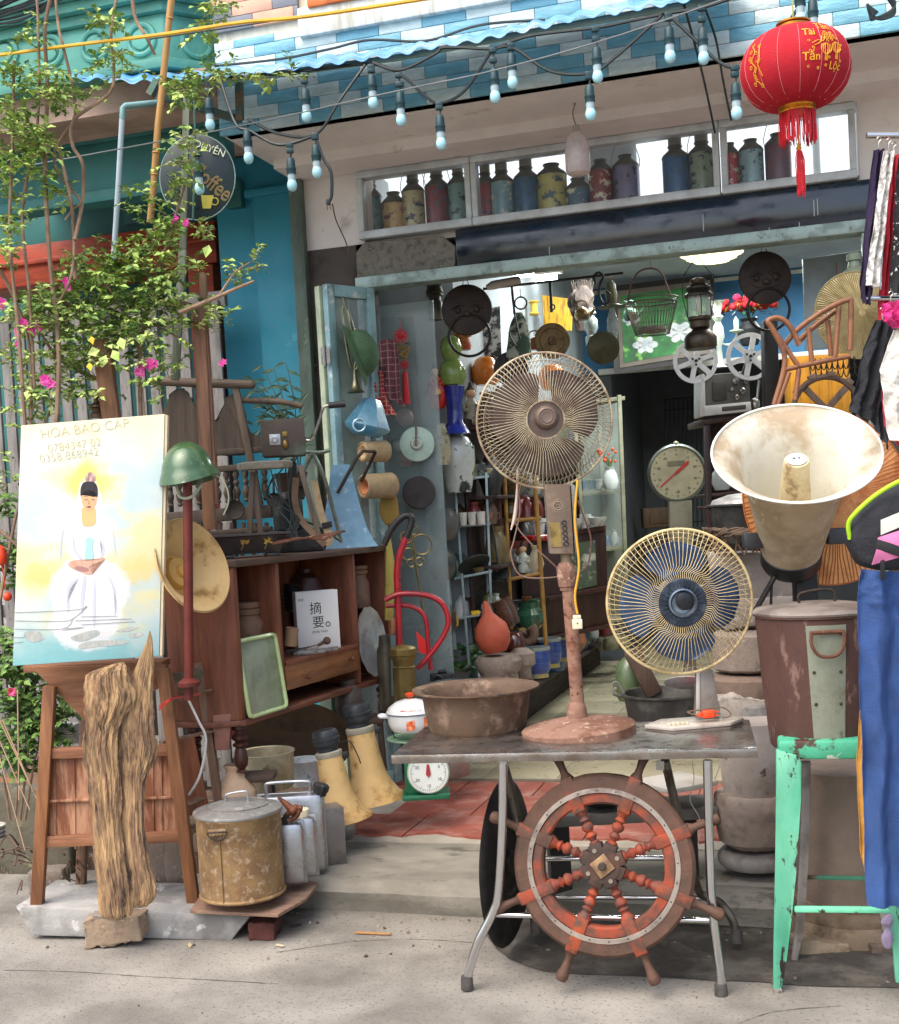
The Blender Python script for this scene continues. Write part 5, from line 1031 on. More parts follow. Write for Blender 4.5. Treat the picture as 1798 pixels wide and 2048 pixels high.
def cloth(t, pts_l, pts_r, mt, name='cloth', wave=3, fr=5, thick=1, nu=24, nv=14, dy=0):
    """sheet hanging between a left and a right pixel outline"""
    A = [V(t.l(x, y, dy)) for x, y in pts_l]; B = [V(t.l(x, y, dy)) for x, y in pts_r]
    def at(L, q): q = q*(len(L)-1); i = min(int(q), len(L)-2); return L[i].lerp(L[i+1], q-i)
    m = t.mb(); m.grid(lambda u, v: at(A, u).lerp(at(B, u), v) + V((0, wave*sin(v*pi*fr + 2*u + 1.5*noise.noise(V((u*4, v, 5)))) + wave*.8*noise.noise(V((u*3, v*4, len(name)))) + wave*.6*noise.noise(V((u*9+v*4, v*5-u*3, 1))) + wave*.25*noise.noise(V((u*26, v*16+u*9, 1))), 0)), nu, nv, thick)
    return t.part(name, m, mt)
def plaid(c, c2_, sc=28, lw=.12):
    mt = M(c, .85, var=.12, bump=.3, bs=300); N, L_, b_ = nodes(mt); tc = N.new('ShaderNodeTexCoord'); sp = N.new('ShaderNodeSeparateXYZ'); L_.new(tc.outputs['Object'], sp.inputs[0]); o_ = []
    for ax in (0, 2):
        f = N.new('ShaderNodeMath'); f.operation = 'MULTIPLY'; f.inputs[1].default_value = sc; L_.new(sp.outputs[ax], f.inputs[0]); g = N.new('ShaderNodeMath'); g.operation = 'FRACT'; L_.new(f.outputs[0], g.inputs[0]); h = N.new('ShaderNodeMath'); h.operation = 'LESS_THAN'; h.inputs[1].default_value = lw; L_.new(g.outputs[0], h.inputs[0]); o_.append(h.outputs[0])
    mx = N.new('ShaderNodeMath'); mx.operation = 'MAXIMUM'; L_.new(o_[0], mx.inputs[0]); L_.new(o_[1], mx.inputs[1]); x = N.new('ShaderNodeMix'); x.data_type = 'RGBA'; L_.new(mx.outputs[0], x.inputs[0]); x.inputs[6].default_value = lin(c); x.inputs[7].default_value = lin(c2_); L_.new(x.outputs[2], b_.inputs['Base Color']); return mt
t = hang('checked_scarf', 'dusty maroon checked scarf hanging behind the helmet', 'scarf', 780, 800, 6.12); cloth(t, [(760, 680), (756, 740), (762, 790)], [(792, 678), (800, 740), (800, 790), (812, 815)], plaid('6d3f42', 'a58084'), wave=6, fr=3)
t = hang('checked_scarf', 'bright red scarf with pale stripes below the maroon one', 'scarf', 765, 830, 6.1); cloth(t, [(735, 740), (738, 790), (765, 830)], [(765, 742), (775, 800), (793, 830)], plaid('a82e36', 'd9a58a', 45, .2), wave=5, fr=4)
t = hang('glass_lampshade', 'faceted blue glass lamp hanging on the door', 'lamp', 735, 850, 5.9)
m = t.mb(); m.lathe([(26, -22), (44, -8), (46, -2), (22, 44), (16, 52), (0, 54)], 6, (0, 0, 0), (.25, 0, 1)); t.part('shade', m, M('5c93ac', .2, .1, c2='3f7890', s2=6, coat=.6, alpha=.85)); m = t.mb(); m.torus((-14, -38, -2), 12, 2, 24, 6); t.part('ring', m, M('a7c9d6', .2, .3))
for i, (x, y, s, lab) in enumerate(((745, 903, 1, 'upper bamboo bell with a pale mouth hanging at the door'), (752, 972, 1.2, 'lower larger bamboo bell with an orange rimmed mouth'))):
    t = hang('bamboo_bell', lab, 'bell', x, y, 5.9, group='bamboo bells at the door'); z = V((-.80, -.6, -.0)).normalized()
    m = t.mb(); m.lathe([(r_*s, h*s) for r_, h in ((8, -34), (19, -34), (22, -30), (21, 0), (20, 24), (17, 26), (15, 22), (15, -20), (0, -20))], 32, (0, 0, 0), z, cap=False); t.part('bell', m, wood('ab9673', '84704f', st=(3, 3, 3)))
    m = t.mb(); m.lathe([(16*s, 23*s), (13*s, 24*s), (4, 8)], 24, (0, 0, 0), z, cap=False); t.part('mouth', m, M('c9ae84' if i == 0 else 'b3764c', .8)); m = t.mb(); m.tube([(0, 0, 14*s), (0, 0, 50*s)], .9, 4); t.part('string', m, DK)
t = hang('yellow_pouch', 'mustard cloth pouch hanging under the bamboo bells', 'pouch', 780, 1020, 6.0); m = t.mb(); alimb(m, [(975, 768, 780), (990, 762, 792), (1020, 758, 798), (1045, 768, 798), (1052, 780, 790)], .5, 24, .05, 3, .02); t.solo(m, M('8a6f30', .8, bump=.4))
t = hang('tassel_charm', 'red knotted tassel charm with bronze rings in front of the glass', 'charm', 812, 790, 6.25)
m = t.mb(); m.tube([(-4, 0, 150), (-4, 0, 130)], .8); [m.torus((-4+8*cos(a), 0, 118+8*sin(a)), 5, 1.3, 12, 5) for a in [i*pi/4 for i in range(8)]]; m.ball((-4, 0, 118), 6); [m.torus((5*cos(a), 0, 60+5*sin(a)), 4, 1.1, 10, 5) for a in [i*pi/3 for i in range(6)]]; m.lathe([(1.5, 48), (5, 44), (6, 38), (8, -18), (0, -18)], 14); t.part('red_silk', m, M('b81c24', .6, bump=.3, bs=200))
m = t.mb(); [m.torus((-3+x, 0, 90+z), 7, 1.6, 18, 6) for x, z in ((-9, 6), (9, 6), (0, 0), (-6, -3), (7, -3))]; m.torus((0, 0, 78), 5, 2.8, 18, 6); t.part('bronze_rings', m, BRASS)
t = hang('cymbal', 'pale verdigris cymbal hung on the glass panel', 'cymbal', 834, 888, 6.27); m = t.mb(); m.lathe([(34, 0), (35, -1), (34, -2), (14, -4), (9, -9), (4, -11), (0, -11)], 48, (0, 0, 0), (0, 1, 0), cap=False); m.lathe([(34, 0), (0, -1)], 48, (0, 0, 0), (0, 1, 0), cap=False); t.part('disc', m, M('a9bfb0', .45, .3, c2='8fa89a', s2=8)); m = t.mb(); m.torus((-1, -11, 0), 8, 2, 24, 6); t.part('boss', m, WHT); m = t.mb(); m.tube([(-2, -12, -4), (0, -14, 30), (-1, -8, 70)], 2.4, 6); t.part('strap', m, M('6b625a', .8))
t = hang('black_disc', 'dark flat cooking disc hung below the pale cymbal', 'disc', 838, 985, 6.27); m = t.mb(); m.lathe([(0, 0), (32, 0), (33, -2), (31, -4), (0, -3)], 48, (0, 0, 0), (0, 1, 0)); t.solo(m, M('3b3634', .7, .2, c2='2d2928', s2=8))
t = hang('brass_ornament', 'openwork brass temple finial on a long rod beside the red cart', 'ornament', 828, 1100, 6.1)
m = t.mb(); [m.torus((x, 0, z), r_, 2, 24, 6) for x, z, r_ in ((-14, 26, 12), (16, 10, 20), (-12, -8, 12), (0, 40, 10), (10, -24, 8), (-8, -26, 8))]; m.tube([(-4, 0, 50), (2, 0, -30), (16, 0, -160)], 2.4, 8); t.solo(m, M('8d8358', .35, .8, c2='6b6240', s2=12))
t = Th('sack_truck', 'red tubular sack truck with a black bent handle behind the cabinet', 'cart', 800, 1330, D=6.0)
RD = M('a51a26', .35, .1, c2='821420', s2=7, coat=.3)
m = t.mb(); m.atube([(800, 1335, 0), (796, 1200, 0), (795, 1130, 0), (812, 1075, 0)], 7, 10, sm=5); t.part('upright', m, RD)
m = t.mb(); m.atube([(812, 1076, 0), (822, 1050, 0), (822, 1035, 0), (808, 1032, 0), (785, 1055, 0), (768, 1090, 0)], 7, 10, sm=5); t.part('handle', m, BLK)
m = t.mb(); m.atube([(770, 1200, -4), (800, 1188, -4), (850, 1190, -4), (882, 1205, -4), (896, 1235, -4), (892, 1262, -4), (868, 1300, -4), (835, 1338, -4)], 5.5, 10, sm=6); t.part('bent_tube', m, RD)
m = t.mb(); m.atube([(772, 1212, 14), (820, 1212, 14), (850, 1235, 14), (856, 1290, 14), (862, 1340, 14)], 4.5, 10, sm=6); t.part('bent_tube', m, RD)
t = Th('plastic_pennant', 'small bright red plastic flag caught by the red tube', 'flag', 845, 1310, D=6.1); m = t.mb(); m.aprism([(832, 1262), (850, 1280), (854, 1310), (838, 1304)], 0, 2); t.solo(m, M('e0201c', .5))
t = Th('brass_shell', 'fluted brass shell case standing beside the red cart', 'shell case', 812, 1405, D=5.9)
m = t.mb(); m.lathe([(22, 0), (22, 70), (24, 72), (20, 74), (21, 84), (24, 88), (24, 94), (26, 96), (26, 108), (22, 112), (0, 118)], 32, fl=lambda a: 1 + .03*cos(a*2*pi*12)); t.solo(m, M('7d6c40', .45, .7, c2='5a4d30', s2=6))
t = Th('rusty_shell', 'darker taller metal casing standing left of the brass shell', 'shell case', 778, 1420, D=6.05); m = t.mb(); m.lathe([(18, 0), (18, 120), (14, 130), (12, 150), (0, 152)], 24); t.solo(m, M('4c4638', .5, .5, c2='332f27'))
t = Th('wood_handle_knife', 'upright wooden handled blade leaning by the cabinet end', 'knife', 788, 1300, D=5.95); m = t.mb(); m.abeam((786, 1270, 0), (786, 1235, 0), 9, 8, 3); t.part('handle', m, wood('96633f', '6a3f27')); m = t.mb(); m.abeam((788, 1392, 0), (786, 1270, 0), 10, 2); t.part('blade', m, M('59686b', .4, .8))
t = Th('yellow_umbrella', 'furled faded yellow umbrella standing in the doorway corner', 'umbrella', 775, 1230, D=6.15); m = t.mb(); m.atube([(778, 1240), (780, 1130), (776, 1060)], [9, 10, 3], 8); t.solo(m, M('a79a4c', .7, c2='8a7a3a', s2=6))
# enamel casserole on green kitchen scale
t = Th('kitchen_scale', 'green spring kitchen scale with round white dial beneath the casserole', 'scale', 848, 1592, D=5.55)
GS = M('1f6d4a', .4, .1, c2='185a3d', s2=6, coat=.2)
m = t.mb(); m.box(-42, 52, -30, 40, -2, 8, 2); m.box(-36, 16, -16, 34, 8, 104, 5); t.part('body', m, GS)
m = t.mb(); m.lathe([(40, 0), (42, 3), (42, 12), (40, 14)], 48, (12, -16, 52), (0, -1, 0)); t.part('bezel', m, M('b7ccb9', .35, .2))
m = t.mb(); m.lathe([(0, 15), (39, 15), (39, 13.5)], 48, (12, -16, 52), (0, -1, 0), cap=False); dl_ = t.part('dial', m, M('dfe3dc', .4, var=.02, bump=0)); kk = t.k
m = t.mb()
for i in range(60): a = i*pi/30; q = 33 if i % 5 else 30; m.tube([(12+q*sin(a), -31.6, 52+q*cos(a)), (12+36*sin(a), -31.6, 52+36*cos(a))], .35, 4)
t.part('graduations', m, INK, dl_)
for i, s_ in enumerate(('0', '5', '10', '15', '20', '25')): a = i*pi/3; text(t, 'numeral', s_, ((12+25*sin(a))*kk, -31.5*kk, (52+25*cos(a)-3)*kk), 8*kk, INK, dl_, ext=.0002)
m = t.mb(); m.prism([(10, 70), (14, 70), (17, 50), (12, 44), (7, 50)], -33.5, -32.5); t.part('needle', m, M('a8303a', .4, bump=0), dl_)
m = t.mb(); m.lathe([(8, 100), (8, 112), (50, 114), (58, 117), (58, 119), (0, 118)], 40, (-10, 6, 0)); t.part('pan', m, M('8fb89a', .4, .2))
t = Th('enamel_casserole', 'white enamel lidded casserole with orange printed flowers on the green scale', 'casserole', 824, 1462, D=5.5)
WE = M('dfe2e2', .18, 0, var=.03, bump=0, coat=.6)
m = t.mb(); m.lathe([(34, 0), (42, 5), (47, 18), (48, 36), (49, 37), (47, 38)], 48); t.part('pot', m, WE)
m = t.mb(); m.lathe([(50, 38), (50, 40), (44, 50), (30, 60), (12, 65), (0, 66)], 48); t.part('lid', m, WE); m = t.mb(); m.torus((0, 0, 38.5), 49.5, 1, 48, 6, (0, 0, 1)); t.part('rim', m, M('26324a', .3))
m = t.mb(); m.lathe([(3, 64), (4, 68), (10, 72), (10, 76), (0, 79)], 16); t.part('knob', m, M('d9491f', .3))
m = t.mb(); m.tube([(-46, -4, 32), (-62, -8, 34), (-62, 8, 34), (-46, 6, 32)], 4, 8, sm=3); t.part('handle', m, WE)
m = t.mb()
for a0, w_, z0, z1 in ((-1.75, .34, 8, 26), (-1.0, .3, 14, 32), (-.72, .26, 6, 24)):
    m.grid(lambda u, v: (48.5*cos(a0+w_*u), 48.5*sin(a0+w_*u), z0+3*u+(z1-z0)*v), 6, 2)
t.part('printed_flowers', m, M('d04a20', .3, c2='e8a070', s2=60, t=.52, bump=0))
m = t.mb(); m.grid(lambda u, v: ((47-17*v)*cos(-2.0+.9*u), (47-17*v)*sin(-2.0+.9*u), 47+13*v), 8, 3); t.part('printed_flowers', m, M('d8542a', .3, c2='e2dccf', s2=50, t=.52, bump=0))
t = Th('aluminium_pot', 'plain aluminium pot half hidden behind the kitchen scale', 'pot', 905, 1550, D=6.1); m = t.mb(); m.lathe([(34, 0), (38, 6), (38, 50), (40, 52), (36, 52), (35, 8), (0, 6)], 36, cap=False); t.solo(m, M('aaa8a4', .4, .7, c2='8d8a86', s2=8))
# ================= TABLE, WHEEL, FANS =================
t = Th('steel_table', 'folding stainless steel topped table with bent chrome legs and rubber feet', 'table', 1150, 1985, Z=0, rot=R(6)); TB = t; k = t.k
ztb = t.l(1150, 1503, 0)[2]; xl_, xr_ = t.l(784, 1509)[0], t.l(1514, 1497)[0]
m = t.mb(); m.box(xl_, xr_, -6, 320, ztb-1.5, ztb, .8); m.rough(.35, .02, 2, 12); t.part('tabletop', m, M('8f8a86', .3, .85, c2='6d6660', s2=4, w=.15, c3='a8968a', s3=6, t3=.6, w3=.1, bump=.1, bs=12))
m = t.mb(); m.box(xl_, xr_, -8, -5.9, ztb-17, ztb+.2, .8); m.box(xl_, xl_+2, -5.8, 320, ztb-17, ztb-1.6, .5); m.box(xr_-2, xr_, -5.8, 320, ztb-17, ztb-1.6, .5); t.part('edge_band', m, M('9b9792', .25, .9, c2='8a7a6d', s2=12, w=.12))
FEET = []
for nm, pts in (('leg', [(934, 1965, 0), (938, 1943, 0), (956, 1885, 0), (987, 1823, 0), (998, 1774, 0), (1005, 1635, 0), (1006, 1526, 0)]), ('leg', [(1442, 1980, 0), (1441, 1943, 0), (1430, 1863, 0), (1421, 1774, 0), (1418, 1662, 0), (1415, 1520, 0)]),
                ('leg', [(1072, 1855, 240), (1066, 1830, 240), (1054, 1790, 240), (1045, 1706, 170), (1027, 1600, 90), (1007, 1526, 20)]), ('leg', [(1473, 1872, 240), (1464, 1838, 240), (1440, 1806, 240), (1410, 1792, 230), (1393, 1770, 210), (1353, 1617, 100), (1330, 1520, 30)])):
    m = t.mb(); m.atube(pts, 9, 16, sm=6); lg = t.part(nm, m, CHR if pts[0][2] == 0 else M('7a746d', .35, .8, c2='5a4d42', s2=8))
    a = V(t.l(*pts[0])); m = t.mb(); m.lathe([(11, -14), (13, -13), (12.5, 8), (11, 14), (9, 15)], 18, a); t.part('rubber_foot', m, M('4a4642', .7, c2='33302d', s2=20), lg)
for a, b_ in (((987, 1829, 14), (1425, 1841, 14)), ((1041, 1718, 165), (1375, 1716, 165)), ((1054, 1794, 235), (1410, 1796, 235))): m = t.mb(); m.atube([a, b_], 5.5, 12); t.part('crossbar', m, CHR)
m = t.mb(); [m.abeam((x, 1522, 2), (x, 1540, 2), 16, 6) for x in (1006, 1320)]; t.part('leg_bracket', m, STEEL)
# ship's wheel
t = Th('helm', 'large wooden ship wheel with eight turned spokes and flaking orange paint', 'wheel', 1208, 1729, D=3.93, rot=(R(-8), R(1), R(2)))
OW = M('54392d', .8, 0, c2='93401f', s2=6.5, t=.54, w=.05, c3='4a3328', s3=12, t3=.58, w3=.05, var=.25, bump=.35, bs=40)
OW2 = M('8c3b20', .75, 0, c2='54382c', s2=13, t=.5, w=.08, c3='54382c', s3=20, t3=.6, bump=.3, bs=40); BWN = wood('5a3d2e', '443024', st=(4, 4, 4))
def ring(m, r_i, r_o, y0, y1, n=96, bev=2):
    pr = [(r_i, y0+bev), (r_i+bev, y0), (r_o-bev, y0), (r_o, y0+bev), (r_o, y1), (r_i, y1), (r_i, y0+bev)]
    m.lathe(pr, n, (0, 0, 0), (0, 1, 0), cap=False)
m = t.mb(); ring(m, 146, 181, -16, 16, bev=6); m.rough(.9, .03, 2); t.part('outer_rim', m, BWN)
m = t.mb(); ring(m, 121, 145.5, -14, 12, bev=4); m.rough(.9, .03, 5); t.part('inner_rim', m, OW2)
m = t.mb(); ring(m, 143, 153, -17.6, -15.9, bev=.4); bnd = t.part('metal_band', m, M('a3978c', .4, .7, c2='7d7068', s2=10))
m = t.mb(); 
for i in range(24): a = 2*pi*i/24+.07; m.lathe([(1.6, 0), (1.6, 1), (0, 1.2)], 8, (148*cos(a), -17.6, 148*sin(a)), (0, -1, 0))
t.part('screw', m, DK, bnd)
SPK = [(9, 32), (10, 36), (7, 38), (7, 42), (11, 44), (11, 48), (6, 51), (9, 56), (12, 61), (9, 66), (6, 69), (10, 73), (13, 79), (12, 84), (7, 88), (7, 90), (12, 94), (9, 97), (8, 101), (12, 108), (15, 113), (15, 122)]
HND = [(13, 176), (14, 182), (12, 188), (8, 195), (7.5, 205), (9, 220), (12, 233), (13, 241), (10, 248), (0, 251)]
for i in range(8):
    a = pi/8 + i*pi/4 + .02; d = (cos(a), 0, sin(a)); m = t.mb(); m.lathe(SPK, 18, (0, 0, 0), d); sp_ = t.part('spoke', m, M('703527', .7, 0, c2='943f22', s2=16, t=.52, w=.07, c3='5a3a30', s3=24, t3=.56, bump=.2))
    T = Matrix.Rotation(-a, 4, 'Y'); m = t.mb(); m.box(112, 186, -17, 14, -13, 13, 3, T); t.part('spoke_block', m, OW if i % 2 else OW2, sp_)
    m = t.mb(); m.lathe(HND, 18, (0, 0, 0), d); t.part('handle', m, BWN)
m = t.mb()
for i in range(8):
    a = pi/8+i*pi/4; T = Matrix.Rotation(-a, 4, 'Y'); m.prism([(0, -3), (14, -13), (38, -17), (44, -10), (46, 0), (44, 10), (38, 17), (14, 13), (0, 3)], -20+(i % 2)*.5, 8, 1.5) if 0 else m.box(8, 45, -20+(i % 2)*.4, 8, -14, 14, 3, T)
m.lathe([(34, -21), (34, 8)], 32, (0, 0, 0), (0, 1, 0)); t.part('hub', m, M('3f3029', .75, .2, c2='54392d', s2=14, bump=.4))
m = t.mb(); T = Matrix.Rotation(R(52), 4, 'Y'); m.box(-18, 18, -25, -21.5, -18, 18, .8, T); t.part('brass_plate', m, M('9d7f58', .55, .4, c2='6d5440', s2=12)); m = t.mb(); m.lathe([(8, 20), (8, 32), (6, 34), (0, 34)], 12, (0, 0, 0), (0, -1, 0)); t.part('axle', m, DK)
m = t.mb()
for i in range(4): a = i*pi/2+.5; m.lathe([(4.5, 20), (4.5, 22.5), (0, 22.5)], 12, (33*cos(a), 0, 33*sin(a)), (0, -1, 0))
t.part('bolt', m, M('8d7f72', .5, .5))
t = Th('metal_disc', 'thin black round metal disc leaning upright behind the left chrome legs', 'disc', 1015, 1724, D=4.36, rot=(0, 0, YAW+R(70)))
m = t.mb(); m.lathe([(0, -3), (60, -3), (64, -8), (150, -6), (163, 0), (166, 4), (160, 6), (0, 3)], 64, (0, 0, 0), (0, 1, 0)); m.lathe([(24, -12), (24, 0)], 24, (0, 0, 0), (0, 1, 0)); t.solo(m, M('262423', .6, .3, c2='3a332e', s2=7, bump=.2))
# low bench and things under the table
t = Th('grey_bench', 'low weathered grey bench half hidden behind the ship wheel', 'bench', 1240, 1760, D=4.75)
m = t.mb(); m.box(-160, 190, -60, 60, 128, 150, 2); t.part('seat', m, M('77736d', .85, 0, c2='5d5954', s2=6)); 
for x in (-120, 130): m = t.mb(); m.box(x-20, x+20, -50, 50, -20, 127, 2); t.part('leg', m, M('3a3532', .9, 0, c2='292523'))
t = Th('black_pot', 'small black cooking pot on the low bench under the table', 'pot', 1205, 1608, D=4.7); m = t.mb(); m.lathe([(36, 0), (46, 10), (48, 40), (52, 44), (48, 48), (0, 50)], 32); t.solo(m, BLK)
t = Th('white_board', 'pale board lying askew on the low bench under the table', 'board', 1350, 1570, D=4.7, rot=YAW+.5); m = t.mb(); m.box(-60, 60, -60, 60, 0, 10, 1); t.solo(m, WHT)
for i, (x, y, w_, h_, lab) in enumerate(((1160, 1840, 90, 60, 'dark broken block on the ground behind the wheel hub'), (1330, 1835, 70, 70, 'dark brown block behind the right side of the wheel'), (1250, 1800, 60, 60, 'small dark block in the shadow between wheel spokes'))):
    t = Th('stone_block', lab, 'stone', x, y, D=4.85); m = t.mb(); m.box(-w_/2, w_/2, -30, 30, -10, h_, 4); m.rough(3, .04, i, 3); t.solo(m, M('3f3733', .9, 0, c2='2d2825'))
t = Th('pale_cable', 'thin pale cord dangling under the right half of the table', 'cord', 1385, 1600, D=4.3); m = t.mb(); m.atube([(1384, 1522), (1388, 1560), (1380, 1600), (1400, 1640), (1396, 1690)], .9, 5, sm=5); t.solo(m, WHT)
# bowl
t = Th('copper_basin', 'brown flat rimmed metal basin on the left end of the steel table', 'basin', 956, 1464, D=4.42)
m = t.mb(); m.lathe([(0, 0), (88, 0), (94, 4), (98, 14), (104, 50), (108, 80), (112, 84), (127, 88), (127, 91), (110, 88), (103, 80), (99, 50), (92, 12), (84, 8), (0, 7)], 80); m.rough(.7, .02, 1); t.part('basin', m, M('64503f', .7, .2, c2='513e30', s2=5, c3='87705f', s3=12, t3=.6, w3=.06, bump=.25, bs=60))
m = t.mb(); m.box(38, 54, -123, -119, 88.3, 91.7, .5); t.part('rim_slot', m, DK)
# ---- fans
def fan_head(t, c, Rg, rin, nw, wire, wr, blades, bmat, rimr=2.6, zt=26, seed=0, ang0=0, tilt=(0, -1, 0), rearn=None, twist=.0, hw=.62):
    c = V(t.l(*c)); z = V(tilt).normalized(); x = (V((1, 0, 0)) - z*z.x).normalized(); y = z.cross(x)
    P = lambda r, a, d: c + x*(r*cos(a)) + y*(r*sin(a)) + z*d
    m = t.mb(); r_ = random.Random(seed)
    for i in range(nw):
        a = 2*pi*i/nw; j = r_.uniform(-.006, .006); m.tube([P(rin-2, a+j, zt), P(rin+14, a+j+.02, zt+1), P(rin+26, a+j+.10*twist, zt), P(rin+45, a+j+.12*twist, zt-2), P(Rg*.8, a+j+.13*twist, zt*.66), P(Rg*.93, a+.14*twist, zt*.34), P(Rg-1, a+.15*twist, 1)], wr, 5)
    g = t.part('front_guard', m, wire)
    m = t.mb(); nr = rearn or nw
    for i in range(nr):
        a = 2*pi*(i+.5)/nr; s_ = .16; m.tube([P(Rg, a-s_*.3, 0), P(Rg*.94, a, -zt*.6), P(Rg*.8, a+s_*.8, -zt*.85), P(Rg*.62, a+s_*1.2, -zt)], wr*.9, 5)
    for q, d in ((.95, -zt*.55), (.88, -zt*.75), (.8, -zt*.85)) if seed == 2 else ((.9, -zt*.7),): m.tube([P(Rg*q, 2*pi*i/64, d) for i in range(64)], wr, 5, closed=True)
    t.part('rear_guard', m, wire)
    m = t.mb(); m.tube([P(Rg, 2*pi*i/96, 0) for i in range(96)], rimr, 8, closed=True); m.tube([P(rin, 2*pi*i/48, zt) for i in range(48)], wr*1.3, 6, closed=True); t.part('guard_rim', m, wire)
    for i in range(blades):
        a0 = ang0 + 2*pi*i/blades
        def bl(u, v):
            r = 18 + (Rg*.83-18)*u; w_ = hw*(.5+.5*sin(min(1, u*1.25)*pi/2)) * (sqrt(max(0, 1-((u-.72)/.285)**2)) if u > .72 else 1)*(1 if blades == 4 else 1.25)
            q = (v-.5)*2; return P(r, a0+w_*q + .18*u, 7*q*(1-.3*u))
        m = t.mb(); m.grid(bl, 18, 10, 1.2); t.part('blade', m, bmat)
    return P
WIR = M('b3a589', .55, .2, c2='85705a', s2=14, t=.52, bump=.1); FB = M('4b403a', .8, 0, c2='3a302c', s2=5, c3='655850', s3=12, bump=.2)
t = Th('pedestal_fan', 'tall rusty pedestal fan with a wire guard and brown blades on the table', 'fan', 1157, 1458, D=4.235, rot=(0, R(-2.8), YAW)); PF = t
RB = M('8d6b5a', .9, .1, c2='694838', s2=9, t=.52, c3='a98a78', s3=30, t3=.6, bump=.3, bs=80)
m = t.mb(); m.lathe([(108, -17), (113, -14), (114, 4), (110, 8), (60, 18), (22, 24), (20, 24)], 72); m.rough(.5, .03, 2); t.part('base', m, RB)
m = t.mb(); m.lathe([(21, 22), (20, 40), (17, 52), (13, 56)], 28); t.part('socket', m, RB)
m = t.mb(); m.atube([(1155, 1405), (1137, 1175)], 13.5, 20); t.part('pole', m, RUSTL)
m = t.mb(); m.alathe((1136, 1180), [(15, 0), (15, 6), (17, 8), (18, 26), (18, 44), (14, 52), (11, 56)], 24, fl=lambda a: 1+.04*cos(a*2*pi*10)); t.part('collar', m, RB)
m = t.mb(); m.atube([(1133, 1130), (1131, 1100)], 11, 20); t.part('upper_pole', m, M('7a6a55', .7, .3))
m = t.mb(); m.aprism([(1089, 968), (1140, 968), (1148, 1108), (1101, 1108)], -18, 24, 2); t.part('control_box', m, CBX := M('6b5a4c', .8, 0, c2='8a7a6a', s2=9, c3='4c3e34', s3=16, bump=.25))
m = t.mb(); m.abeam((1144, 970, 4), (1152, 1106, 4), 8, 38, 1); t.part('side_strip', m, M('6d6d62', .6, .4, c2='97958a', s2=10))
m = t.mb(); m.aprism([(1098, 1045), (1120, 1045), (1124, 1094), (1103, 1094)], -19.5, -18.5); t.part('speed_plate', m, M('8f7a45', .5, .4, c2='6d5a35', s2=12, w=.05)); m = t.mb()
for i in range(5): a = t.l(1128+i*1.0, 1045+i*10.5, -19); m.torus(a, 4.2, 1.2, 16, 6)
t.part('push_button', m, BLK); m = t.mb(); a = t.l(1116, 1012, -18); m.torus(a, 8.5, 1.3, 24, 6); m.torus((a[0], a[1], a[2]), 3.5, .8, 16, 6); m.torus((a[0], a[1]+.5, a[2]), 12, .8, 24, 6); t.part('round_emblem', m, M('8a7a68', .7))
P = fan_head(t, (1089, 841, -10), 133, 37, 92, WIR, .85, 3, FB, seed=1, ang0=-1.75, twist=1, hw=.78)
m = t.mb(); c = V(t.l(1089, 841, -10)); m.lathe([(37, 20), (36, 22), (10, 22)], 40, c, (0, -1, 0), cap=False); m.lathe([(22, 8), (24, 22), (22, 32), (19, 38), (16, 40), (15, 38.5), (12, 38.5), (11, 40), (8, 39), (0, 39.5)], 40, c + V((2, 0, 4)), (0, -1, 0)); t.part('hub_cap', m, M('6d5c52', .5, .3, c2='57483f', s2=8))
m = t.mb(); m.lathe([(20, -20), (34, -24), (40, -40), (38, -80), (24, -96), (0, -100)], 28, c, (0, -1, 0)); m.lathe([(20, 0), (22, 60)], 16, c+V((8, 50, -70))); t.part('motor', m, CBX)
m = t.mb(); m.lathe([(0, -26), (30, -26), (30, -28), (0, -28)], 32, c, (0, -1, 0)); m.prism([(c.x-30, c.z-40), (c.x+50, c.z-40), (c.x+62, c.z-110), (c.x+20, c.z-132), (c.x-20, c.z-120)], 22, 25, 1); t.part('rear_plate', m, FB)
t = Th('extension_plug', 'cream socket plug on a yellow cable hanging down the pedestal fan', 'plug', 1155, 1258, D=4.12)
m = t.mb(); m.box(-10, 10, -5, 5, 0, 20, 2); m.box(-8, 8, -4, 4, 20, 28, 2); t.part('plug_body', m, M('ddd6b4', .4, bump=0)); m = t.mb(); m.atube([(1155, 1228), (1150, 1190), (1158, 1130), (1150, 1040), (1155, 960)], 2.4, 8, sm=6); t.part('yellow_wire', m, M('d29a2c', .5)); m = t.mb(); m.lathe([(1.6, 0), (1.6, 1)], 8, (0, -5, 12), (0, -1, 0)); m.box(4, 6, -1, 1, -5, 0); t.part('contacts', m, DK)
t = Th('twisted_cable', 'brown twisted power cord looping round the pedestal fan pole', 'cord', 1110, 1160, D=4.3); m = t.mb(); m.atube([(1034, 965), (1040, 1020), (1028, 1080), (1022, 1110), (1040, 1150), (1090, 1156), (1120, 1144), (1060, 1085), (1030, 1040), (1042, 970)], 1.7, 6, sm=7); m.atube([(1150, 1148, 20), (1175, 1130, 20), (1182, 1080, 20), (1170, 1040, 20), (1155, 1000, 20)], 1.7, 6, sm=6); t.part('cord', m, M('7d5f52', .6)); m = t.mb(); m.atube([(1036, 940), (1034, 985), (1030, 1030), (1022, 1060)], [2.5, 2.5, 4, 1.5], 8, sm=5); t.part('taped_end', m, M('c9b8ac', .7, c2='c98a4a', s2=20))
YW_ = M('cdb988', .5, .1, c2='a58c5f', s2=16, bump=.05); BLB = M('1b3a5e', .3, .1, c2='16304e', s2=3, var=.08, coat=.3, bump=.03)
t = Th('table_fan', 'cream guarded desk fan with four dark blue blades at the right of the table', 'fan', 1388, 1450, D=4.24, rot=(0, R(-1), YAW)); 
m = t.mb(); 
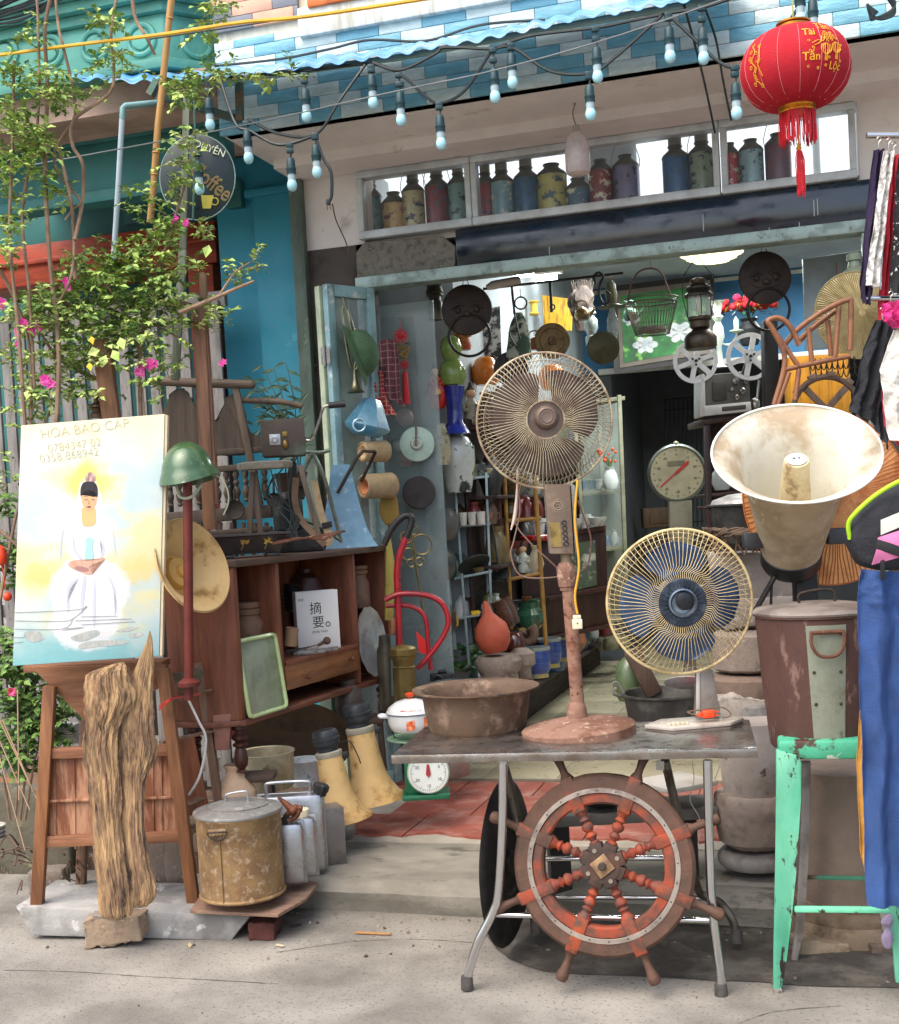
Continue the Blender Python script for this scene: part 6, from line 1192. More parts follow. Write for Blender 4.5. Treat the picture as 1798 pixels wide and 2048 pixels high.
tp = [t.l(*p) for p in ((1286, 1446, 0), (1385, 1472, 0))]
m.prism([(-100, -12), (-52, -62), (62, -52), (98, -8), (60, 40), (-60, 40)], -12, 2, 3, 'z'); t.part('base_skirt', m, M('6b5f58', .6, 0, c2='54463e', s2=10)); m = t.mb(); m.prism([(-101, -13), (-53, -63), (63, -53), (99, -9), (60, 41), (-61, 41)], 2.2, 10, 2.5, 'z'); t.part('base_top', m, M('b3aca2', .5, 0, c2='948b80', s2=8, c3='7d7468', s3=20))
m = t.mb(); [m.box(-60+i*9, -54+i*9, -46, -34, 10, 15, 1) for i in range(5)]; t.part('switch_key', m, CRM)
m = t.mb(); m.aprism([(1396, 1340), (1426, 1340), (1442, 1432), (1392, 1432)], -6, 22, 2); t.part('stem', m, M('8f8983', .45, .3, c2='77706a', s2=7)); m = t.mb(); m.aprism([(1393, 1344), (1400, 1344), (1400, 1432), (1392, 1432)], -9, -6.2, .5); t.part('stem_trim', m, M('c9c4bb', .4, .4))
P = fan_head(t, (1359, 1203, -20), 143, 46, 84, YW_, .72, 4, BLB, rimr=3, zt=30, seed=2, ang0=-.1, twist=-1.3, hw=.7, rearn=56)
c = V(t.l(1359, 1203, -20)); m = t.mb(); m.lathe([(46, 26), (47, 32), (44, 33), (30, 30), (28, 34)], 48, c, (0, -1, 0), cap=False)
for i in range(26): a = 2*pi*i/26; T = Matrix.Translation(c) @ Matrix.Rotation(-a, 4, 'Y'); m.box(29, 45, -33.5, -31, -1.4, 1.4, 0, T)
t.part('badge_ring', m, M('2b3440', .35, .4, c2='4a5563', s2=14)); m = t.mb(); m.lathe([(28, 20), (28, 40), (25, 41), (20, 30), (0, 28)], 36, c, (0, -1, 0), cap=False); t.part('hub_cup', m, M('7b8794', .25, .7, c2='59636e', s2=8)); m = t.mb(); m.lathe([(18, 26), (18, 34), (14, 36), (3, 36), (3, 39), (0, 39)], 32, c+V((6, 0, 3)), (0, -1, 0)); t.part('spinner', m, M('23262b', .3, .3))
m = t.mb(); m.lathe([(20, -26), (40, -34), (42, -60), (30, -90), (0, -95)], 28, c, (0, -1, 0)); m.abeam((1380, 1345, 20), (1372, 1240, 40), 24, 24, 4); t.part('motor', m, M('8f8983', .5, .2))
t = Th('orange_plug', 'bright orange two pin plug lying on the desk fan base', 'plug', 1412, 1428, D=4.18); m = t.mb(); m.abeam((1394, 1431), (1404, 1429), 8, 8, 2); m.abeam((1404, 1429), (1429, 1427), 16, 12, 3); m.abeam((1428, 1424), (1438, 1423), 2, 2); m.abeam((1428, 1431), (1438, 1430), 2, 2); t.part('plug', m, M('e4491c', .4, bump=.1)); m = t.mb(); m.atube([(1394, 1431), (1375, 1424, 4), (1400, 1420, 10), (1445, 1415, 10), (1462, 1430, 6), (1445, 1436, 4)], 1.6, 6, sm=5); t.part('cord', m, M('6b5844', .6))
# ================= RIGHT SIDE =================
t = Th('dark_pan', 'black handled cooking pan on the ground behind the desk fan', 'pan', 1335, 1440, D=4.95)
m = t.mb(); m.lathe([(60, 0), (78, 8), (84, 50), (90, 54), (90, 58), (84, 57), (76, 12), (0, 8)], 48, cap=False); t.part('pan', m, M('3d3b38', .6, .3, c2='57544e', s2=9)); m = t.mb(); m.tube([(-86, 0, 52), (-104, -4, 60), (-106, 4, 76), (-96, 4, 80), (-84, 0, 58)], 3, 8, sm=4); t.part('handle', m, M('6b675f', .6, .3))
t = Th('pink_plate', 'white plate with a pink rim leaning in the black pan', 'plate', 1370, 1372, D=4.95, rot=(R(-25), R(6), YAW)); m = t.mb(); m.lathe([(0, 2), (20, 2), (40, 8), (41, 7), (22, 0), (0, 0)], 40); t.solo(m, M('e2dcdc', .3, c2='d9a5ad', s2=6, t=.56, coat=.4, bump=0))
t = Th('green_bottle', 'squat mossy green bottle with spiky trim behind the black pan', 'bottle', 1262, 1400, D=5.2); m = t.mb(); m.lathe([(24, 0), (27, 6), (28, 60), (18, 80), (8, 88), (8, 100), (0, 102)], 28); [m.tube([(-26, 0, 10+i*10), (-36, 0, 12+i*10)], [3, 1], 6) for i in range(7)]; t.solo(m, M('4f6040', .4, c2='39482f', s2=8, coat=.3))
t = Th('curved_yoke', 'dark curved wooden yoke standing behind the black pan', 'yoke', 1300, 1380, D=5.1); m = t.mb(); m.abeam((1262, 1300, 0), (1310, 1390, 0), 34, 14, 4); t.solo(m, wood('5a4436', '3d2e25'))
# stone stack
LS = [('weathered trough shaped stone block at the top of the right stone stack', [(1437, 1108), (1610, 1104), (1632, 1122), (1634, 1182), (1600, 1196), (1450, 1200)], 5.05, 'b'),
      ('thick layered stone slab below the trough in the right stack', [(1446, 1200), (1600, 1192), (1610, 1235), (1450, 1262)], 5.0, 'b')]
for lab, poly, D, _ in LS:
    t = Th('stone_block', lab, 'stone', 1520, 1200, D=D, group=None); m = t.mb(); m.aprism(poly, 0, 120, 4); m.rough(3, .03, D, 3); t.solo(m, M('9d948c', .92, 0, c2='7d746b', s2=5, c3='b3aca4', s3=20, bump=.4, bs=50))
for i, (cx, yb, r_, h, D, lab, mt) in enumerate(((1500, 1338, 72, 76, 5.0, 'round millstone drum in the middle of the right stone stack', STN), (1500, 1392, 84, 44, 4.95, 'brown banded round stone under the millstone drum', M('7d6a5d', .9, c2='5f4d42', s2=5, bump=.6)), (1500, 1440, 92, 44, 4.9, 'pocked grey round stone low in the right stack', M('8d8a86', .95, c2='6d6a66', s2=14, bump=1, bs=40)))):
    t = Th('millstone', lab, 'millstone', cx, yb, D=D); m = t.mb(); m.lathe([(r_-6, 0), (r_, 5), (r_+1, h*.5), (r_, h-5), (r_-6, h), (0, h)], 48); m.rough(1.5, .04, i, 0); t.solo(m, mt)
t = Th('rubble_stone', 'broken pale rubble stone on the back edge of the table', 'stone', 1500, 1445, D=4.75); m = t.mb(); m.aprism([(1432, 1398), (1470, 1392), (1508, 1402), (1550, 1404), (1552, 1440), (1440, 1440)], -10, 50, 4); m.rough(5, .04, 4, 5); t.solo(m, M('b0a79b', .95, c2='8d8377', s2=10, bump=.8))
t = Th('stone_drum', 'tapered smooth brown stone drum under the right end of the table', 'stone', 1506, 1590, D=4.65); m = t.mb(); m.lathe([(50, 0), (56, 4), (64, 90), (66, 150), (0, 150)], 48); m.rough(1, .03, 1); t.solo(m, M('b3a79d', .88, c2='958a80', s2=5, c3='5d4d44', s3=14, bump=.4))
t = Th('stone_mortar', 'broad chiselled dark stone mortar below the tapered drum', 'mortar', 1512, 1688, D=4.68); m = t.mb(); m.lathe([(56, 0), (72, 12), (78, 50), (78, 100), (74, 108), (0, 110)], 56); m.rough(2.2, .06, 2); t.solo(m, M('a39388', .95, c2='83756b', s2=12, bump=1, bs=35))
t = Th('stone_ring', 'low rounded grey stone ring under the chiselled mortar', 'stone', 1512, 1728, D=4.7); m = t.mb(); m.torus((0, 0, 16), 56, 19, 48, 12, (0, 0, 1)); m.lathe([(54, 0), (54, 30)], 32); t.solo(m, M('a39d98', .9, c2='85807b', s2=8, bump=.5))
t = Th('granite_ledge', 'flat grey granite slab step carrying the stone drums', 'slab', 1500, 1815, D=4.55, rot=0); m = t.mb(); m.box(-90, 330, 0, 200, 22, 44, 3); m.box(-84, 330, 8, 200, -20, 21, 2); t.solo(m, M('8f8983', .8, c2='756f69', s2=4, bump=.3))
t = Th('black_pot', 'sooty black iron pot with a grey lid in a wicker nest', 'pot', 1492, 1096, D=5.0)
m = t.mb(); m.lathe([(50, 0), (62, 12), (68, 70), (70, 84), (76, 86), (76, 89), (66, 90)], 48); t.part('pot', m, M('2b2a29', .55, .3, c2='46433f', s2=8, bump=.3)); m = t.mb(); m.lathe([(66, 90), (62, 98), (30, 108), (0, 111)], 48); t.part('lid', m, M('a9a8a5', .5, .4, c2='7f7d79', s2=9)); m = t.mb(); m.tube([(-70, -10, 84), (-92, -14, 86), (-90, 10, 86), (-70, 10, 84)], 2.2, 6); t.part('handle', m, IRON)
t = Th('wicker_ring', 'twisted wicker carrying ring wrapped round the sooty pot', 'basket', 1492, 1060, D=4.95); m = t.mb(); r = random.Random(4)
for j in range(9):
    p = r.uniform(0, 6); m.tube([((80+5*sin(7*a+p))*cos(a), (80+5*sin(7*a+p))*sin(a), 6*sin(5*a+p)+r.uniform(-3, 3)) for a in [i*2*pi/40 for i in range(40)]], 2, 5, closed=True)
for j in range(10): a = pi+j*.32; m.tube([(80*cos(a), 80*sin(a), 0), (60*cos(a+.3), 60*sin(a+.3), -48)], 2.2, 5); m.tube([(80*cos(a+.2), 80*sin(a+.2), 0), (62*cos(a), 62*sin(a), -46)], 2, 5)
t.solo(m, M('6b5848', .8, c2='4d3f35', s2=12))
# straw hat / fan behind the white horn
def conehat(name, lab, cx, cy, D, Rr, ax, depth, c, c2):
    t = Th(name, lab, 'hat', cx, cy, D=D); m = t.mb(); n = 120; z = V(ax).normalized()
    m.lathe([(0, depth), (Rr*.3, depth*.72), (Rr*.7, depth*.3), (Rr, 0), (Rr*.98, -2), (Rr*.68, depth*.27), (0, depth*.94)], n*2, (0, 0, 0), z, fl=lambda a: 1, cap=False)
    i = 0
    for v in m.b.verts: pass
    m2 = t.mb(); t.part('leaf_cone', m, M(c, .7, c2=c2, s2=6, bump=.4, bs=80))
    x = z.orthogonal().normalized(); y = z.cross(x)
    for i in range(n): a = 2*pi*i/n; m2.tube([x*(Rr*q*cos(a+.02*sin(9*q+i))) + y*(Rr*q*sin(a+.02*sin(9*q+i))) + z*(depth*(1-q)*(.95)+1.2) for q in (.08, .35, .7, 1)], .9, 4)
    m2.tube([x*(Rr*cos(a)) + y*(Rr*sin(a)) for a in [j*2*pi/80 for j in range(80)]], 1.8, 6, closed=True)
    t.part('ribs', m2, M(c2, .7, bump=0)); return t
conehat('conical_hat', 'big orange straw conical hat behind the white horn', 1655, 995, 4.5, 175, (.12, -1, .1), 40, 'd99a5e', 'a9602f')
conehat('conical_hat', 'pale woven conical hat beyond the rattan chair', 1715, 630, 5.3, 88, (.1, -1, .1), 24, 'b3a476', '84764e')
t = Th('white_horn', 'huge dirty white loudspeaker horn tilted upwards on a black stand', 'loudspeaker', 1592, 903, D=4.15)
z = V((-.10, -.615, .785)).normalized()
WH = M('cfccbe', .6, 0, c2='bcb59f', s2=3, w=.12, c3='a8957a', s3=3.2, t3=.55, w3=.05, var=.06, bump=.15); WHO = M('b5a488', .65, 0, c2='9a8769', s2=5, c3='cfc6ae', s3=12, t3=.6, bump=.15)
m = t.mb(); m.lathe([(166, 0), (164, -4), (148, -12), (128, -28), (110, -55), (97, -90), (86, -140), (76, -190), (66, -240), (62, -262)], 96, (0, 0, 0), z, cap=False); t.part('outer_bell', m, WHO)
m = t.mb(); m.lathe([(164, 0), (162, -3), (145, -11), (125, -27), (107, -54), (93, -90), (80, -140), (66, -190), (34, -205)], 96, (0, 0, 0), z, cap=False); t.part('inner_bell', m, WH)
m = t.mb(); m.tube([z*0 + (z.orthogonal().normalized()*165*cos(a) + z.cross(z.orthogonal().normalized())*165*sin(a)) for a in [i*2*pi/96 for i in range(96)]], 2.6, 8, closed=True); t.part('rim', m, M('e6e4da', .4, bump=0))
m = t.mb(); m.lathe([(38, -205), (32, -120), (28, -60), (26, -30), (24, -22), (0, -19)], 40, (2, 0, 0), z, cap=False); tb = t.part('reflex_tube', m, M('cfc59f', .55, 0, c2='b8a57d', s2=6, c3='8f7c5a', s3=10, t3=.64)); 
m = t.mb(); x_ = z.orthogonal().normalized(); m.lathe([(20, -19), (18, -17.2), (0, -17)], 32, (2, 0, 0), z); t.part('end_disc', m, M('d9dfe6', .4, bump=0), tb); m = t.mb(); [m.lathe([(2.6, -17), (2.6, -16), (0, -16)], 10, (2+s_*5, 0, 0), z) for s_ in (-1, 1)]; t.part('holes', m, BLK, tb)
m = t.mb(); m.lathe([(62, -262), (64, -264), (64, -290), (60, -300), (0, -302)], 48, (0, 0, 0), z); t.part('driver', m, M('1d2022', .4, .2)); 
m = t.mb(); b0_ = z*-240; m.box(b0_.x-100, b0_.x+100, b0_.y-10, b0_.y+30, b0_.z-20, b0_.z+14, 4) if 0 else [m.cbox((b0_.x+s_*88, b0_.y-20, b0_.z+10), (40, 26, 34), bev=5) for s_ in (-1, 1)]; t.part('bracket', m, M('45464a', .5, .3)); m = t.mb(); m.box(34, 80, 160, 200, -470, -230, 3); m.tube([(-10, 150, -250), (-60, 150, -330)], 6, 8); m.tube([(-20, 150, -250), (-28, 150, -350)], 3, 8); t.part('stand', m, M('242020', .5, .4))
# big pot on the stool
t = Th('green_stool', 'tall metal bar stool with chipped mint green paint and rust', 'stool', 1660, 1990, Z=0, rot=R(3)); SG = t
GP = M('48a582', .55, .1, c2='85c4a6', s2=5, w=.2, c3='2b2320', s3=20, t3=.575, w3=.02, bump=.2, st=(1, 1, .45)); GY = M('8f8882', .6, .3, c2='6d6660', s2=7, c3='4c3d33', s3=16)
zs = t.l(1560, 1482)[2]; xa, xb = t.l(1553, 1490)[0], t.l(1765, 1490)[0]
m = t.mb(); m.box(xa+2, xb-2, 6, 220, zs-40, zs, 8); t.part('seat', m, M('48a582', .5, .1, c2='42281f', s2=7, t=.53, w=.015, c3='c9d0bf', s3=12, t3=.6, w3=.01, bump=.2))
m = t.mb(); m.aprism([(1552, 1500), (1598, 1512), (1604, 1530), (1602, 1600), (1592, 1750), (1583, 1840), (1572, 1930), (1562, 1992), (1546, 1990), (1547, 1900), (1550, 1750), (1552, 1600)], 0, 26, 3); t.part('leg', m, GP)
m = t.mb(); m.aprism([(1546, 1978), (1565, 1978), (1564, 2004), (1558, 2012), (1544, 2008)], -2, 28, 3); t.part('foot_cap', m, GY)
m = t.mb(); m.abeam((1803, 1962, 12), (1765, 1520, 12), 24, 24, 3); t.part('leg', m, GP)
m = t.mb(); m.aprism([(1603, 1525), (1622, 1525), (1618, 1700), (1612, 1800), (1606, 1870), (1596, 1925), (1582, 1925), (1592, 1840), (1600, 1700)], 180, 204, 3); t.part('leg', m, GY)
m = t.mb(); m.aprism([(1740, 1525), (1765, 1525), (1768, 1700), (1775, 1850), (1770, 1900), (1755, 1800)], 180, 204, 3); t.part('leg', m, GY)
m = t.mb(); m.abeam((1588, 1818, 8), (1795, 1820, 8), 12, 12, 3); t.part('footrest', m, M('6fc9a0', .5, c2='3d2c25', s2=14, t=.58, w=.02)); m = t.mb(); m.abeam((1604, 1754, 195), (1790, 1758, 195), 9, 6, 1); t.part('footrest', m, M('3d7a60', .5, c2='4d3a30', s2=10))
t = Th('lidded_can', 'large brown riveted metal can with flat lid on the green stool', 'can', 1645, 1474, D=3.98)
BC = M('5a3e36', .7, .3, c2='46302a', s2=5, w=.12, c3='7d6257', s3=14, t3=.62, bump=.3, bs=60, st=(1, 1, .4))
m = t.mb(); m.lathe([(98, -14), (102, -10), (103, 0), (113, 120), (121, 245), (125, 248), (125, 252)], 80); m.rough(.8, .02, 5); t.part('body', m, BC)
m = t.mb(); m.lathe([(126, 252), (127, 256), (120, 262), (60, 270), (0, 272)], 80); t.part('lid', m, M('8a8078', .6, .4, c2='6d635b', s2=8)); m = t.mb(); m.tube([(-34, 0, 268), (-32, 0, 290), (30, 0, 294), (36, 0, 268)], 3, 8, sm=3); t.part('lid_handle', m, IRON)
m = t.mb(); a_ = -pi/2-.16
def stp(u, v): h = -2+238*v; r_ = 103.5 + h*.0735 + 2.2; q = a_ + (u-.5)*.62*(1 - .12*(1-v)); return (r_*cos(q), r_*sin(q), h)
m.grid(stp, 10, 12, 1.5); sp_ = t.part('steel_strap', m, M('8f9483', .6, .4, c2='777b6c', s2=9, c3='6b4c3a', s3=18, t3=.64))
m = t.mb(); 
for v in (.06, .36, .62, .93):
    for u in (.14, .86): p = V(stp(u, v)); m.ball(p*1.004, 3.2)
t.part('rivet', m, DK, sp_)
m = t.mb(); p = V(stp(.5, .94)); m.tube([(p.x-30, p.y-6, p.z+4), (p.x-31, p.y-8, p.z-20), (p.x-16, p.y-9, p.z-42), (p.x+16, p.y-9, p.z-42), (p.x+31, p.y-8, p.z-20), (p.x+30, p.y-6, p.z+4)], 3.4, 8, sm=4); m.tube([(p.x-32, p.y-5, p.z+2), (p.x+32, p.y-5, p.z+2)], 4, 8); t.part('ring_handle', m, RUST)
# concrete drums behind the stool
t = Th('stone_column', 'thick round brown stone column behind the green stool', 'stone', 1705, 1790, D=4.35)
m = t.mb(); m.lathe([(112, 0), (114, 60), (116, 130), (110, 220), (106, 262), (0, 262)], 56); m.rough(2, .02, 3); t.solo(m, M('8a786a', .9, c2='705f52', s2=4, c3='a08f80', s3=8, bump=.4, bs=40))
t = Th('round_stone', 'wide cracked round stone base under the brown column', 'stone', 1705, 1885, D=4.38); m = t.mb(); m.lathe([(108, 0), (122, 10), (126, 50), (122, 62), (118, 66), (120, 72), (118, 105), (112, 112), (0, 112)], 56); m.rough(2.5, .03, 4); t.solo(m, M('85735f', .92, c2='5f4f40', s2=7, bump=.7))
t = Th('rough_stone', 'small rough tan stone wedged under the left of the column base', 'stone', 1650, 1905, Z=0); m = t.mb(); m.aprism([(1598, 1890), (1620, 1882), (1700, 1890), (1704, 1918), (1660, 1930), (1600, 1916)], -10, 60, 4); m.rough(4, .05, 2, 4); t.solo(m, M('93826b', .95, c2='75654f', s2=12, bump=.8))
t = Th('rough_stone', 'second dark stone wedge under the right of the column base', 'stone', 1760, 1905, Z=0); m = t.mb(); m.aprism([(1742, 1890), (1800, 1890), (1800, 1922), (1744, 1918)], -10, 60, 3); m.rough(3, .05, 3, 4); t.solo(m, STND)
# ---- rattan chair, wooden wheel
t = Th('rattan_chair', 'upturned rattan child chair with bent cane frame', 'chair', 1620, 800, D=4.9)
CN = M('8f5d3c', .5, c2='6b432b', s2=8, bump=.15, coat=.2)
def canes(lst, nm, r_):
    for pts in lst: m = t.mb(); m.atube(pts, r_, 10, sm=6); t.part(nm, m, CN)
canes([[(1548, 810, 0), (1570, 720, 0), (1546, 660, 0), (1536, 642, 0), (1556, 636, 0), (1578, 650, 0), (1600, 690, 0)], [(1568, 690, 20), (1600, 655, 10), (1650, 620, 0), (1695, 600, 0), (1702, 612, 0), (1700, 700, 0)], [(1592, 690, 40), (1620, 660, 30), (1670, 622, 20)]], 'hoop', 5.5)
canes([[(1565, 740, 0), (1620, 728, 0), (1700, 712, 0)], [(1540, 650, 0), (1575, 700, 0), (1598, 735, 0)], [(1617, 655, 0), (1624, 728, 0)], [(1655, 640, 20), (1662, 712, 20)], [(1678, 612, 0), (1670, 715, 0)], [(1598, 738, 0), (1590, 800, 0)], [(1578, 745, 0), (1548, 830, 0)]], 'stick', 5)
t = Th('spoked_roller', 'small brown spoked wooden wheel under the rattan chair', 'wheel', 1652, 800, D=5.0)
m = t.mb(); m.torus((0, 0, -20), 66, 6, 48, 8); t.part('rim', m, wood('6b5648', '4a3a30'))
for a in (.8, 2.3, 3.9, 5.5): m = t.mb(); m.beam((0, 0, -20), (60*cos(a), 0, -20+60*sin(a)), 13, 6, 1); t.part('spoke', m, wood('6b5648', '4a3a30'))
for i in range(10): a = .3+i*.55; m = t.mb(); m.cbox((72*cos(a), -1, -20+72*sin(a)), (16, 12, 10), rot=(0, -a+pi/2, 0), bev=1.5); t.part('paddle', m, wood('84705c', '5f4c3e'))
t = Th('coil_spring', 'bundle of dark coiled springs above the wooden wheel', 'spring', 1670, 735, D=5.0); m = t.mb()
for j in range(2): m.tube([(-50+i*1.6, 8*sin(i*.9), j*16-8 + 12*cos(i*.9)) for i in range(60)], 1.2, 5)
t.solo(m, IRON)
t = Th('yellow_crate', 'bright yellow plastic crate behind the coiled springs', 'crate', 1660, 800, D=5.25); m = t.mb(); m.box(-80, 40, -10, 40, -40, 90, 3); [m.box(-74+i*19, -62+i*19, -12, -10.1, -30, 82, 1) for i in range(6)]; t.solo(m, M('c98d1c', .5, c2='a8741a', s2=5))
# ---- clothes stand
t = Th('clothes_rack', 'chrome clothes rack rails at the right edge of the photograph', 'rack', 1850, 900, D=4.1)
m = t.mb(); m.atube([(1733, 271, 0), (1900, 271, 0)], 6, 14); t.part('rail', m, CHR); m = t.mb(); m.atube([(1731, 597, 0), (1900, 596, 0)], 6, 14); t.part('rail', m, CHR); m = t.mb(); m.atube([(1880, 150, 10), (1915, 1990, 10)], 9, 14); t.part('post', m, CHR)
def garment(name, lab, cat, L_, R_, mt, D=4.05, wave=7, fr=4, nm='fabric', dy=0, hanger=True, hem=True):
    x = (L_[0][0]+R_[0][0])/2; t = Th(name, lab, cat, x, L_[0][1], D=D); cloth(t, L_, R_, mt, nm, wave, fr, 1.2, 80, 50, dy)
    if hem: m = t.mb(); a, b_ = V(t.l(*L_[-1], dy)), V(t.l(*R_[-1], dy)); m.tube([a.lerp(b_, i/30) + V((0, wave*sin(i/30*pi*fr+2+1.5*noise.noise(V((4, i/30, 5)))) + wave*.8*noise.noise(V((3, i/30*4, len(nm)))) - 1, 1)) for i in range(31)], 1.5, 6); t.part('hem', m, mt)
    if hanger: m = t.mb(); m.tube([(0, 0, -4), (0, 0, 14), (5, 0, 20), (2, 0, 26), (-4, 0, 22)], 1, 6, sm=3); t.part('hook', m, STEEL)
    return t
FAB = dict(rough=.9, bump=.35, bs=250)
garment('dark_garment', 'dark purple garment hanging at the far left of the upper rail', 'garment', [(1748, 300), (1735, 420), (1722, 560), (1728, 606)], [(1768, 298), (1762, 450), (1745, 600), (1742, 610)], M('271a3a', **FAB))
LACE = M('d5d3cf', c2='9a9894', s2=60, t=.52, w=.03, rough=.9, bump=.4, bs=200)
garment('lace_scarf', 'white lace scarf hanging on the upper rail', 'scarf', [(1768, 302), (1752, 430), (1734, 570)], [(1788, 302), (1774, 440), (1764, 578)], LACE, 4.0)
garment('red_garment', 'sheer red garment between the lace scarf and the dotted cloth', 'garment', [(1780, 310), (1772, 450), (1758, 640)], [(1796, 310), (1790, 450), (1782, 650)], M('b82236', **FAB), 4.06)
garment('dotted_scarf', 'black scarf with white dots at the right edge', 'scarf', [(1796, 315), (1788, 440), (1780, 590)], [(1850, 315), (1840, 440), (1830, 590)], M('1b1b1e', c2='d9d5cf', s2=75, t=.62, w=.02, rough=.9), 4.0)
garment('black_jacket', 'black jacket hanging on the lower rail', 'jacket', [(1752, 640), (1728, 700), (1712, 780), (1700, 822)], [(1778, 640), (1772, 720), (1760, 800), (1754, 850)], M('17181c', c2='1f2126', **FAB), 3.98)
garment('grey_garment', 'dark grey garment just right of the black jacket', 'garment', [(1765, 640), (1758, 720), (1745, 800), (1752, 860)], [(1792, 650), (1790, 760), (1780, 860), (1778, 900)], M('3a3d45', **FAB), 4.02)
garment('white_shirt', 'crumpled white shirt at the right edge of the lower rail', 'shirt', [(1788, 660), (1762, 740), (1770, 800), (1782, 880)], [(1850, 660), (1850, 750), (1850, 820), (1850, 890)], M('cfcbc2', **FAB), 3.9, 9)
garment('pink_garment', 'bright pink bunched cloth on the lower rail', 'garment', [(1764, 608), (1770, 640), (1792, 655)], [(1800, 600), (1810, 640), (1830, 660)], M('c9307a', **FAB), 3.88, 8)
garment('coral_garment', 'coral red cloth below the white shirt', 'garment', [(1764, 780), (1770, 850), (1784, 880)], [(1790, 780), (1800, 850), (1810, 900)], M('b94452', **FAB), 3.99, 5, hanger=False)
t = Th('backpack', 'black backpack with lime green piping slung on the rack', 'bag', 1750, 1130, D=3.55)
m = t.mb(); alimb(m, [(964, 1792, 1860), (985, 1755, 1860), (1020, 1712, 1860), (1060, 1694, 1860), (1095, 1702, 1860), (1125, 1722, 1860), (1138, 1760, 1850)], .5, 48, .1, 3, .01, 4); t.part('body', m, M('1e2026', .8, c2='2b2e36', s2=6, bump=.4, bs=120))
m = t.mb(); m.atube([(1815, 955, -42), (1780, 972, -40), (1745, 995, -36), (1712, 1025, -30), (1697, 1048, -18), (1700, 1078, -10)], 4.5, 8, sm=5); t.part('lime_piping', m, M('a5d41c', .6, bump=.2))
m = t.mb(); m.grid(lambda u, v: V(t.l(1756+60*v-12*u*(1-v), 1075-20*v+55*u, -62)) + V((0, -6*sin(pi*u), 0)), 10, 8, 2); t.part('pink_pocket', m, M('c9709c', .7, bump=.2)); m = t.mb(); m.grid(lambda u, v: V(t.l(1762+60*v, 1040-25*v+30*u, -60)), 8, 8, 2); t.part('white_pocket', m, WHT); m = t.mb(); m.abeam((1752, 1088, -66), (1830, 1112, -66), 20, 4, 1); m.abeam((1764, 1100, -62), (1766, 1160, -62), 9, 3, 1); t.part('strap', m, BLK)
garment('blue_trousers', 'long blue cotton trousers hanging beside the green stool', 'trousers', [(1722, 1138), (1718, 1200), (1722, 1400), (1732, 1600), (1738, 1814)], [(1860, 1150), (1870, 1300), (1870, 1500), (1870, 1700), (1870, 1816)], M('2f4d80', c2='264072', s2=3, w=.2, rough=.85, bump=.3, bs=200), 3.5, 12, 5, hanger=False)
garment('yellow_trousers', 'ochre yellow cloth showing behind the blue trousers', 'garment', [(1722, 1400), (1714, 1530), (1722, 1700), (1738, 1772)], [(1770, 1400), (1770, 1530), (1770, 1700), (1770, 1800)], M('c99442', c2='b07f38', s2=5, **FAB), 3.6, 5, 4, hanger=False)
t = Th('mauve_rag', 'small crumpled mauve rag tied on the stool footrest', 'rag', 1772, 1870, D=3.75); m = t.mb(); alimb(m, [(1828, 1776, 1784), (1845, 1763, 1786), (1856, 1772, 1782), (1872, 1764, 1786), (1892, 1768, 1784), (1898, 1774, 1780)], .6, 20, .2, 4, .03, 3); t.solo(m, M('85788f', .85, bump=.4))
# ================= INSIDE THE SHOP =================
def ins(name, label, cat, x, y, Y, **kw): return Th(name, label, cat, x, y, Y=Y, **kw)
DKB = M('2a221d', .7, .3, c2='3b3028', s2=8, bump=.3)
def maskgong(lab, x, y, r_, Y, rr_, rdy):
    t = ins('lion_gong', lab, 'gong', x, y, Y); m = t.mb(); m.lathe([(0, 3), (r_*.96, 3), (r_, 0), (r_*.97, -4), (r_*.9, -5), (r_*.5, -8), (0, -9)], 56, (0, 0, 0), (0, 1, 0), cap=False); t.part('disc', m, DKB)
    m = t.mb()
    for s_ in (-1, 1):
        m.ball((s_*r_*.36, -8, -r_*.02), r_*.13); m.tube([(s_*r_*.12, -9, r_*.12), (s_*r_*.35, -10, r_*.2), (s_*r_*.62, -8, r_*.04)], r_*.05, 6, sm=4); m.tube([(s_*r_*.2, -8, -r_*.35), (s_*r_*.45, -8, -r_*.3), (s_*r_*.6, -7, -r_*.15)], r_*.04, 6, sm=4)
    m.ball((0, -10, -r_*.18), r_*.16, sz=.7); t.part('lion_face', m, DKB)
    m = t.mb(); m.torus((2, -8, rdy), rr_, 2.8, 48, 8); t.part('ring', m, M('201c1a', .5, .5)); m = t.mb(); m.tube([(-8, 0, r_*.9), (0, 0, r_+16), (8, 0, r_*.9)], .8, 4); t.part('wire', m, DK)
maskgong('left black lion faced gong with a ring under the lintel', 934, 620, 51, 6.35, 41, -52)
maskgong('right black lion faced gong with a ring beside the red flowers', 1530, 556, 53, 6.35, 42, -64)
t = ins('hanging_rod', 'long thin black rod hung under the lintel with hooks', 'rod', 1100, 562, 6.5); m = t.mb(); m.atube([(966, 578), (1246, 546)], 2.6, 8); t.solo(m, BLK)
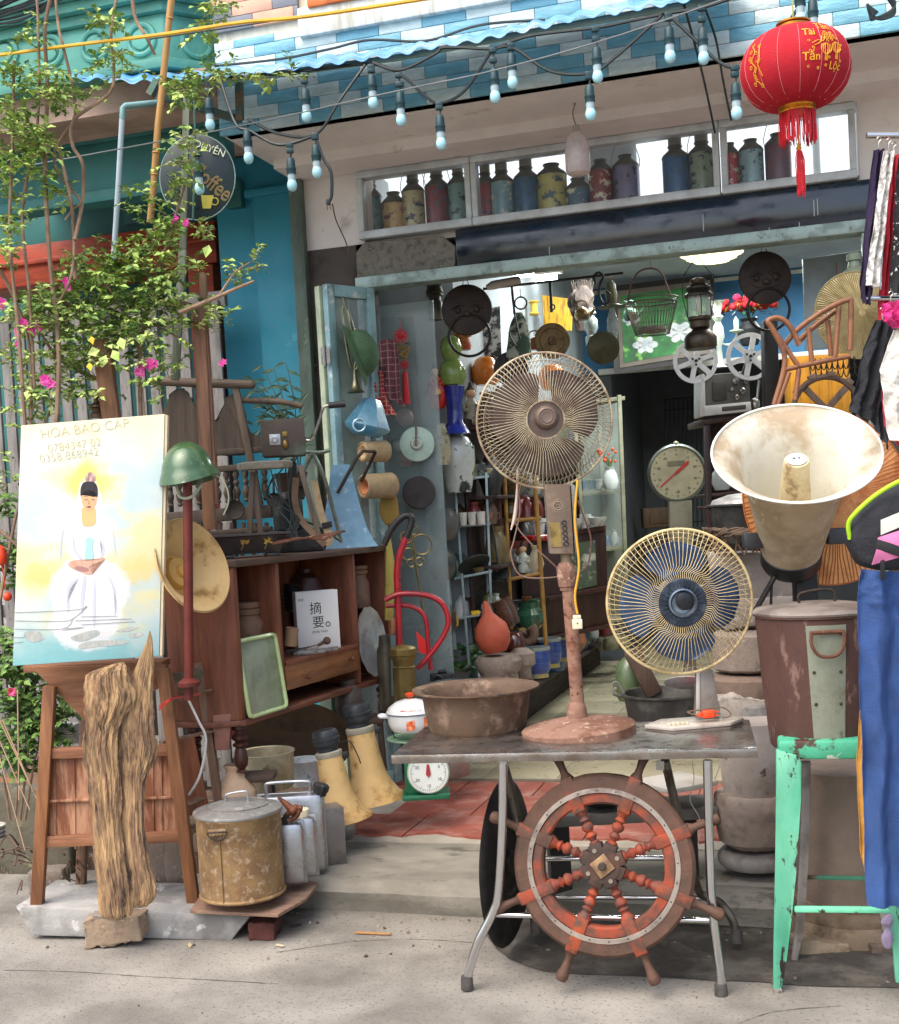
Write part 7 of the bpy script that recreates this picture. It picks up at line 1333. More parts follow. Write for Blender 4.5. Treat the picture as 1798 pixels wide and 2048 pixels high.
for x, y, h, lab, k_ in ((1198, 548, 62, 'big black S hook at the right end of the rod', 1), (1023, 568, 110, 'long black double hook left of the rod centre', 0), (1100, 562, 62, 'short straight black hanger in the rod centre', 2), (1040, 578, 20, 'small black ring hanging by the lamp', 3)):
    t = ins('iron_hook', lab, 'hook', x, y, 6.5); m = t.mb()
    if k_ == 1: m.tube([(-8, 0, -18), (-10, 0, -4), (0, 0, 3), (8, 0, -6), (2, 0, -18), (-2, 0, -40), (6, 0, -60), (16, 0, -56), (20, 0, -42), (12, 0, -34)], 2.6, 8, sm=5)
    elif k_ == 0: m.tube([(0, 0, 0), (3, 0, -60)], 2.6, 8); m.tube([(3, 0, -60), (8, 0, -95), (12, 0, -118), (4, 0, -125), (-6, 0, -110), (-10, 0, -95)], 1.8, 8, sm=4)
    elif k_ == 2: m.tube([(0, 0, 2), (0, 0, -62)], 3, 8); m.torus((2, 0, -52), 5, 1.5, 16, 6)
    else: m.tube([(0, 0, 0), (0, 0, -16)], .7, 4); m.torus((0, 0, -28), 12, 1.8, 24, 6)
    t.solo(m, BLK)
t = ins('spot_camera', 'small grey tubular spot lamp fixed under the lintel', 'lamp', 995, 568, 6.4); m = t.mb(); m.tube([(-22, 0, -6), (-10, 0, -2), (46, 0, 6)], [5, 9, 8], 14); t.solo(m, M('a9a49a', .4))
def lathe_thing(name, lab, cat, x, y, Y, prof, mt, **kw):
    t = ins(name, lab, cat, x, y, Y, **{k_: v for k_, v in kw.items() if k_ in ('rot', 'group')}); m = t.mb(); m.lathe(prof, kw.get('n', 28), (0, 0, 0), kw.get('ax', (0, 0, 1)), cap=kw.get('cap', False), fl=kw.get('fl')); t.solo(m, mt); return t
DISC = lambda r_: [(0, 2), (r_*.96, 2), (r_, -1), (r_*.95, -3), (r_*.7, -2), (r_*.66, -4), (r_*.25, -4), (r_*.2, -7), (0, -8)]
lathe_thing('brass_gong', 'ornamented brass gong hanging above the pedestal fan', 'gong', 1104, 682, 6.7, DISC(36), M('6b5533', .5, .5, c2='46381f', s2=14, bump=.5), ax=(0, 1, 0))
lathe_thing('bronze_gong', 'plain green bronze gong left of the framed painting', 'gong', 1206, 696, 6.8, [(0, 2), (32, 2), (33, -2), (30, -4), (0, -4)], M('4d4a33', .6, .5, c2='38351f', s2=6, bump=.3), ax=(0, 1, 0))
t = ins('black_plate', 'black round plate behind the top left of the pedestal fan', 'plate', 1022, 738, 7.0); m = t.mb(); m.lathe([(0, 2), (34, 2), (35, -2), (0, -3)], 36, (0, 0, 0), (0, 1, 0)); t.solo(m, BLK)
t = ins('camouflage_cloth', 'hanging green and grey camouflage sack near the small ring', 'sack', 1038, 650, 7.0); m = t.mb(); alimb(m, [(625, 1032, 1044), (650, 1020, 1056), (690, 1014, 1062), (720, 1014, 1064)], .4, 28, .08, 3, .02); t.solo(m, M('3f5a4b', .8, c2='a9b0a6', s2=9, t=.5, w=.02, c3='1d2b26', s3=7, t3=.58, w3=.02))
t = ins('fringed_hanging', 'yellow and ochre fringed panel hung on the inner wall', 'panel', 1115, 625, 9.0); m = t.mb(); m.aprism([(1084, 590), (1146, 598), (1144, 662), (1088, 656)], 0, 4, 1); t.solo(m, M('c99a1c', .7, c2='8d5f1c', s2=8, st=(5, 1, 1)))
t = ins('yellow_spool', 'small yellow hanging spool beside the ochre panel', 'spool', 1068, 616, 8.8); m = t.mb(); m.lathe([(9, -14), (11, -12), (7, -8), (7, 8), (11, 12), (9, 14)], 16); t.solo(m, M('c9a53a', .6))
t = ins('dark_mask', 'dark shaggy animal mask hanging at the end of the ochre panel', 'mask', 1160, 610, 8.6); m = t.mb(); alimb(m, [(572, 1150, 1180), (590, 1140, 1186), (620, 1142, 1184), (645, 1150, 1176), (662, 1152, 1172)], .6, 36, .3, 5, .05, 3); r = random.Random(6)
for i in range(26): x = 1145+i*1.5; m.atube([(x, 590, -6), (x+r.uniform(-6, 6), 560+r.uniform(-4, 6), -8)], 1, 4)
t.solo(m, M('3d332e', .9, c2='584a42', s2=20, bump=.5))
t = ins('photo_print', 'black and white picture on the inner white wall', 'picture', 965, 672, 7.6, rot=YAW+.2); m = t.mb(); m.aprism([(926, 628), (1000, 612), (1004, 732), (930, 738)], 0, 5, .5); t.solo(m, M('202224', .4, c2='b9bcbd', s2=12, t=.5, w=.03, c3='5f6466', s3=22, bump=0))
# framed painting
t = ins('framed_painting', 'dark framed picture of white flowers on vivid green leaves', 'painting', 1300, 655, 10.6)
m = t.mb(); 
fr_ = [(1222, 572), (1428, 548), (1432, 718), (1228, 748)]; inn = [(1234, 582), (1420, 560), (1422, 706), (1240, 736)]
m.aprism(fr_, 2, 6); t.part('frame', m, M('2f2a28', .4)); m = t.mb(); m.aprism(inn, -1, 1.8); t.part('mount', m, M('7d7266', .6)); m = t.mb(); m.aprism([(1242, 592), (1414, 570), (1415, 696), (1248, 726)], -2, -1.1); t.part('picture', m, M('2f8a3c', .5, c2='123d22', s2=3, w=.12, c3='7fbf5a', s3=4, t3=.6, bump=0, var=.1))
m = t.mb()
for cx, cy, s_ in ((1290, 690, 1), (1360, 665, 1.2), (1262, 640, .7)):
    for i in range(6): a = i*pi/3; L_ = 26*s_; q = t.l(cx, cy); m.prism([(q[0]+L_*u*cos(a)-9*s_*v*sin(a), q[2]+L_*.7*u*sin(a)+9*s_*v*cos(a)) for u, v in ((0, 0), (.5, .9), (.9, .5), (1, 0), (.9, -.5), (.5, -.9))], -3, -2.2)
t.part('painted_flower', m, M('d9dcd8', .5, c2='b7c3cf', s2=12, bump=0))
# wire basket
t = ins('wire_basket', 'old wire mesh basket with a hoop handle hanging before the painting', 'basket', 1305, 668, 6.9)
m = t.mb(); Rw = lambda h: 34 + h*.3
for i in range(44): a = 2*pi*i/44; m.tube([(Rw(0)*cos(a), Rw(0)*sin(a)*.8, 0), (Rw(62)*cos(a+.05), Rw(62)*sin(a+.05)*.8, 62)], .7, 4)
for h in (0, 20, 50, 62, 70): m.tube([(Rw(h)*cos(a), Rw(h)*sin(a)*.8, h) for a in [i*2*pi/40 for i in range(40)]], 1.4 if h in (0, 62, 70) else .6, 5, closed=True)
t.part('mesh', m, M('6b645c', .5, .5)); m = t.mb(); m.tube([(-46, 0, 62), (-38, 0, 100), (-22, 0, 124), (4, 0, 130), (24, 0, 120), (34, 0, 92), (44, 0, 62)], 2, 6, sm=5); m.tube([(4, 0, 130), (3, 0, 146)], .8, 4); t.part('handle', m, M('4d2f2a', .6)); m = t.mb(); m.lathe([(16, 2), (28, 6), (26, 14), (0, 18)], 20); t.part('coiled_rope', m, M('8d887f', .8, bump=.6))
# pressure lanterns and oil lamps
def plantern(lab, x, y, Y, s=1.0):
    t = ins('pressure_lantern', lab, 'lantern', x, y, Y); S_ = lambda p: [(a*s, b_*s) for a, b_ in p]
    m = t.mb(); m.lathe(S_([(0, 0), (30, 0), (33, 5), (33, 24), (26, 34), (16, 40), (0, 40)]), 28); t.part('tank', m, M('3b342c', .4, .6, c2='54483a', s2=8))
    m = t.mb(); m.lathe(S_([(14, 40), (20, 44), (20, 56), (24, 60), (24, 66), (14, 68)]), 24); t.part('collar', m, M('4d4234', .45, .6))
    m = t.mb(); m.lathe(S_([(21, 66), (23, 70), (23, 104), (21, 108)]), 24, cap=False); t.part('glass', m, M('c9d3cf', .08, 0, alpha=.35, bump=0)); m = t.mb(); m.lathe(S_([(3, 66), (4, 90), (6, 100), (3, 106)]), 12); t.part('mantle', m, CRM)
    m = t.mb(); [m.tube([(24*s*cos(a), 24*s*sin(a), 64*s), (24*s*cos(a), 24*s*sin(a), 110*s)], 1, 4) for a in (0, pi/2, pi, 3*pi/2)]; m.lathe(S_([(30, 108), (30, 111), (22, 118), (26, 122), (26, 126), (14, 134), (16, 138), (16, 142), (6, 146), (0, 147)]), 28); t.part('hood', m, M('3d372f', .5, .5, c2='5a4d3e', s2=10))
    m = t.mb(); m.tube([(-24*s, 0, 64*s), (-33*s, 0, 110*s), (-30*s, 0, 150*s), (0, 0, 190*s), (30*s, 0, 150*s), (33*s, 0, 110*s), (24*s, 0, 64*s)], 1, 5); t.part('bail', m, IRON); return t
plantern('large dark pressure lantern hanging before the film reels', 1402, 698, 6.45, .97)
t = ins('oil_lamp', 'hanging oil lamp with a clear chimney left of the wire basket', 'lamp', 1228, 700, 6.9)
m = t.mb(); m.lathe([(4, 0), (6, 20), (12, 40), (11, 60), (6, 78), (6, 84)], 18, cap=False); t.part('chimney', m, M('b9c9c6', .06, 0, alpha=.4, bump=0)); m = t.mb(); m.lathe([(28, 84), (28, 86), (10, 92), (12, 110), (9, 130), (4, 138), (0, 140)], 24); t.part('hood', m, M('59604d', .5, .5, c2='6d6a4c', s2=8)); m = t.mb(); m.torus((0, 0, 146), 5, 1, 14, 5); m.lathe([(8, -14), (10, 0), (4, 2)], 14); t.part('base', m, BRASS)
t = ins('storm_lantern', 'grey hurricane lantern half seen at the far left under the lintel', 'lantern', 872, 640, 6.5)
m = t.mb(); m.lathe([(14, 0), (15, 4), (15, 34), (12, 38), (12, 46), (17, 48), (16, 52), (18, 54), (14, 66), (16, 70), (16, 74), (0, 76)], 20); t.solo(m, M('4f4f49', .5, .5, c2='6b6a60', s2=8))
t = ins('storm_lantern', 'glass storm lantern beside the green bronze gong', 'lantern', 1184, 690, 8.4); m = t.mb(); m.lathe([(12, 0), (13, 16), (8, 20), (14, 34), (13, 50), (7, 58), (12, 62), (8, 72), (0, 74)], 18); t.solo(m, M('8f9a96', .3, .4))
# chandelier on the ceiling
t = ins('crystal_ceiling_lamp', 'flat golden crystal ceiling lamp glowing under the ceiling', 'lamp', 1424, 528, 8.2)
m = t.mb(); m.lathe([(60, 24), (62, 20), (56, 16), (50, 15), (48, 10), (36, 8), (34, 4), (18, 2), (0, 0)], 40, sy=.8, fl=lambda a: 1 + .03*cos(a*2*pi*20)); t.part('crystals', m, M('f1dfa0', .2, em=1.6, var=.2, vs=60, bump=.3)); m = t.mb(); m.lathe([(62, 24), (62, 30), (0, 30)], 32, sy=.8); t.part('rim', m, GOLD)
# candelabra, flowers
t = ins('flower_vase', 'black vase crowded with red and yellow silk flowers', 'flowers', 1500, 690, 9.2); m = t.mb(); m.lathe([(16, 0), (20, 10), (24, 30), (14, 46), (18, 52)], 24); t.part('vase', m, BLK)
r = random.Random(31); ms = {c: t.mb() for c in ('a8141f', 'd9a017', 'c42a5a')}; lv = t.mb()
for i in range(64):
    a = r.uniform(0, 2*pi); q = r.uniform(0, 1)**.5; x, y, z = 58*q*cos(a), 22*q*sin(a), 74+ 34*r.random()*(1.2-q)
    c = r.choice(['a8141f']*5+['d9a017', 'c42a5a']); mm = ms[c]
    mm.ball((x, y, z), 7.5, 8); mm.ball((x+2, y-3, z+2), 5, 6)
for i in range(50): a = r.uniform(0, 2*pi); x = 60*r.random()**.5*cos(a); lv.leaf((x, 20*sin(a), 66+r.uniform(-8, 20)), (cos(a), -.4, r.uniform(-.5, .5)), (0, 0, 1), 14, 7)
for c, mm in ms.items(): t.part({'a8141f': 'red_flower', 'd9a017': 'yellow_flower', 'c42a5a': 'pink_flower'}[c], mm, M(c, .7, bump=0, var=.2))
t.part('leaves', lv, M('2d5a2c', .6, bump=0)); m = t.mb(); [m.tube([(0, 0, 50), (x*.6, 0, 80)], 1, 4) for x in (-50, -20, 10, 40)]; t.part('stems', m, M('3a5a30', .6))
t = ins('candelabrum', 'white glass candelabrum with candle arms before the silk flowers', 'candelabrum', 1440, 735, 8.6); m = t.mb(); m.lathe([(16, 0), (8, 6), (5, 40), (12, 60), (10, 80), (5, 90), (12, 100), (6, 104), (12, 130), (16, 132)], 18); t.part('column', m, M('cfd9cf', .15, coat=.5, bump=0)); m = t.mb()
for s_ in (-1, 1): m.tube([(0, 0, 50), (s_*20, 0, 44), (s_*34, 0, 58), (s_*36, 0, 66)], 2, 6, sm=4); m.lathe([(3, 66), (14, 70), (14, 72), (5, 72), (5, 92), (0, 100)], 14, (s_*36, 0, 0))
t.part('arm', m, M('c3d3bf', .2, bump=0))
# projector with reels
def reel(t, cx, cy, r_, dy=-10):
    c = V(t.l(cx, cy, dy)); m = t.mb(); n = 72
    for y0 in (-4, 4):
        ang = [2*pi*i/n for i in range(n)]
        m.lathe([(r_*.84, y0), (r_, y0), (r_, y0+1.2), (r_*.84, y0+1.2), (r_*.84, y0)], 64, c, (0, 1, 0), cap=False)
        m.lathe([(3, y0), (r_*.28, y0), (r_*.28, y0+1.2), (3, y0+1.2)], 24, c, (0, 1, 0), cap=False)
        for i in range(6): a = i*pi/3+.3; d = V((cos(a), 0, sin(a))); m.beam(c + d*r_*.24 + V((0, y0+.6, 0)), c + d*r_*.88 + V((0, y0+.6, 0)), r_*.2, 1.2)
    m.lathe([(r_*.3, -3), (r_*.3, 4)], 24, c, (0, 1, 0)); rl = t.part('reel', m, M('e2e5e8', .5, 0, var=.03, bump=0)); m = t.mb(); m.lathe([(3, -8), (3, 6)], 10, c, (0, 1, 0)); [m.lathe([(2.4, -5), (2.4, -4.2)], 8, c + V((r_*.17*cos(a), 0, r_*.17*sin(a))), (0, 1, 0)) for a in (.5, 2.6, 4.7)]; t.part('spindle', m, BLK, rl)
t = ins('film_projector', 'grey film projector with two large white spoked reels', 'projector', 1455, 832, 7.2)
m = t.mb(); m.aprism([(1402, 750), (1498, 742), (1502, 818), (1404, 830)], -4, 50, 3); t.part('body', m, M('6a6964', .5, .3, c2='5a5954', s2=6)); m = t.mb(); m.aprism([(1400, 748), (1410, 747), (1412, 832), (1400, 834)], -14, 50, 3); m.aprism([(1408, 812), (1502, 803), (1503, 822), (1410, 832)], -16, -4.1, 2); t.part('case_frame', m, M('c9c9c4', .4, .1)); m = t.mb(); m.aprism([(1424, 762), (1452, 760), (1454, 800), (1426, 803)], -12, -4.1, 4); m.aprism([(1444, 814), (1492, 809), (1492, 818), (1444, 823)], -18, -16.1, 1); t.part('lamp_cover', m, M('46453f', .5, .2))
m = t.mb(); [m.lathe([(q, 0), (q, 8), (q*.6, 10), (0, 10)], 16, t.l(x, y, -4), (0, -1, 0)) for x, y, q in ((1470, 762, 7), (1484, 782, 6), (1472, 795, 5), (1462, 780, 4), (1490, 765, 4), (1420, 824, 4), (1434, 820, 3))]; t.part('sprocket', m, STEEL); m = t.mb(); m.abeam((1410, 760, 0), (1392, 724, 0), 8, 8, 2); m.abeam((1485, 750, 0), (1498, 716, 0), 8, 8, 2); t.part('reel_arm', m, M('4c4a46', .5, .3))
m = t.mb(); m.atube([(1510, 830, 10), (1518, 760, 10)], 3, 8); m.lathe([(5, 0), (9, 4), (9, 16), (6, 20), (0, 22)], 16, t.l(1511, 818, 6)); t.part('lens', m, STEEL)
reel(t, 1391, 722, 44); reel(t, 1500, 713, 47)
t = ins('dark_cupboard', 'dark brown display cupboard carrying the film projector', 'cupboard', 1465, 1050, 7.3); m = t.mb(); WDK = wood('3d1f19', '2a1512', rough=.4); m.aprism([(1404, 838), (1540, 820), (1540, 830), (1405, 850)], -30, 120, 1); t.part('top', m, WDK)
for a, b_ in (((1414, 848, -20), (1420, 1200, -20)), ((1530, 835, -20), (1536, 1200, -20)), ((1414, 848, 110), (1420, 1200, 110))): m = t.mb(); m.abeam(a, b_, 12, 12, 1); t.part('post', m, WDK)
for y in (985, 1100): m = t.mb(); m.aprism([(1416, y+4), (1536, y-10), (1536, y-4), (1416, y+10)], -20, 110, .5); t.part('shelf', m, WDK)
m = t.mb(); m.aprism([(1416, 850), (1530, 840), (1536, 1190), (1420, 1200)], 112, 116); t.part('back', m, WDK)
lathe_thing('porcelain_vase', 'white porcelain vase glimpsed on the upper cupboard shelf', 'vase', 1444, 980, 7.5, [(0, 0), (14, 0), (20, 14), (18, 34), (6, 48), (6, 70), (9, 74), (6, 72)], M('cfd6cf', .2, coat=.5, bump=0))
lathe_thing('porcelain_vase', 'cream porcelain jar on the lower cupboard shelf', 'vase', 1446, 1092, 7.5, [(0, 0), (18, 0), (26, 20), (22, 44), (12, 52), (0, 52)], CRM)
# dial scale
t = ins('platform_scale', 'tall weighing scale with a big round dial and red needle', 'scale', 1362, 1175, 8.2, rot=YAW-.1)
DC_ = M('8f8d78', .5, .2, c2='7d7b68', s2=6); c = V(t.l(1354, 946)); m = t.mb(); m.lathe([(55, 10), (58, 4), (58, -4), (54, -8), (52, -4), (52, 6)], 64, c, (0, 1, 0), cap=False); m.lathe([(55, 10), (40, 26), (0, 28)], 48, c, (0, 1, 0), cap=False); t.part('dial_case', m, M('6b7069', .45, .4)); m = t.mb(); m.lathe([(0, -4), (53, -4)], 64, c, (0, 1, 0), cap=False); dl_ = t.part('dial', m, M('b9b597', .5, c2='a5a184', s2=5, var=.04, bump=0))
m = t.mb()
for i in range(24): a = 2*pi*i/24; m.tube([(c.x+44*cos(a), -4.8, c.z+44*sin(a)), (c.x+47*cos(a), -4.8, c.z+47*sin(a))], .6 if i % 2 else 1.1, 4)
m.box(c.x-18, c.x+16, -5, -4.6, c.z+14, c.z+24); m2 = t.mb(); t.part('graduations', m, M('7d7a66', .6, bump=0), dl_); m = m2; m.beam((c.x-34, -6, c.z-26), (c.x+24, -6, c.z+22), 3, 1); m.beam((c.x-2, -6, c.z), (c.x+22, -6, c.z+20), 6, 1.2); t.part('needle', m, M('c43a32', .5, bump=0), dl_)
for i, s_ in enumerate(('0', '10', '20', '30', '40', '50', '60', '70', '80', '90')): a = pi/2-2*pi*i/10; text(t, 'numeral', s_, ((c.x+37*cos(a))*t.k, -4.7*t.k, (c.z+37*sin(a)-3)*t.k), 7*t.k, M('5f5c4c', bump=0), dl_, ext=.0003)
m = t.mb(); m.aprism([(1338, 1002), (1384, 1000), (1388, 1180), (1342, 1180)], -6, 20, 2); m.ball(t.l(1352, 888), 6); t.part('column', m, DC_); m = t.mb(); m.box(-60, 60, -40, 60, -20, 0, 4); t.part('base', m, DC_)
t = ins('small_chest', 'small brown wooden chest deep in the dark rear room', 'chest', 1315, 1055, 11.8); m = t.mb(); m.box(-30, 30, -15, 15, 0, 40, 2); m.box(-18, 18, -17, -15, 8, 30, 1); t.solo(m, wood('5a3f26', '3a2818'))
t = ins('iron_gate', 'dark iron lattice gate in the rear doorway', 'gate', 1370, 1000, 12.2); m = t.mb(); [m.abeam((1330+i*9, 800-i, 0), (1332+i*9, 1060-i, 0), 2.5, 3) for i in range(9)]; [m.abeam((1326, y, 0), (1408, y-8, 0), 3, 3) for y in (800, 822, 1050)]; t.solo(m, M('151515', .6, .4))
# left shelving with bric a brac
WR_ = M('9fb3b5', .5, .3, c2='84989a', s2=6)
t = ins('wire_rack', 'pale blue metal shelf rack crowded with old pots inside the door', 'rack', 940, 1340, 6.9)
m = t.mb(); m.aprism([(876, 1010), (884, 1010), (914, 1300), (906, 1300)], -10, -4, .5); t.part('post', m, WR_)
for a, b_ in (((908, 950, -10), (938, 1330, -10)), ((972, 945, -10), (986, 1300, -10)), ((965, 940, 50), (980, 1280, 50))): m = t.mb(); m.abeam(a, b_, 5, 5, 1); t.part('post', m, WR_)
SHY = [(960, 950), (1052, 1045), (1155, 1140), (1235, 1222)]
for i, (ya, yb_) in enumerate(SHY): m = t.mb(); m.aprism([(892+i*8, ya), (978+i*3, yb_), (978+i*3, yb_+5), (892+i*8, ya+5)], -12, 52, .5); t.part('shelf', m, WR_)
t = ins('bamboo_rack', 'ochre bamboo ladder rack behind the pedestal fan pole', 'rack', 1050, 1290, 7.25); BMB = M('a97f3a', .45, c2='8a6428', s2=10, coat=.2)
for a, b_ in (((1008, 940), (1024, 1285)), ((1068, 940), (1092, 1290))): m = t.mb(); m.atube([a, b_], 4.5, 10); t.part('post', m, BMB)
for ya, yb_ in ((1042, 1036), (1160, 1146), (1266, 1250)): m = t.mb(); m.atube([(1014, ya), (1082, yb_)], 4, 10); t.part('rung', m, BMB); m = t.mb(); m.aprism([(1014, ya), (1082, yb_), (1082, yb_+3), (1014, ya+3)], 0, 60); t.part('shelf', m, M('4d3a28', .6))
t = ins('red_brown_rack', 'red brown wooden uprights between the metal and bamboo racks', 'rack', 1000, 1100, 7.1)
for x in (975, 996): m = t.mb(); m.abeam((x, 930), (x+10, 1150), 6, 6, 1); t.part('post', m, wood('6b2f1f', '4a2016'))
t = ins('glass_cabinet', 'dark wooden glass fronted cabinet full of china behind the fan', 'cabinet', 1140, 1285, 8.0, rot=YAW+.2); m = t.mb(); m.aprism([(1040, 1085), (1212, 1058), (1218, 1255), (1050, 1290)], 12, 60, 1); t.part('carcass', m, wood('3f241c', '2d1914', rough=.4)); m = t.mb(); m.aprism([(1130, 1090), (1190, 1080), (1194, 1170), (1134, 1184)], 10, 11.8); t.part('glass_door', m, M('5d6a58', .1, c2='cfd0bf', s2=16, t=.58, bump=0)); m = t.mb(); [m.aprism(p, 6, 12, 1) for p in ([(1040, 1078), (1212, 1050), (1212, 1060), (1040, 1088)], [(1048, 1200), (1214, 1172), (1214, 1182), (1048, 1210)], [(1048, 1282), (1218, 1248), (1218, 1256), (1048, 1292)])]; t.part('moulding', m, wood('4c2a20', '38201a', rough=.4))
t = ins('display_case', 'tall weathered glass display case with white crockery', 'cabinet', 1210, 1250, 9.4, rot=YAW+.2); GF = M('8a8872', .6, c2='6b6a56', s2=5)
for a, b_ in (((1148, 830, 0), (1170, 1120, 0)), ((1238, 790, 0), (1255, 1245, 0)), ((1196, 800, 60), (1210, 1100, 60))): m = t.mb(); m.abeam(a, b_, 8, 8, 1); t.part('post', m, GF)
for ya, yb_ in ((803, 792), (985, 978), (1098, 1092), (1240, 1235)): m = t.mb(); m.aprism([(1150, ya), (1250, yb_), (1250, yb_+8), (1150, ya+8)], 0, 60, .5); t.part('shelf', m, GF)
m = t.mb(); m.aprism([(1158, 815), (1240, 802), (1252, 1235), (1170, 1240)], 60, 62); t.part('back', m, M('6d6f60', .7)); m = t.mb(); m.aprism([(1160, 815), (1235, 806), (1248, 1090), (1170, 1100)], -1, 0); t.part('glass', m, M('b9c9c6', .05, alpha=.15, bump=0))
# blue-ish back panel and dark valance right
t = ins('grey_board', 'pale grey blue board standing at the right inside the door', 'board', 1668, 690, 6.6); m = t.mb(); m.aprism([(1606, 518), (1728, 500), (1730, 690), (1612, 700)], 0, 8, 1); t.solo(m, M('9fb0b4', .4, c2='86999d', s2=3))
t = ins('knot_charm', 'small red knotted charm hanging on the grey blue board', 'charm', 1676, 575, 6.5); m = t.mb(); m.tube([(0, 0, 0), (-2, 0, 50)], .8, 4); [m.torus((7*cos(a), 0, 7*sin(a)), 5, 1.3, 12, 5) for a in [i*pi/3 for i in range(6)]]; m.lathe([(2, -10), (4, -20), (5, -44), (0, -44)], 12); t.solo(m, M('a81c28', .6))
t = ins('green_flask', 'large pale green flask with a stopper above the rattan chair', 'flask', 1712, 600, 5.9); m = t.mb(); m.lathe([(36, 0), (38, 30), (28, 52), (14, 64), (12, 76), (15, 78), (15, 90), (12, 92), (0, 92)], 28); t.solo(m, M('6d7a68', .4, c2='596654', s2=8))
t = ins('black_doorpost', 'narrow black cupboard edge right of the film reel', 'post', 1545, 800, 6.9); m = t.mb(); m.aprism([(1528, 640), (1556, 636), (1560, 850), (1532, 850)], 0, 30, 2); t.solo(m, M('241d1a', .5))
# gourds, dolls, vases at the left of the doorway
CE = dict(rough=.25, coat=.5, bump=.03)
V_ = lathe_thing
V_('green_gourd_jar', 'two bulbed light green ceramic gourd jar right of the glass leaf', 'jar', 906, 770, 6.7, [(0, 0), (22, 0), (27, 12), (27, 30), (20, 44), (14, 50), (20, 62), (22, 76), (18, 90), (8, 98), (0, 98)], M('7f9a4c', c2='6b8540', s2=5, **CE))
V_('blue_vase', 'deep blue porcelain vase neck under the green gourd', 'vase', 912, 868, 6.7, [(0, 0), (30, 0), (24, 10), (16, 24), (15, 50), (20, 84), (22, 94), (18, 94)], M('1c2a86', c2='2c3fa0', s2=5, **CE))
V_('peony_vase', 'tall white porcelain vase with dark painted peonies', 'vase', 918, 985, 6.8, [(0, 0), (24, 0), (28, 14), (36, 60), (36, 90), (26, 108), (14, 114), (14, 122)], M('c3c9c0', c2='1f2f2c', s2=9, t=.56, w=.02, c3='4f7fa0', s3=14, t3=.67, rough=.25, coat=.5, bump=0))
V_('speckled_vase', 'slim speckled yellow vase beside the glass leaf', 'vase', 886, 930, 6.65, [(0, 0), (14, 0), (18, 30), (17, 64), (10, 76), (10, 82), (0, 82)], M('b9b38f', c2='8f8a68', s2=40, t=.55, w=.03, **CE))
V_('orange_jar', 'glossy orange ceramic pumpkin jar above the fan guard', 'jar', 972, 770, 7.3, [(0, 0), (20, 0), (27, 12), (28, 32), (20, 50), (12, 56), (0, 56)], M('d97a14', c2='b8600f', s2=5, **CE))
V_('orange_jar', 'second orange jar glimpsed through the top of the fan guard', 'jar', 1105, 780, 8.2, [(0, 0), (18, 0), (26, 14), (26, 34), (18, 48), (0, 52)], M('d4741c', c2='a8200f', s2=8, t=.6, **CE))
V_('red_globe', 'shiny red ceramic ball jar behind the glass leaf edge', 'jar', 878, 818, 6.7, [(0, 0), (10, 0), (20, 14), (24, 34), (18, 54), (6, 62), (0, 62)], M('c02420', **CE))
def figurine(lab, x, y, Y, s, c, c2):
    t = ins('figurine', lab, 'figurine', x, y, Y); m = t.mb(); m.lathe([(0, 0), (12*s, 0), (14*s, 8*s), (10*s, 24*s), (12*s, 34*s), (7*s, 42*s), (4*s, 46*s)], 18); t.part('robe', m, M(c, c2=c2, s2=20, rough=.4, bump=.2)); m = t.mb(); m.ball((0, 0, 53*s), 8.5*s, sz=1.15); hd_ = t.part('head', m, M('d9b08a', .4, bump=0)); m = t.mb(); m.lathe([(8.8*s, 54*s), (8.6*s, 58*s), (5*s, 64*s), (3*s, 70*s), (0, 72*s)], 16, (0, 1.5*s, 0)); t.part('hair', m, M('3a2a22', .6), hd_)
    m = t.mb(); [m.tube([(q*10*s, 0, 36*s), (q*14*s, -6*s, 26*s), (q*5*s, -12*s, 24*s)], 3*s, 6, sm=3) for q in (-1, 1)]; t.part('sleeves', m, M(c, .4))
figurine('tan and red old man figurine beside the green gourd', 928, 700, 7.0, 1.1, 'b9743f', 'a82f22')
figurine('pale robed figurine beside the blue vase', 945, 850, 7.1, 1.2, 'c9c0a8', '8d5f4a')
figurine('small red robed figurine near the edge of the glass leaf', 872, 790, 6.6, .9, 'a83a2c', 'd9a860')
figurine('white porcelain figurine on the bamboo rack', 1048, 1145, 7.33, .9, 'c9cdc0', 'a5b08f')
figurine('cream figurine behind the lower left of the fan guard', 1000, 850, 7.6, 1.1, 'cfc0a0', 'a57a50')
# knick-knacks on the shelves
r = random.Random(77)
KC = [('brown', '5d4030'), ('black', '252423'), ('white', 'c3c6bf'), ('olive', '5a5f3c'), ('grey', '6d6e6b'), ('green', '3d6248'), ('copper', '8a5233'), ('blue', '35557a'), ('cream', 'bfb594'), ('dark red', '6b2420'), ('bronze', '6b5a34')]
KS = [('bowl', [(0, 0), (8, 0), (16, 10), (17, 14), (15, 14), (0, 4)]), ('vase', [(0, 0), (8, 0), (13, 14), (9, 28), (5, 34), (8, 40), (0, 38)]), ('cup', [(0, 0), (9, 0), (11, 22), (10, 22), (8, 3)]), ('jug', [(0, 0), (12, 0), (15, 14), (12, 26), (8, 32), (10, 38), (0, 36)]), ('teapot', [(0, 0), (10, 0), (17, 10), (15, 20), (8, 25), (3, 27), (0, 31)]), ('box', [(0, 0), (14, 0), (14, 18), (15, 19), (15, 24), (0, 25)]), ('bell', [(0, 0), (14, 0), (12, 8), (10, 20), (4, 26), (0, 30)])]
spots = []
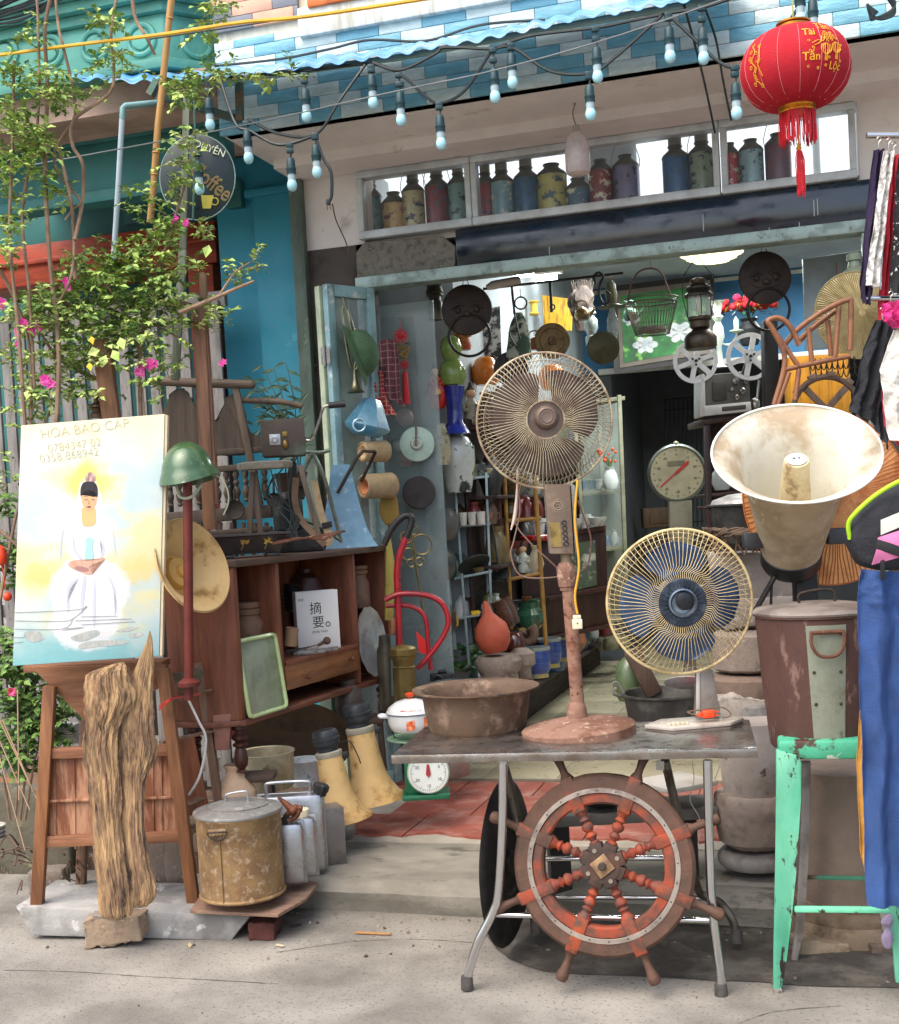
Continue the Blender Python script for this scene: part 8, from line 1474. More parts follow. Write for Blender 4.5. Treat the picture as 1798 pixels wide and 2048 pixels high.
for i, (ya, yb_) in enumerate(SHY):
    nm_ = ['top', 'second', 'third', 'lowest'][i]
    for j in range(6): q = (j+.5)/6; spots.append((892+i*8+q*86, ya+(yb_-ya)*q+r.uniform(0, 2)+1, 6.92+.012*(j % 3)*4, nm_+' shelf of the metal rack', j))
for i, (ya, yb_) in enumerate(((1042, 1036), (1160, 1146), (1266, 1250))):
    for j in range(4): q = (j+.5)/4; spots.append((1014+q*68, ya+(yb_-ya)*q, 7.35, ['upper', 'middle', 'bottom'][i]+' rung shelf of the bamboo rack', j))
for i, y in enumerate((980, 1094)):
    for j in range(5): spots.append((1170+j*15, y-1-j*.6, 9.5, ['upper', 'lower'][i]+' shelf of the tall display case', j))
for j in range(7): spots.append((1052+j*24, 1076-j*4, 8.1, 'top of the glass fronted cabinet', j))
seen = set(); ordn = ['first', 'second', 'third', 'fourth', 'fifth', 'sixth', 'seventh']
for x, y, Y, lab, j in spots:
    while True:
        cn, c = r.choice(KC if 'display' not in lab and 'glass' not in lab else [KC[2], KC[8], KC[7], KC[2]]); sn, pf = r.choice(KS)
        break
    L_ = '%s %s, %s from the left on the %s' % (cn, sn, ordn[j], lab)
    s_ = r.uniform(.8, 1.45) if 'display' not in lab else .7; t = ins(sn if sn != 'box' else 'round_box', L_, sn, x, y, Y, group='knick-knacks on the shop shelves'); m = t.mb(); m.lathe([(a*s_, b_*s_*1.15) for a, b_ in pf], 18)
    if sn in ('jug', 'teapot', 'cup'): m.torus((12*s_, 0, 13*s_), 6*s_, 1.3*s_, 12, 5)
    if sn == 'teapot': m.tube([(-12*s_, 0, 10*s_), (-20*s_, 0, 14*s_), (-23*s_, 0, 22*s_)], [3*s_, 1.6*s_], 6, sm=3)
    t.solo(m, M(c, .4, c2=r.choice(['8d8a80', '2c2622', '5f5348']), s2=14, t=.6, w=.04, coat=.3, bump=.05))
t = ins('red_tray', 'red and white stack of enamel trays on the glass fronted cabinet', 'tray', 1070, 1082, 7.9); m = t.mb(); m.lathe([(34, 0), (38, 4), (38, 10), (36, 12), (0, 12)], 28); t.solo(m, M('a81c20', .3, c2='d9d3cc', s2=8, t=.6, coat=.3))
t = ins('ladle', 'round dark metal ladle hanging off the metal rack', 'ladle', 998, 1145, 7.0); m = t.mb(); m.lathe([(0, -16), (14, -12), (21, -2), (22, 0), (20, -1), (0, -13)], 24, (0, 0, 0), (.3, -.5, 1), cap=False); m.tube([(0, 0, 6), (-6, 0, 70), (-12, 0, 150)], 2.2, 6); t.solo(m, M('59625f', .35, .7, c2='3d4442'))
t = ins('wok_cover', 'dark oval pan lid leaning on the metal rack', 'lid', 948, 1128, 6.85, rot=(R(-30), R(-20), YAW)); m = t.mb(); m.lathe([(0, 6), (22, 3), (34, 0), (33, -2), (0, 3)], 32); t.solo(m, M('3f453f', .4, .5))
t = ins('bottle', 'tall dark glass bottle with a red wax top on the metal rack', 'bottle', 930, 955, 6.88); m = t.mb(); m.lathe([(0, 0), (14, 0), (15, 30), (8, 42), (6, 50)], 18); t.part('glass', m, M('2c3629', .2, c2='3f4a38', coat=.5)); m = t.mb(); m.lathe([(6, 48), (7, 52), (6, 76), (0, 77)], 14); t.part('wax_top', m, M('8a1c20', .5))
t = ins('white_tube_stack', 'row of three white ceramic cups on the second rack shelf', 'cups', 945, 1050, 6.84); m = t.mb(); [m.lathe([(7, 0), (9, 26), (8, 26), (6, 2)], 16, (x, 0, 0)) for x in (-18, 0, 18)]; t.solo(m, M('c9c7bb', .4))
# floor goods
V_('terracotta_gourd', 'large orange terracotta gourd jar with a leaning neck on a stone', 'jar', 992, 1304, 6.55, [(0, 0), (22, 0), (32, 14), (36, 34), (32, 54), (20, 68), (10, 80), (7, 94), (4, 104), (0, 104)], M('b3553c', .7, c2='9c4631', s2=5, bump=.2), rot=(0, R(-9), YAW))
t = ins('stone_drum', 'pale round topped stone drum under the terracotta gourd', 'stone', 1000, 1376, 6.6); m = t.mb(); m.lathe([(40, 0), (38, 30), (44, 38), (46, 56), (40, 66), (0, 68)], 36); m.rough(1.5, .05, 3); t.solo(m, STN)
t = ins('stone_drum', 'broken pale stone knob beside the round topped drum', 'stone', 1046, 1356, 6.75); m = t.mb(); m.lathe([(16, 0), (18, 20), (26, 28), (26, 50), (14, 60), (0, 62)], 28); m.rough(2, .06, 4); t.solo(m, STN)
for x, y, Y, r_, h, lab in ((1076, 1354, 7.0, 26, 60, 'front blue glazed ribbed flower pot on the shop floor'), (1100, 1334, 7.5, 24, 58, 'middle blue glazed ribbed flower pot, partly hidden'), (1122, 1322, 8.3, 18, 50, 'rear blue glazed pot next to the fan pole')):
    t = ins('blue_pot', lab, 'flower pot', x, y, Y, group='blue pots on the shop floor'); m = t.mb(); m.lathe([(r_*.8, 8), (r_, 16), (r_*1.04, h*.6), (r_, h-6)], 32); t.part('pot', m, M('263f86', c2='35528f', s2=5, rough=.3, coat=.4, bump=.2, bs=30, st=(1, 1, 8))); m = t.mb(); m.lathe([(r_*.85, 0), (r_*.8, 8)], 28); m.lathe([(r_, h-6), (r_*1.05, h-4), (r_*1.05, h), (r_*.9, h), (r_*.88, h-6)], 32, cap=False); t.part('rim', m, M('8f9a8f', .3, c2='a08a3a', s2=8))
V_('green_jar', 'ribbed dark green glazed jar on the bottom of the bamboo rack', 'jar', 1062, 1258, 7.3, [(0, 0), (18, 0), (30, 16), (30, 30), (18, 44), (20, 54), (26, 58), (18, 56)], M('2f5f45', c2='1f4030', s2=8, **CE), fl=lambda a: 1+.04*cos(a*2*pi*12))
V_('brown_crock', 'tilted brown ceramic crock behind the terracotta gourd', 'crock', 1022, 1250, 6.9, [(0, 0), (20, 0), (24, 30), (20, 50), (22, 56), (0, 56)], M('54382a', c2='3a261c', s2=8, **CE), rot=(0, R(-20), YAW))
V_('brown_crock', 'dark red brown glazed jar right of the terracotta gourd', 'crock', 1032, 1315, 6.8, [(0, 0), (14, 0), (22, 20), (20, 40), (12, 50), (0, 52)], M('4a2018', c2='2f1510', s2=8, **CE))
t = ins('carved_snail', 'coiled brown carved wooden snail behind the gourd', 'carving', 1050, 1290, 7.0); m = t.mb(); m.tube([(q*6*cos(q*1.9), 0, 20+q*6*sin(q*1.9)) for q in [i*.15+.3 for i in range(24)]], [3, 10], 10); t.solo(m, wood('7a5f4a', '54402f'))
t = ins('green_squash', 'pile of ridged dark green ceramic leaves on the doorway floor', 'ceramic', 936, 1330, 6.9); m = t.mb(); r2 = random.Random(5)
for i in range(16): x, z = r2.uniform(-34, 28), r2.uniform(-14, 34); m.tube([(x-16, r2.uniform(-8, 8), z), (x, -4, z+7), (x+16, r2.uniform(-8, 8), z-2)], [3, 7, 2], 8, sm=4)
t.solo(m, M('3a5f33', .4, c2='24401f', s2=10, coat=.3))
V_('dark_globe', 'round dark green glass float near the silver dish', 'float', 962, 1378, 6.6, [(0, 0), (14, 2), (23, 16), (23, 26), (14, 40), (0, 43)], M('2a3b33', c2='1f2b26', rough=.15, coat=.6, bump=0))
t = ins('old_camera', 'old black camera lying beside the red tube', 'camera', 885, 1372, 6.3); m = t.mb(); m.box(-24, 24, -8, 8, 0, 26, 3); m.box(-8, 10, -8, 8, 26, 32, 2); m.lathe([(12, 8), (12, 20), (9, 22), (8, 16), (0, 16)], 20, (-4, 0, 12), (-.2, -1, .1)); t.solo(m, M('2a2a2a', .4, .3, c2='4d4a46', s2=12))
t = ins('silver_dish', 'shiny silver dish with a domed centre on a dark stand', 'dish', 912, 1372, 6.0); m = t.mb(); m.lathe([(0, 5), (12, 5), (16, 1), (36, 2), (54, 8), (56, 8), (38, 0), (0, -2)], 48, cap=False); t.solo(m, M('a9b3b8', .18, .95, var=.1, bump=.05))
t = ins('dark_crate', 'dark crate supporting the silver dish in the doorway', 'crate', 915, 1470, 6.05); m = t.mb(); m.box(-50, 50, -20, 40, -10, 92, 2); [m.box(-52, 52, -22, -20.1, 4+i*24, 22+i*24, 1) for i in range(4)]; t.solo(m, M('25211e', .8, c2='38312c', s2=6))
t = ins('yellow_bottle', 'small bright yellow plastic cap bottle by the metal rack', 'bottle', 908, 1252, 6.8); m = t.mb(); m.lathe([(0, 0), (9, 0), (10, 16), (7, 22), (0, 24)], 16); t.solo(m, M('d9a814', .4))
t = ins('yellow_scoop', 'yellow plastic scoop leaning by the terracotta gourd neck', 'scoop', 955, 1228, 6.9); m = t.mb(); m.tube([(-12, 0, 0), (12, 0, 3)], [7, 6], 10); t.solo(m, M('d6b01c', .4))
t = ins('rice_sacks', 'dim jumble of jars along the back floor by the display case', 'jars', 1215, 1300, 10.0); m = t.mb(); r3 = random.Random(2); [m.lathe([(0, 0), (10, 0), (13, 12), (8, 24), (0, 26)], 14, (r3.uniform(-50, 40), r3.uniform(-10, 30), 0)) for i in range(9)]; t.solo(m, M('8a8468', .5, c2='5a5a44', s2=10))
for x, y, lab, c in ((885, 1160, 'large dark round pot on the floor side of the metal rack', '3a3d3a'), (885, 1270, 'low dark crock beneath the round pot at the rack foot', '3f382f'), (890, 1080, 'grey speckled round jar at the glass leaf edge', '565853')):
    V_('round_pot', lab, 'pot', x, y, 6.75, [(0, 0), (18, 0), (30, 20), (30, 44), (20, 60), (16, 64), (0, 64)], M(c, .5, c2='55534c', s2=8, coat=.2, bump=.1))
t = ins('side_cupboard', 'dark plank cupboard seen through the glass leaf', 'cupboard', 812, 1500, 6.75); m = t.mb(); m.box(-70, 66, 0, 30, 60, 860, 1); t.part('back_panel', m, wood('4a4540', '33302c', st=(5, 5, .8)))
for i in range(6): m = t.mb(); m.box(-70, 66, -30, -.5, 120+i*125, 126+i*125, .5); t.part('shelf', m, WDG)
for i, (x, z, q, c, lab) in enumerate(((-10, 700, 22, 'c9ccc4', 'large white globe behind the glass leaf, the topmost'), (36, 640, 18, 'b88a8c', 'dusty pink globe behind the glass leaf'), (22, 590, 13, 'cfcfb9', 'small cream globe behind the glass leaf'), (30, 560, 18, 'a8606a', 'dull red globe behind the glass leaf, the lowest'))):
    q_ = Th('glass_globe_jar', lab, 'jar', P=t.loc + t.rm @ V((x*t.k, -22*t.k, (z+2)*t.k))); m = q_.mb(); m.ball((0, 0, q), q, 20); q_.solo(m, M(c, .3, coat=.4, bump=0))
# dim wall shelving behind the metal rack, with rows of old pots
t = Th('wall_shelving', 'dim brown wooden shelving along the left inner wall', 'shelving', P=(-2.0, 6.9, .12), rot=0); m = t.mb(1); SWD = wood('3a2a22', '241a16', st=(5, .8, 5)); m.box(.01, .03, 0, 3.9, 0, 1.95); t.part('back_panel', m, SWD)
for i in range(5): m = t.mb(1); m.box(.03, .2, 0, 3.9, .28+i*.4, .3+i*.4, .003); t.part('shelf', m, SWD)
r = random.Random(41)
for i in range(5):
    for j in range(9):
        cn, c = r.choice(KC); sn, pf = r.choice([KS[1], KS[3], KS[4], KS[0], KS[5]]); s_ = r.uniform(.0038, .0075); P_ = (-1.89+r.uniform(-.02, .03), 7.1+j*.42+r.uniform(-.1, .1), .421+i*.4)
        q = Th(sn if sn != 'box' else 'round_box', '%s %s, %s from the door on the %s shelf of the wall shelving' % (cn, sn, (words[j]), ['lowest', 'second', 'middle', 'fourth', 'top'][i]), sn, P=P_, rot=0, group='pots on the wall shelving'); m = q.mb(1); m.lathe([(a*s_, b_*s_*1.2) for a, b_ in pf], 16); q.solo(m, M(c, .4, c2='4a4036', s2=14, t=.6, w=.04, coat=.3, bump=.05))
# ================= PLANTS =================
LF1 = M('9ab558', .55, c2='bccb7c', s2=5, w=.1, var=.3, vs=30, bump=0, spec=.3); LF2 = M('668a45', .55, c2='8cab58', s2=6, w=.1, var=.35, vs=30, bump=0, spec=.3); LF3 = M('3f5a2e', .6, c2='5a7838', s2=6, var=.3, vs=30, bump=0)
STM = M('7d6552', .8, c2='9a8068', s2=10, bump=.3); TWG = M('8a7a58', .7, bump=.1)
def foliage(t, clusters, mts, size, seed, dz=60, names=('leaves', 'shaded_leaves')):
    size *= 1.32; clusters = [(a, b_, c_, d_, int(e_*(1.9 if seed != 12 else 1.5))) for a, b_, c_, d_, e_ in clusters]
    r = random.Random(seed); ms = [t.mb() for _ in mts]; tw = t.mb()
    for cx, cy, rx, ry, n in clusters:
        nt_ = max(2, n//9)
        for i in range(nt_):
            a = r.uniform(0, 2*pi); q = r.random()**.6; x, y = cx+rx*q*cos(a), cy+ry*q*sin(a); d = r.uniform(-dz, dz)
            p = V(t.l(x, y, d)); dr = V((r.uniform(-1, 1), r.uniform(-.6, .6), r.uniform(-.35, .6))).normalized(); L = r.uniform(22, 46)
            pts = [p, p+dr*L*.5+V((0, 0, 3)), p+dr*L]; tw.tube(pts, [.9, .4], 4)
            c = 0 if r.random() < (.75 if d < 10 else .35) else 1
            for j in range(9):
                u = j/8; b_ = p.lerp(p+dr*L, u) + V((0, 0, 3*sin(pi*u))); s_ = 1 if j % 2 else -1
                side = dr.cross(V((0, 0, 1))).normalized()*s_; ld = (side*r.uniform(.5, 1) + dr*r.uniform(.1, .8) + V((0, r.uniform(-.5, .2), r.uniform(-.5, .25)))).normalized()
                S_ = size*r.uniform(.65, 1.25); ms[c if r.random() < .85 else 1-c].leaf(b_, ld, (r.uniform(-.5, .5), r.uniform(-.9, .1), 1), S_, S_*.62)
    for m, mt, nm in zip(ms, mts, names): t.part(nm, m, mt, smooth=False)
    t.part('twig_foliage', tw, TWG)
def flower(t, x, y, s=1, c='c42a86', d=-66):
    m = t.mb(); p = V(t.l(x, y, d)); r = random.Random(x)
    for k_ in range(3):
        q = p + V((r.uniform(-5, 5), 0, r.uniform(-5, 5)))*s
        for i in range(5): a = i*2*pi/5+r.random(); m.leaf(q, (cos(a), -.35, sin(a)), (0, -1, .2), 9*s, 8*s)
    m.ball(p+V((0, -2, 0)), 1.5*s, 6); t.part('flower', m, M(c, .6, c2='e06aa8', s2=30, bump=0), smooth=False)
t = Th('climbing_vine', 'tall light green climbing vine with bare twisted stems at the far left', 'vine', 60, 1560, D=4.85)
m = t.mb()
for pts, w_ in (([(110, 900), (118, 700), (100, 520), (90, 330), (95, 180), (90, 60), (105, -20)], 5), ([(60, 1000), (40, 700), (20, 480), (25, 300), (28, 120)], 4), ([(150, 560), (148, 470), (142, 400), (128, 340), (120, 290), (150, 230), (140, 150), (118, 60), (110, -20)], 4), ([(150, 480), (165, 400), (166, 330), (145, 290), (148, 240), (215, 190), (228, 150), (222, 60), (235, -10)], 4), ([(70, 800), (60, 600), (45, 420), (75, 250), (76, 40), (70, -20)], 3.5), ([(145, 245), (110, 300), (118, 350), (160, 400), (145, 420), (130, 440)], 3), ([(265, 0), (272, 40), (290, 70), (310, 110)], 4), ([(0, 540), (30, 600), (60, 700), (62, 860)], 4), ([(95, 640), (140, 560), (150, 470)], 3)): m.atube([(x, y, random.uniform(-15, 25)) for x, y in pts], [w_, w_*.7], 7, sm=6)
t.part('stems', m, STM)
foliage(t, [(40, 150, 45, 30, 110), (110, 170, 40, 30, 110), (50, 280, 55, 40, 160), (70, 320, 40, 50, 160), (20, 240, 30, 40, 90), (110, 200, 40, 18, 70), (10, 330, 25, 60, 90), (120, 390, 25, 20, 50), (220, 130, 40, 40, 70), (210, 45, 25, 16, 60), (420, 60, 30, 40, 50), (440, 20, 24, 20, 40), (20, 440, 30, 50, 90), (15, 520, 25, 30, 60), (430, 150, 60, 14, 90), (540, 155, 50, 10, 50), (385, 190, 30, 20, 60), (350, 180, 20, 40, 50), (352, 330, 30, 70, 90), (380, 300, 16, 50, 30), (240, 100, 20, 30, 30), (190, 190, 20, 16, 30), (60, 60, 30, 40, 40)], [LF1, LF2], 12.5, 11)
t = Th('bougainvillea', 'sprawling bougainvillea bush with magenta flowers above the painting', 'bush', 190, 1300, D=4.95)
m = t.mb()
for pts, w_ in (([(190, 1250), (205, 900), (200, 760), (170, 640), (120, 600)], 7), ([(290, 1000), (280, 760), (290, 640), (330, 500), (370, 370)], 5), ([(360, 625, -60), (420, 600, -70), (470, 578, -76), (508, 562, -80)], 5), ([(440, 588, -74), (470, 545, -78), (500, 525, -80)], 2.5), ([(200, 760), (120, 720), (60, 640), (10, 640)], 4), ([(280, 700), (220, 580), (150, 540)], 4), ([(290, 640), (330, 660), (380, 690)], 3), ([(0, 1200), (40, 1000), (100, 820)], 4), ([(0, 1060), (60, 1130), (40, 1240)], 4), ([(285, 770), (290, 830), (300, 870)], 1.2), ([(318, 780), (325, 830), (318, 880)], 1.2)): m.atube(pts, [w_, w_*.5], 7, sm=6)
t.part('branches', m, STM)
foliage(t, [(200, 600, 130, 70, 900), (110, 640, 90, 50, 420), (280, 640, 90, 60, 480), (300, 540, 100, 50, 380), (60, 640, 60, 50, 220), (190, 700, 110, 40, 380), (110, 750, 75, 50, 280), (60, 800, 50, 40, 130), (180, 790, 40, 40, 90), (330, 470, 70, 40, 200), (380, 640, 50, 50, 130), (300, 740, 60, 40, 110), (240, 520, 80, 30, 200), (170, 540, 60, 30, 130), (300, 400, 50, 40, 90), (410, 470, 18, 14, 22), (470, 540, 30, 14, 30), (495, 560, 20, 12, 26), (500, 525, 12, 8, 14), (415, 480, 10, 12, 14), (430, 650, 30, 30, 40), (30, 720, 40, 30, 80), (320, 800, 20, 40, 20), (60, 860, 30, 20, 40), (20, 950, 20, 30, 30)], [LF1, LF2], 12.5, 12, 70)
for x, y, s_ in ((50, 648, 1), (62, 660, 1), (35, 665, 1), (78, 652, .9), (38, 686, .8), (8, 608, 1.1), (132, 562, .9), (136, 576, .8), (97, 765, 1.4), (302, 728, 1.2), (282, 742, 1.1), (446, 726, .8), (348, 440, .8), (374, 446, .8)): flower(t, x, y, s_)
m = t.mb(); [m.leaf(t.l(x, y, -72), (.2, -.3, -1), (0, -1, 0), 18, 13) for x, y in ((182, 672), (178, 725))]; t.part('yellow_leaves', m, M('d9c02c', .6, bump=0), smooth=False)
m = t.mb(); [m.leaf(t.l(x, y, -74), d, (0, -1, .2), 26, 20) for x, y, d in ((212, 710, (-.4, -.2, -1)), (225, 700, (.5, -.2, -1)), (240, 675, (.3, -.3, -1)), (200, 700, (-1, -.2, -.3)), (418, 490, (-.3, -.3, -1)), (305, 845, (.4, -.2, -1)), (312, 830, (-.5, -.2, -.6)))]; t.part('broad_leaves', m, LF1, smooth=False)
t = Th('dark_shrub', 'dark leaved garden shrub with one red bloom behind the stand legs', 'shrub', 40, 1640, D=5.15)
m = t.mb(); [m.atube(p, [3, 1], 6, sm=5) for p in ([(30, 1640), (40, 1500), (20, 1380)], [(50, 1640), (70, 1520), (100, 1400)], [(20, 1640), (0, 1500), (-10, 1400)], [(40, 1640), (60, 1450), (50, 1330)])]; t.part('stems', m, STM)
foliage(t, [(30, 1400, 50, 90, 420), (60, 1470, 50, 60, 240), (100, 1400, 40, 60, 130), (10, 1310, 30, 60, 140), (20, 1520, 40, 40, 120), (10, 1120, 24, 60, 110), (5, 1000, 20, 40, 50), (120, 1450, 50, 40, 60)], [LF2, LF3], 15, 13, 40)
flower(t, 20, 1385, 1.1, 'b01c34', -50)
t = Th('red_ornament', 'small orange red hanging ornament half cut by the left edge', 'ornament', 3, 1110, D=4.9); m = t.mb(); m.lathe([(0, -24), (9, -14), (11, 0), (8, 14), (0, 20)], 14); m.tube([(0, 0, -22), (4, 0, -80)], 1); m.ball((6, 0, -84), 9); t.solo(m, M('d9421c', .4))
t = Th('cane_bundle', 'bundle of thin sticks and wires leaning at the left edge', 'sticks', 40, 1640, D=4.9); m = t.mb(); [m.atube([a, b_], 1.5, 5) for a, b_ in (((-10, 1420), (75, 1600)), ((-10, 1460), (60, 1620)), ((5, 1440), (70, 1590)), ((-5, 1500), (50, 1700)), ((35, 1380), (38, 1600)))]; t.solo(m, M('b3967a', .7))
t = Th('stone_planter', 'low mossy stone planter wall behind the stand at the far left', 'planter', 40, 1760, Z=0, rot=R(4)); m = t.mb(); m.box(-180, 90, 40, 100, -5, 175, 6); m.rough(4, .02, 2, 5); t.part('wall', m, M('5f5a4c', .95, c2='474438', s2=5, c3='75755a', s3=9, bump=.8)); m = t.mb(); m.box(-170, 80, 90, 400, 100, 168); m.rough(6, .03, 3, 5); t.part('soil', m, M('6a5340', .95, c2='8a5f3c', s2=14, bump=1))
t = Th('stacked_bowls', 'edge of white rimmed bowls stacked at the left border', 'bowls', -14, 1690, D=4.4); m = t.mb(); [m.lathe([(10, i*8), (24, 12+i*8), (27, 16+i*8), (25, 14+i*8)], 28, cap=False) for i in range(4)]; t.solo(m, M('8d8478', .5, c2='cfc9bd', s2=9))
t = Th('fallen_branches', 'dry roots and twigs strewn on the earth behind the slab', 'twigs', 90, 1740, D=5.0); m = t.mb(); r = random.Random(4)
for i in range(26): x, y = r.uniform(0, 170), r.uniform(1690, 1780); m.atube([(x, y, r.uniform(-30, 30)), (x+r.uniform(-20, 20), y-r.uniform(0, 25), 0), (x+r.uniform(-50, 50), y+r.uniform(-25, 10), r.uniform(-30, 30))], [2.2, 1], 5, sm=4)
t.solo(m, M('5d4a3c', .9))
t = Th('potted_bamboo', 'dark leafy bamboo plant in a pot before the teal pilaster', 'plant', 585, 1000, D=5.9)
m = t.mb(); m.lathe([(24, 0), (32, 50), (34, 54), (28, 52), (0, 46)], 28); t.part('pot', m, M('4a3a30', .8)); m = t.mb(); r = random.Random(9); lf = t.mb()
for i in range(16):
    x = 585+r.uniform(-14, 14); tx_, ty_ = 575+r.uniform(-75, 55), r.uniform(720, 880); d = r.uniform(-30, 30); m.atube([(x, 950, 0), ((x+tx_)/2+6, (950+ty_)/2-20, d), (tx_, ty_, d)], [1.6, .6], 5, sm=5)
    for j in range(9): u = .35+.65*j/8; p = V(t.l(x+(tx_-x)*u, 950+(ty_-950)*u-14*sin(pi*u), d*u)); a = r.uniform(-1, 1); lf.leaf(p, ((1 if j % 2 else -1)*r.uniform(.4, 1), -.3, r.uniform(-.6, .8)), (0, -1, .4), r.uniform(24, 38), 8)
t.part('stems', m, M('4d5a3a', .6)); t.part('leaves', lf, M('2f4a34', .5, c2='3f5f3f', s2=6, bump=0), smooth=False)
# litter
for i, (x, y, c, lab) in enumerate(((745, 1868, 'a8794a', 'splintered orange wood sliver lying at the step foot'), (590, 1852, '3a3a38', 'small dark pebble at the foot of the step'), (1600, 1960, '4f4a44', 'grey stone chip on the dark ground beside the stool'), (380, 1892, 'b3a27d', 'dry leaf scrap in front of the concrete slab'), (560, 1892, 'b9ac93', 'pale leaf scrap right of the red brick'), (105, 1735, 'b03a50', 'fallen pink petal on the earth by the stand'))):
    t = Th('litter_scrap', lab, 'litter', x, y, Z=.004 if y > 1800 else .11, rot=i*.7); m = t.mb(); m.prism([(-12, -2), (0, -4), (14, -1), (8, 4), (-6, 3)] if i != 0 else [(-40, -3), (38, -2), (40, 3), (-30, 4)], 0, 3, .6, 'z'); t.solo(m, M(c, .8))
# a few more wares: clutter on the cabinet top, flowers in the display case, pans hung inside
r = random.Random(55)
for i, (x, y, D, q, lab) in enumerate(((470, 1020, 5.55, 20, 'round dull iron pan propped behind the bonsai pot'), (548, 1000, 5.6, 15, 'small blackened pan hanging by the bench post'), (600, 985, 5.6, 13, 'small rusty lid leaning behind the tripod legs'))):
    t = Th('iron_pan', lab, 'pan', x, y, D=D, rot=(R(-12), 0, YAW)); m = t.mb(); m.lathe([(0, 3), (q*.8, 3), (q, 0), (q*.95, -3), (q*.75, 0), (0, 1)], 32, (0, 0, 0), (0, 1, 0)); m.tube([(0, 0, q), (0, 0, q+24)], [3, 2], 6); t.solo(m, DKB)
for x, y, Y, lab, c in ((1165, 640, 8.0, 'small brass kettle hung between the gongs', '7d6436'), (1262, 640, 8.4, 'little green enamel kettle hanging by the oil lamp', '3f6a52'), (1070, 700, 7.6, 'copper kettle hanging above the fan guard', '8a5535')):
    t = ins('hanging_kettle', lab, 'kettle', x, y, Y); m = t.mb(); m.lathe([(0, 0), (12, 0), (16, 8), (14, 18), (7, 24), (0, 27)], 24); m.tube([(12, 0, 8), (22, 0, 16), (25, 0, 24)], [4, 2], 8, sm=3); m.tube([(-12, 0, 18), (-8, 0, 36), (8, 0, 36), (12, 0, 18)], 1.4, 6, sm=4); t.solo(m, M(c, .35, .6, c2='4a4030', s2=10, coat=.2))
t = ins('flower_jug', 'white jug of small orange flowers on the display case shelf', 'flowers', 1222, 978, 9.3); m = t.mb(); m.lathe([(0, 0), (12, 0), (17, 14), (13, 30), (9, 38), (11, 44)], 20); t.part('jug', m, M('cfd6d2', .3, coat=.4, bump=0)); m = t.mb()
for i in range(14): x, z = r.uniform(-26, 20), r.uniform(52, 80); m.ball((x, r.uniform(-6, 6), z), r.uniform(2.5, 4.5), 6)
t.part('flowers', m, M('d0552a', .7, bump=0)); m = t.mb(); [m.tube([(0, 0, 40), (r.uniform(-22, 18), 0, r.uniform(56, 72))], .7, 4) for i in range(10)]; t.part('stems', m, M('4a6a3c', .7, bump=0))
t = Th('iron_bar_bundle', 'short bundle of rusty bars lying across the cabinet top', 'bars', 600, 1075, D=5.25); m = t.mb(); [m.atube([(545+i*6, 1088-i*3, -20+i*8), (690-i*9, 1062+i*4, 10-i*5)], 2.4, 6) for i in range(5)]; t.solo(m, RUST)
for i, (x, y, s_, lab) in enumerate(((655, 1565, 1, 'small grey tin mug behind the nearer yellow loudspeaker'), (575, 1540, 1.2, 'chipped brown bowl under the cabinet beside the cream basin'), (700, 1420, 1.3, 'dusty dark jar in the shade under the cabinet'))):
    t = Th(('tin_mug', 'brown_bowl', 'dusty_jar')[i], lab, ('mug', 'bowl', 'jar')[i], x, y+20, D=5.85); m = t.mb(); m.lathe([(a*s_, b_*s_) for a, b_ in ([(12, 0), (14, 30), (13, 30), (11, 3)], [(8, 0), (24, 18), (25, 22), (22, 19), (0, 5)], [(14, 0), (22, 20), (20, 44), (12, 54), (14, 62), (0, 62)])[i]], 26, cap=i == 2); t.solo(m, M(('8f9294', '6d4a36', '4a4038')[i], .5, .1, c2='57504a', s2=9, bump=.2))
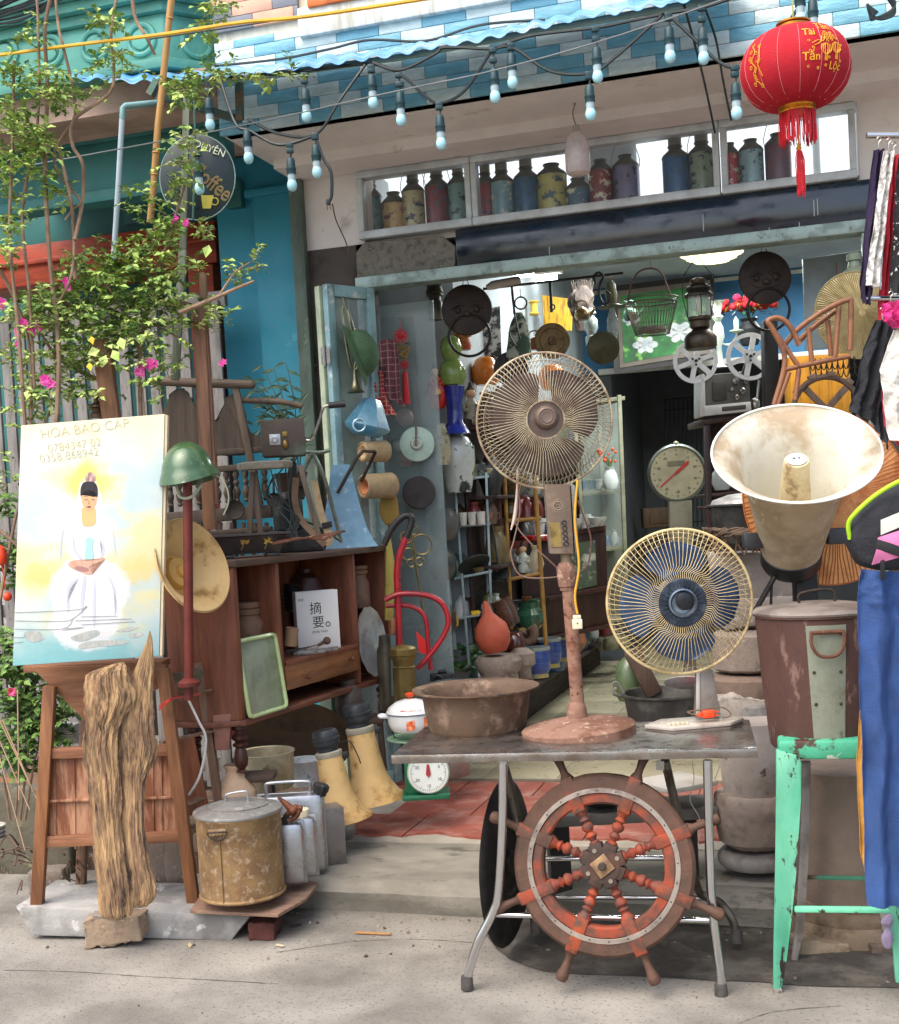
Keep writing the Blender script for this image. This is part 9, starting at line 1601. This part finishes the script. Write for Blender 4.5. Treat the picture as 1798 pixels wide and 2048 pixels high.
# each separate piece of these parts becomes a part of its own
def split_parts(names):
    for o in [q for q in COL.objects if q.parent and q.type == 'MESH' and q.name.split('.')[0] in names]:
        bm = bmesh.new(); bm.from_mesh(o.data); bm.verts.ensure_lookup_table(); seen = {}; isl = []
        for v in bm.verts:
            if v.index in seen: continue
            st, g = [v], []; seen[v.index] = 1
            while st:
                a = st.pop(); g.append(a.index)
                for e in a.link_edges:
                    b_ = e.other_vert(a)
                    if b_.index not in seen: seen[b_.index] = 1; st.append(b_)
            isl.append(g)
        bb = [[f(bm.verts[i].co[k_] for i in g) for k_ in range(3) for f in (min, max)] for g in isl]; n = len(isl); par = list(range(n))
        def fd(i):
            while par[i] != i: i = par[i]
            return i
        sz = [max(b_[1]-b_[0], b_[3]-b_[2], b_[5]-b_[4]) for b_ in bb]
        for i in range(n):
            for j in range(i+1, n):
                gap = sqrt(sum(max(0, bb[i][2*q]-bb[j][2*q+1], bb[j][2*q]-bb[i][2*q+1])**2 for q in range(3)))
                if gap <= max(.02, .5*max(sz[i], sz[j])): par[fd(i)] = fd(j)
        roots = sorted({fd(i) for i in range(n)})
        if len(roots) > 1:
            for r_ in roots[1:]:
                keep = {x for i in range(n) if fd(i) == r_ for x in isl[i]}; b2 = bm.copy(); bmesh.ops.delete(b2, geom=[v for v in b2.verts if v.index not in keep], context='VERTS')
                c = o.copy(); c.data = o.data.copy(); b2.to_mesh(c.data); b2.free(); COL.objects.link(c)
            keep = {x for i in range(n) if fd(i) == roots[0] for x in isl[i]}; bmesh.ops.delete(bm, geom=[v for v in bm.verts if v.index not in keep], context='VERTS'); o.data = o.data.copy(); bm.to_mesh(o.data)
        bm.free()
split_parts({'plinth', 'paint_drip', 'added_glow_panel', 'hinge', 'tube_lamp', 'lamp_housing', 'rosette', 'rail', 'gold_drawing', 'rung', 'printed_mark', 'painted_orchid', 'vent', 'red_silk', 'leg_bracket', 'printed_flowers', 'bolt', 'screw', 'rivet', 'bracket', 'painted_flower', 'base', 'sprocket', 'reel_arm', 'column', 'moulding', 'door_frame', 'trim', 'yellow_flower', 'hem', 'rim', 'scribbled_lettering'})
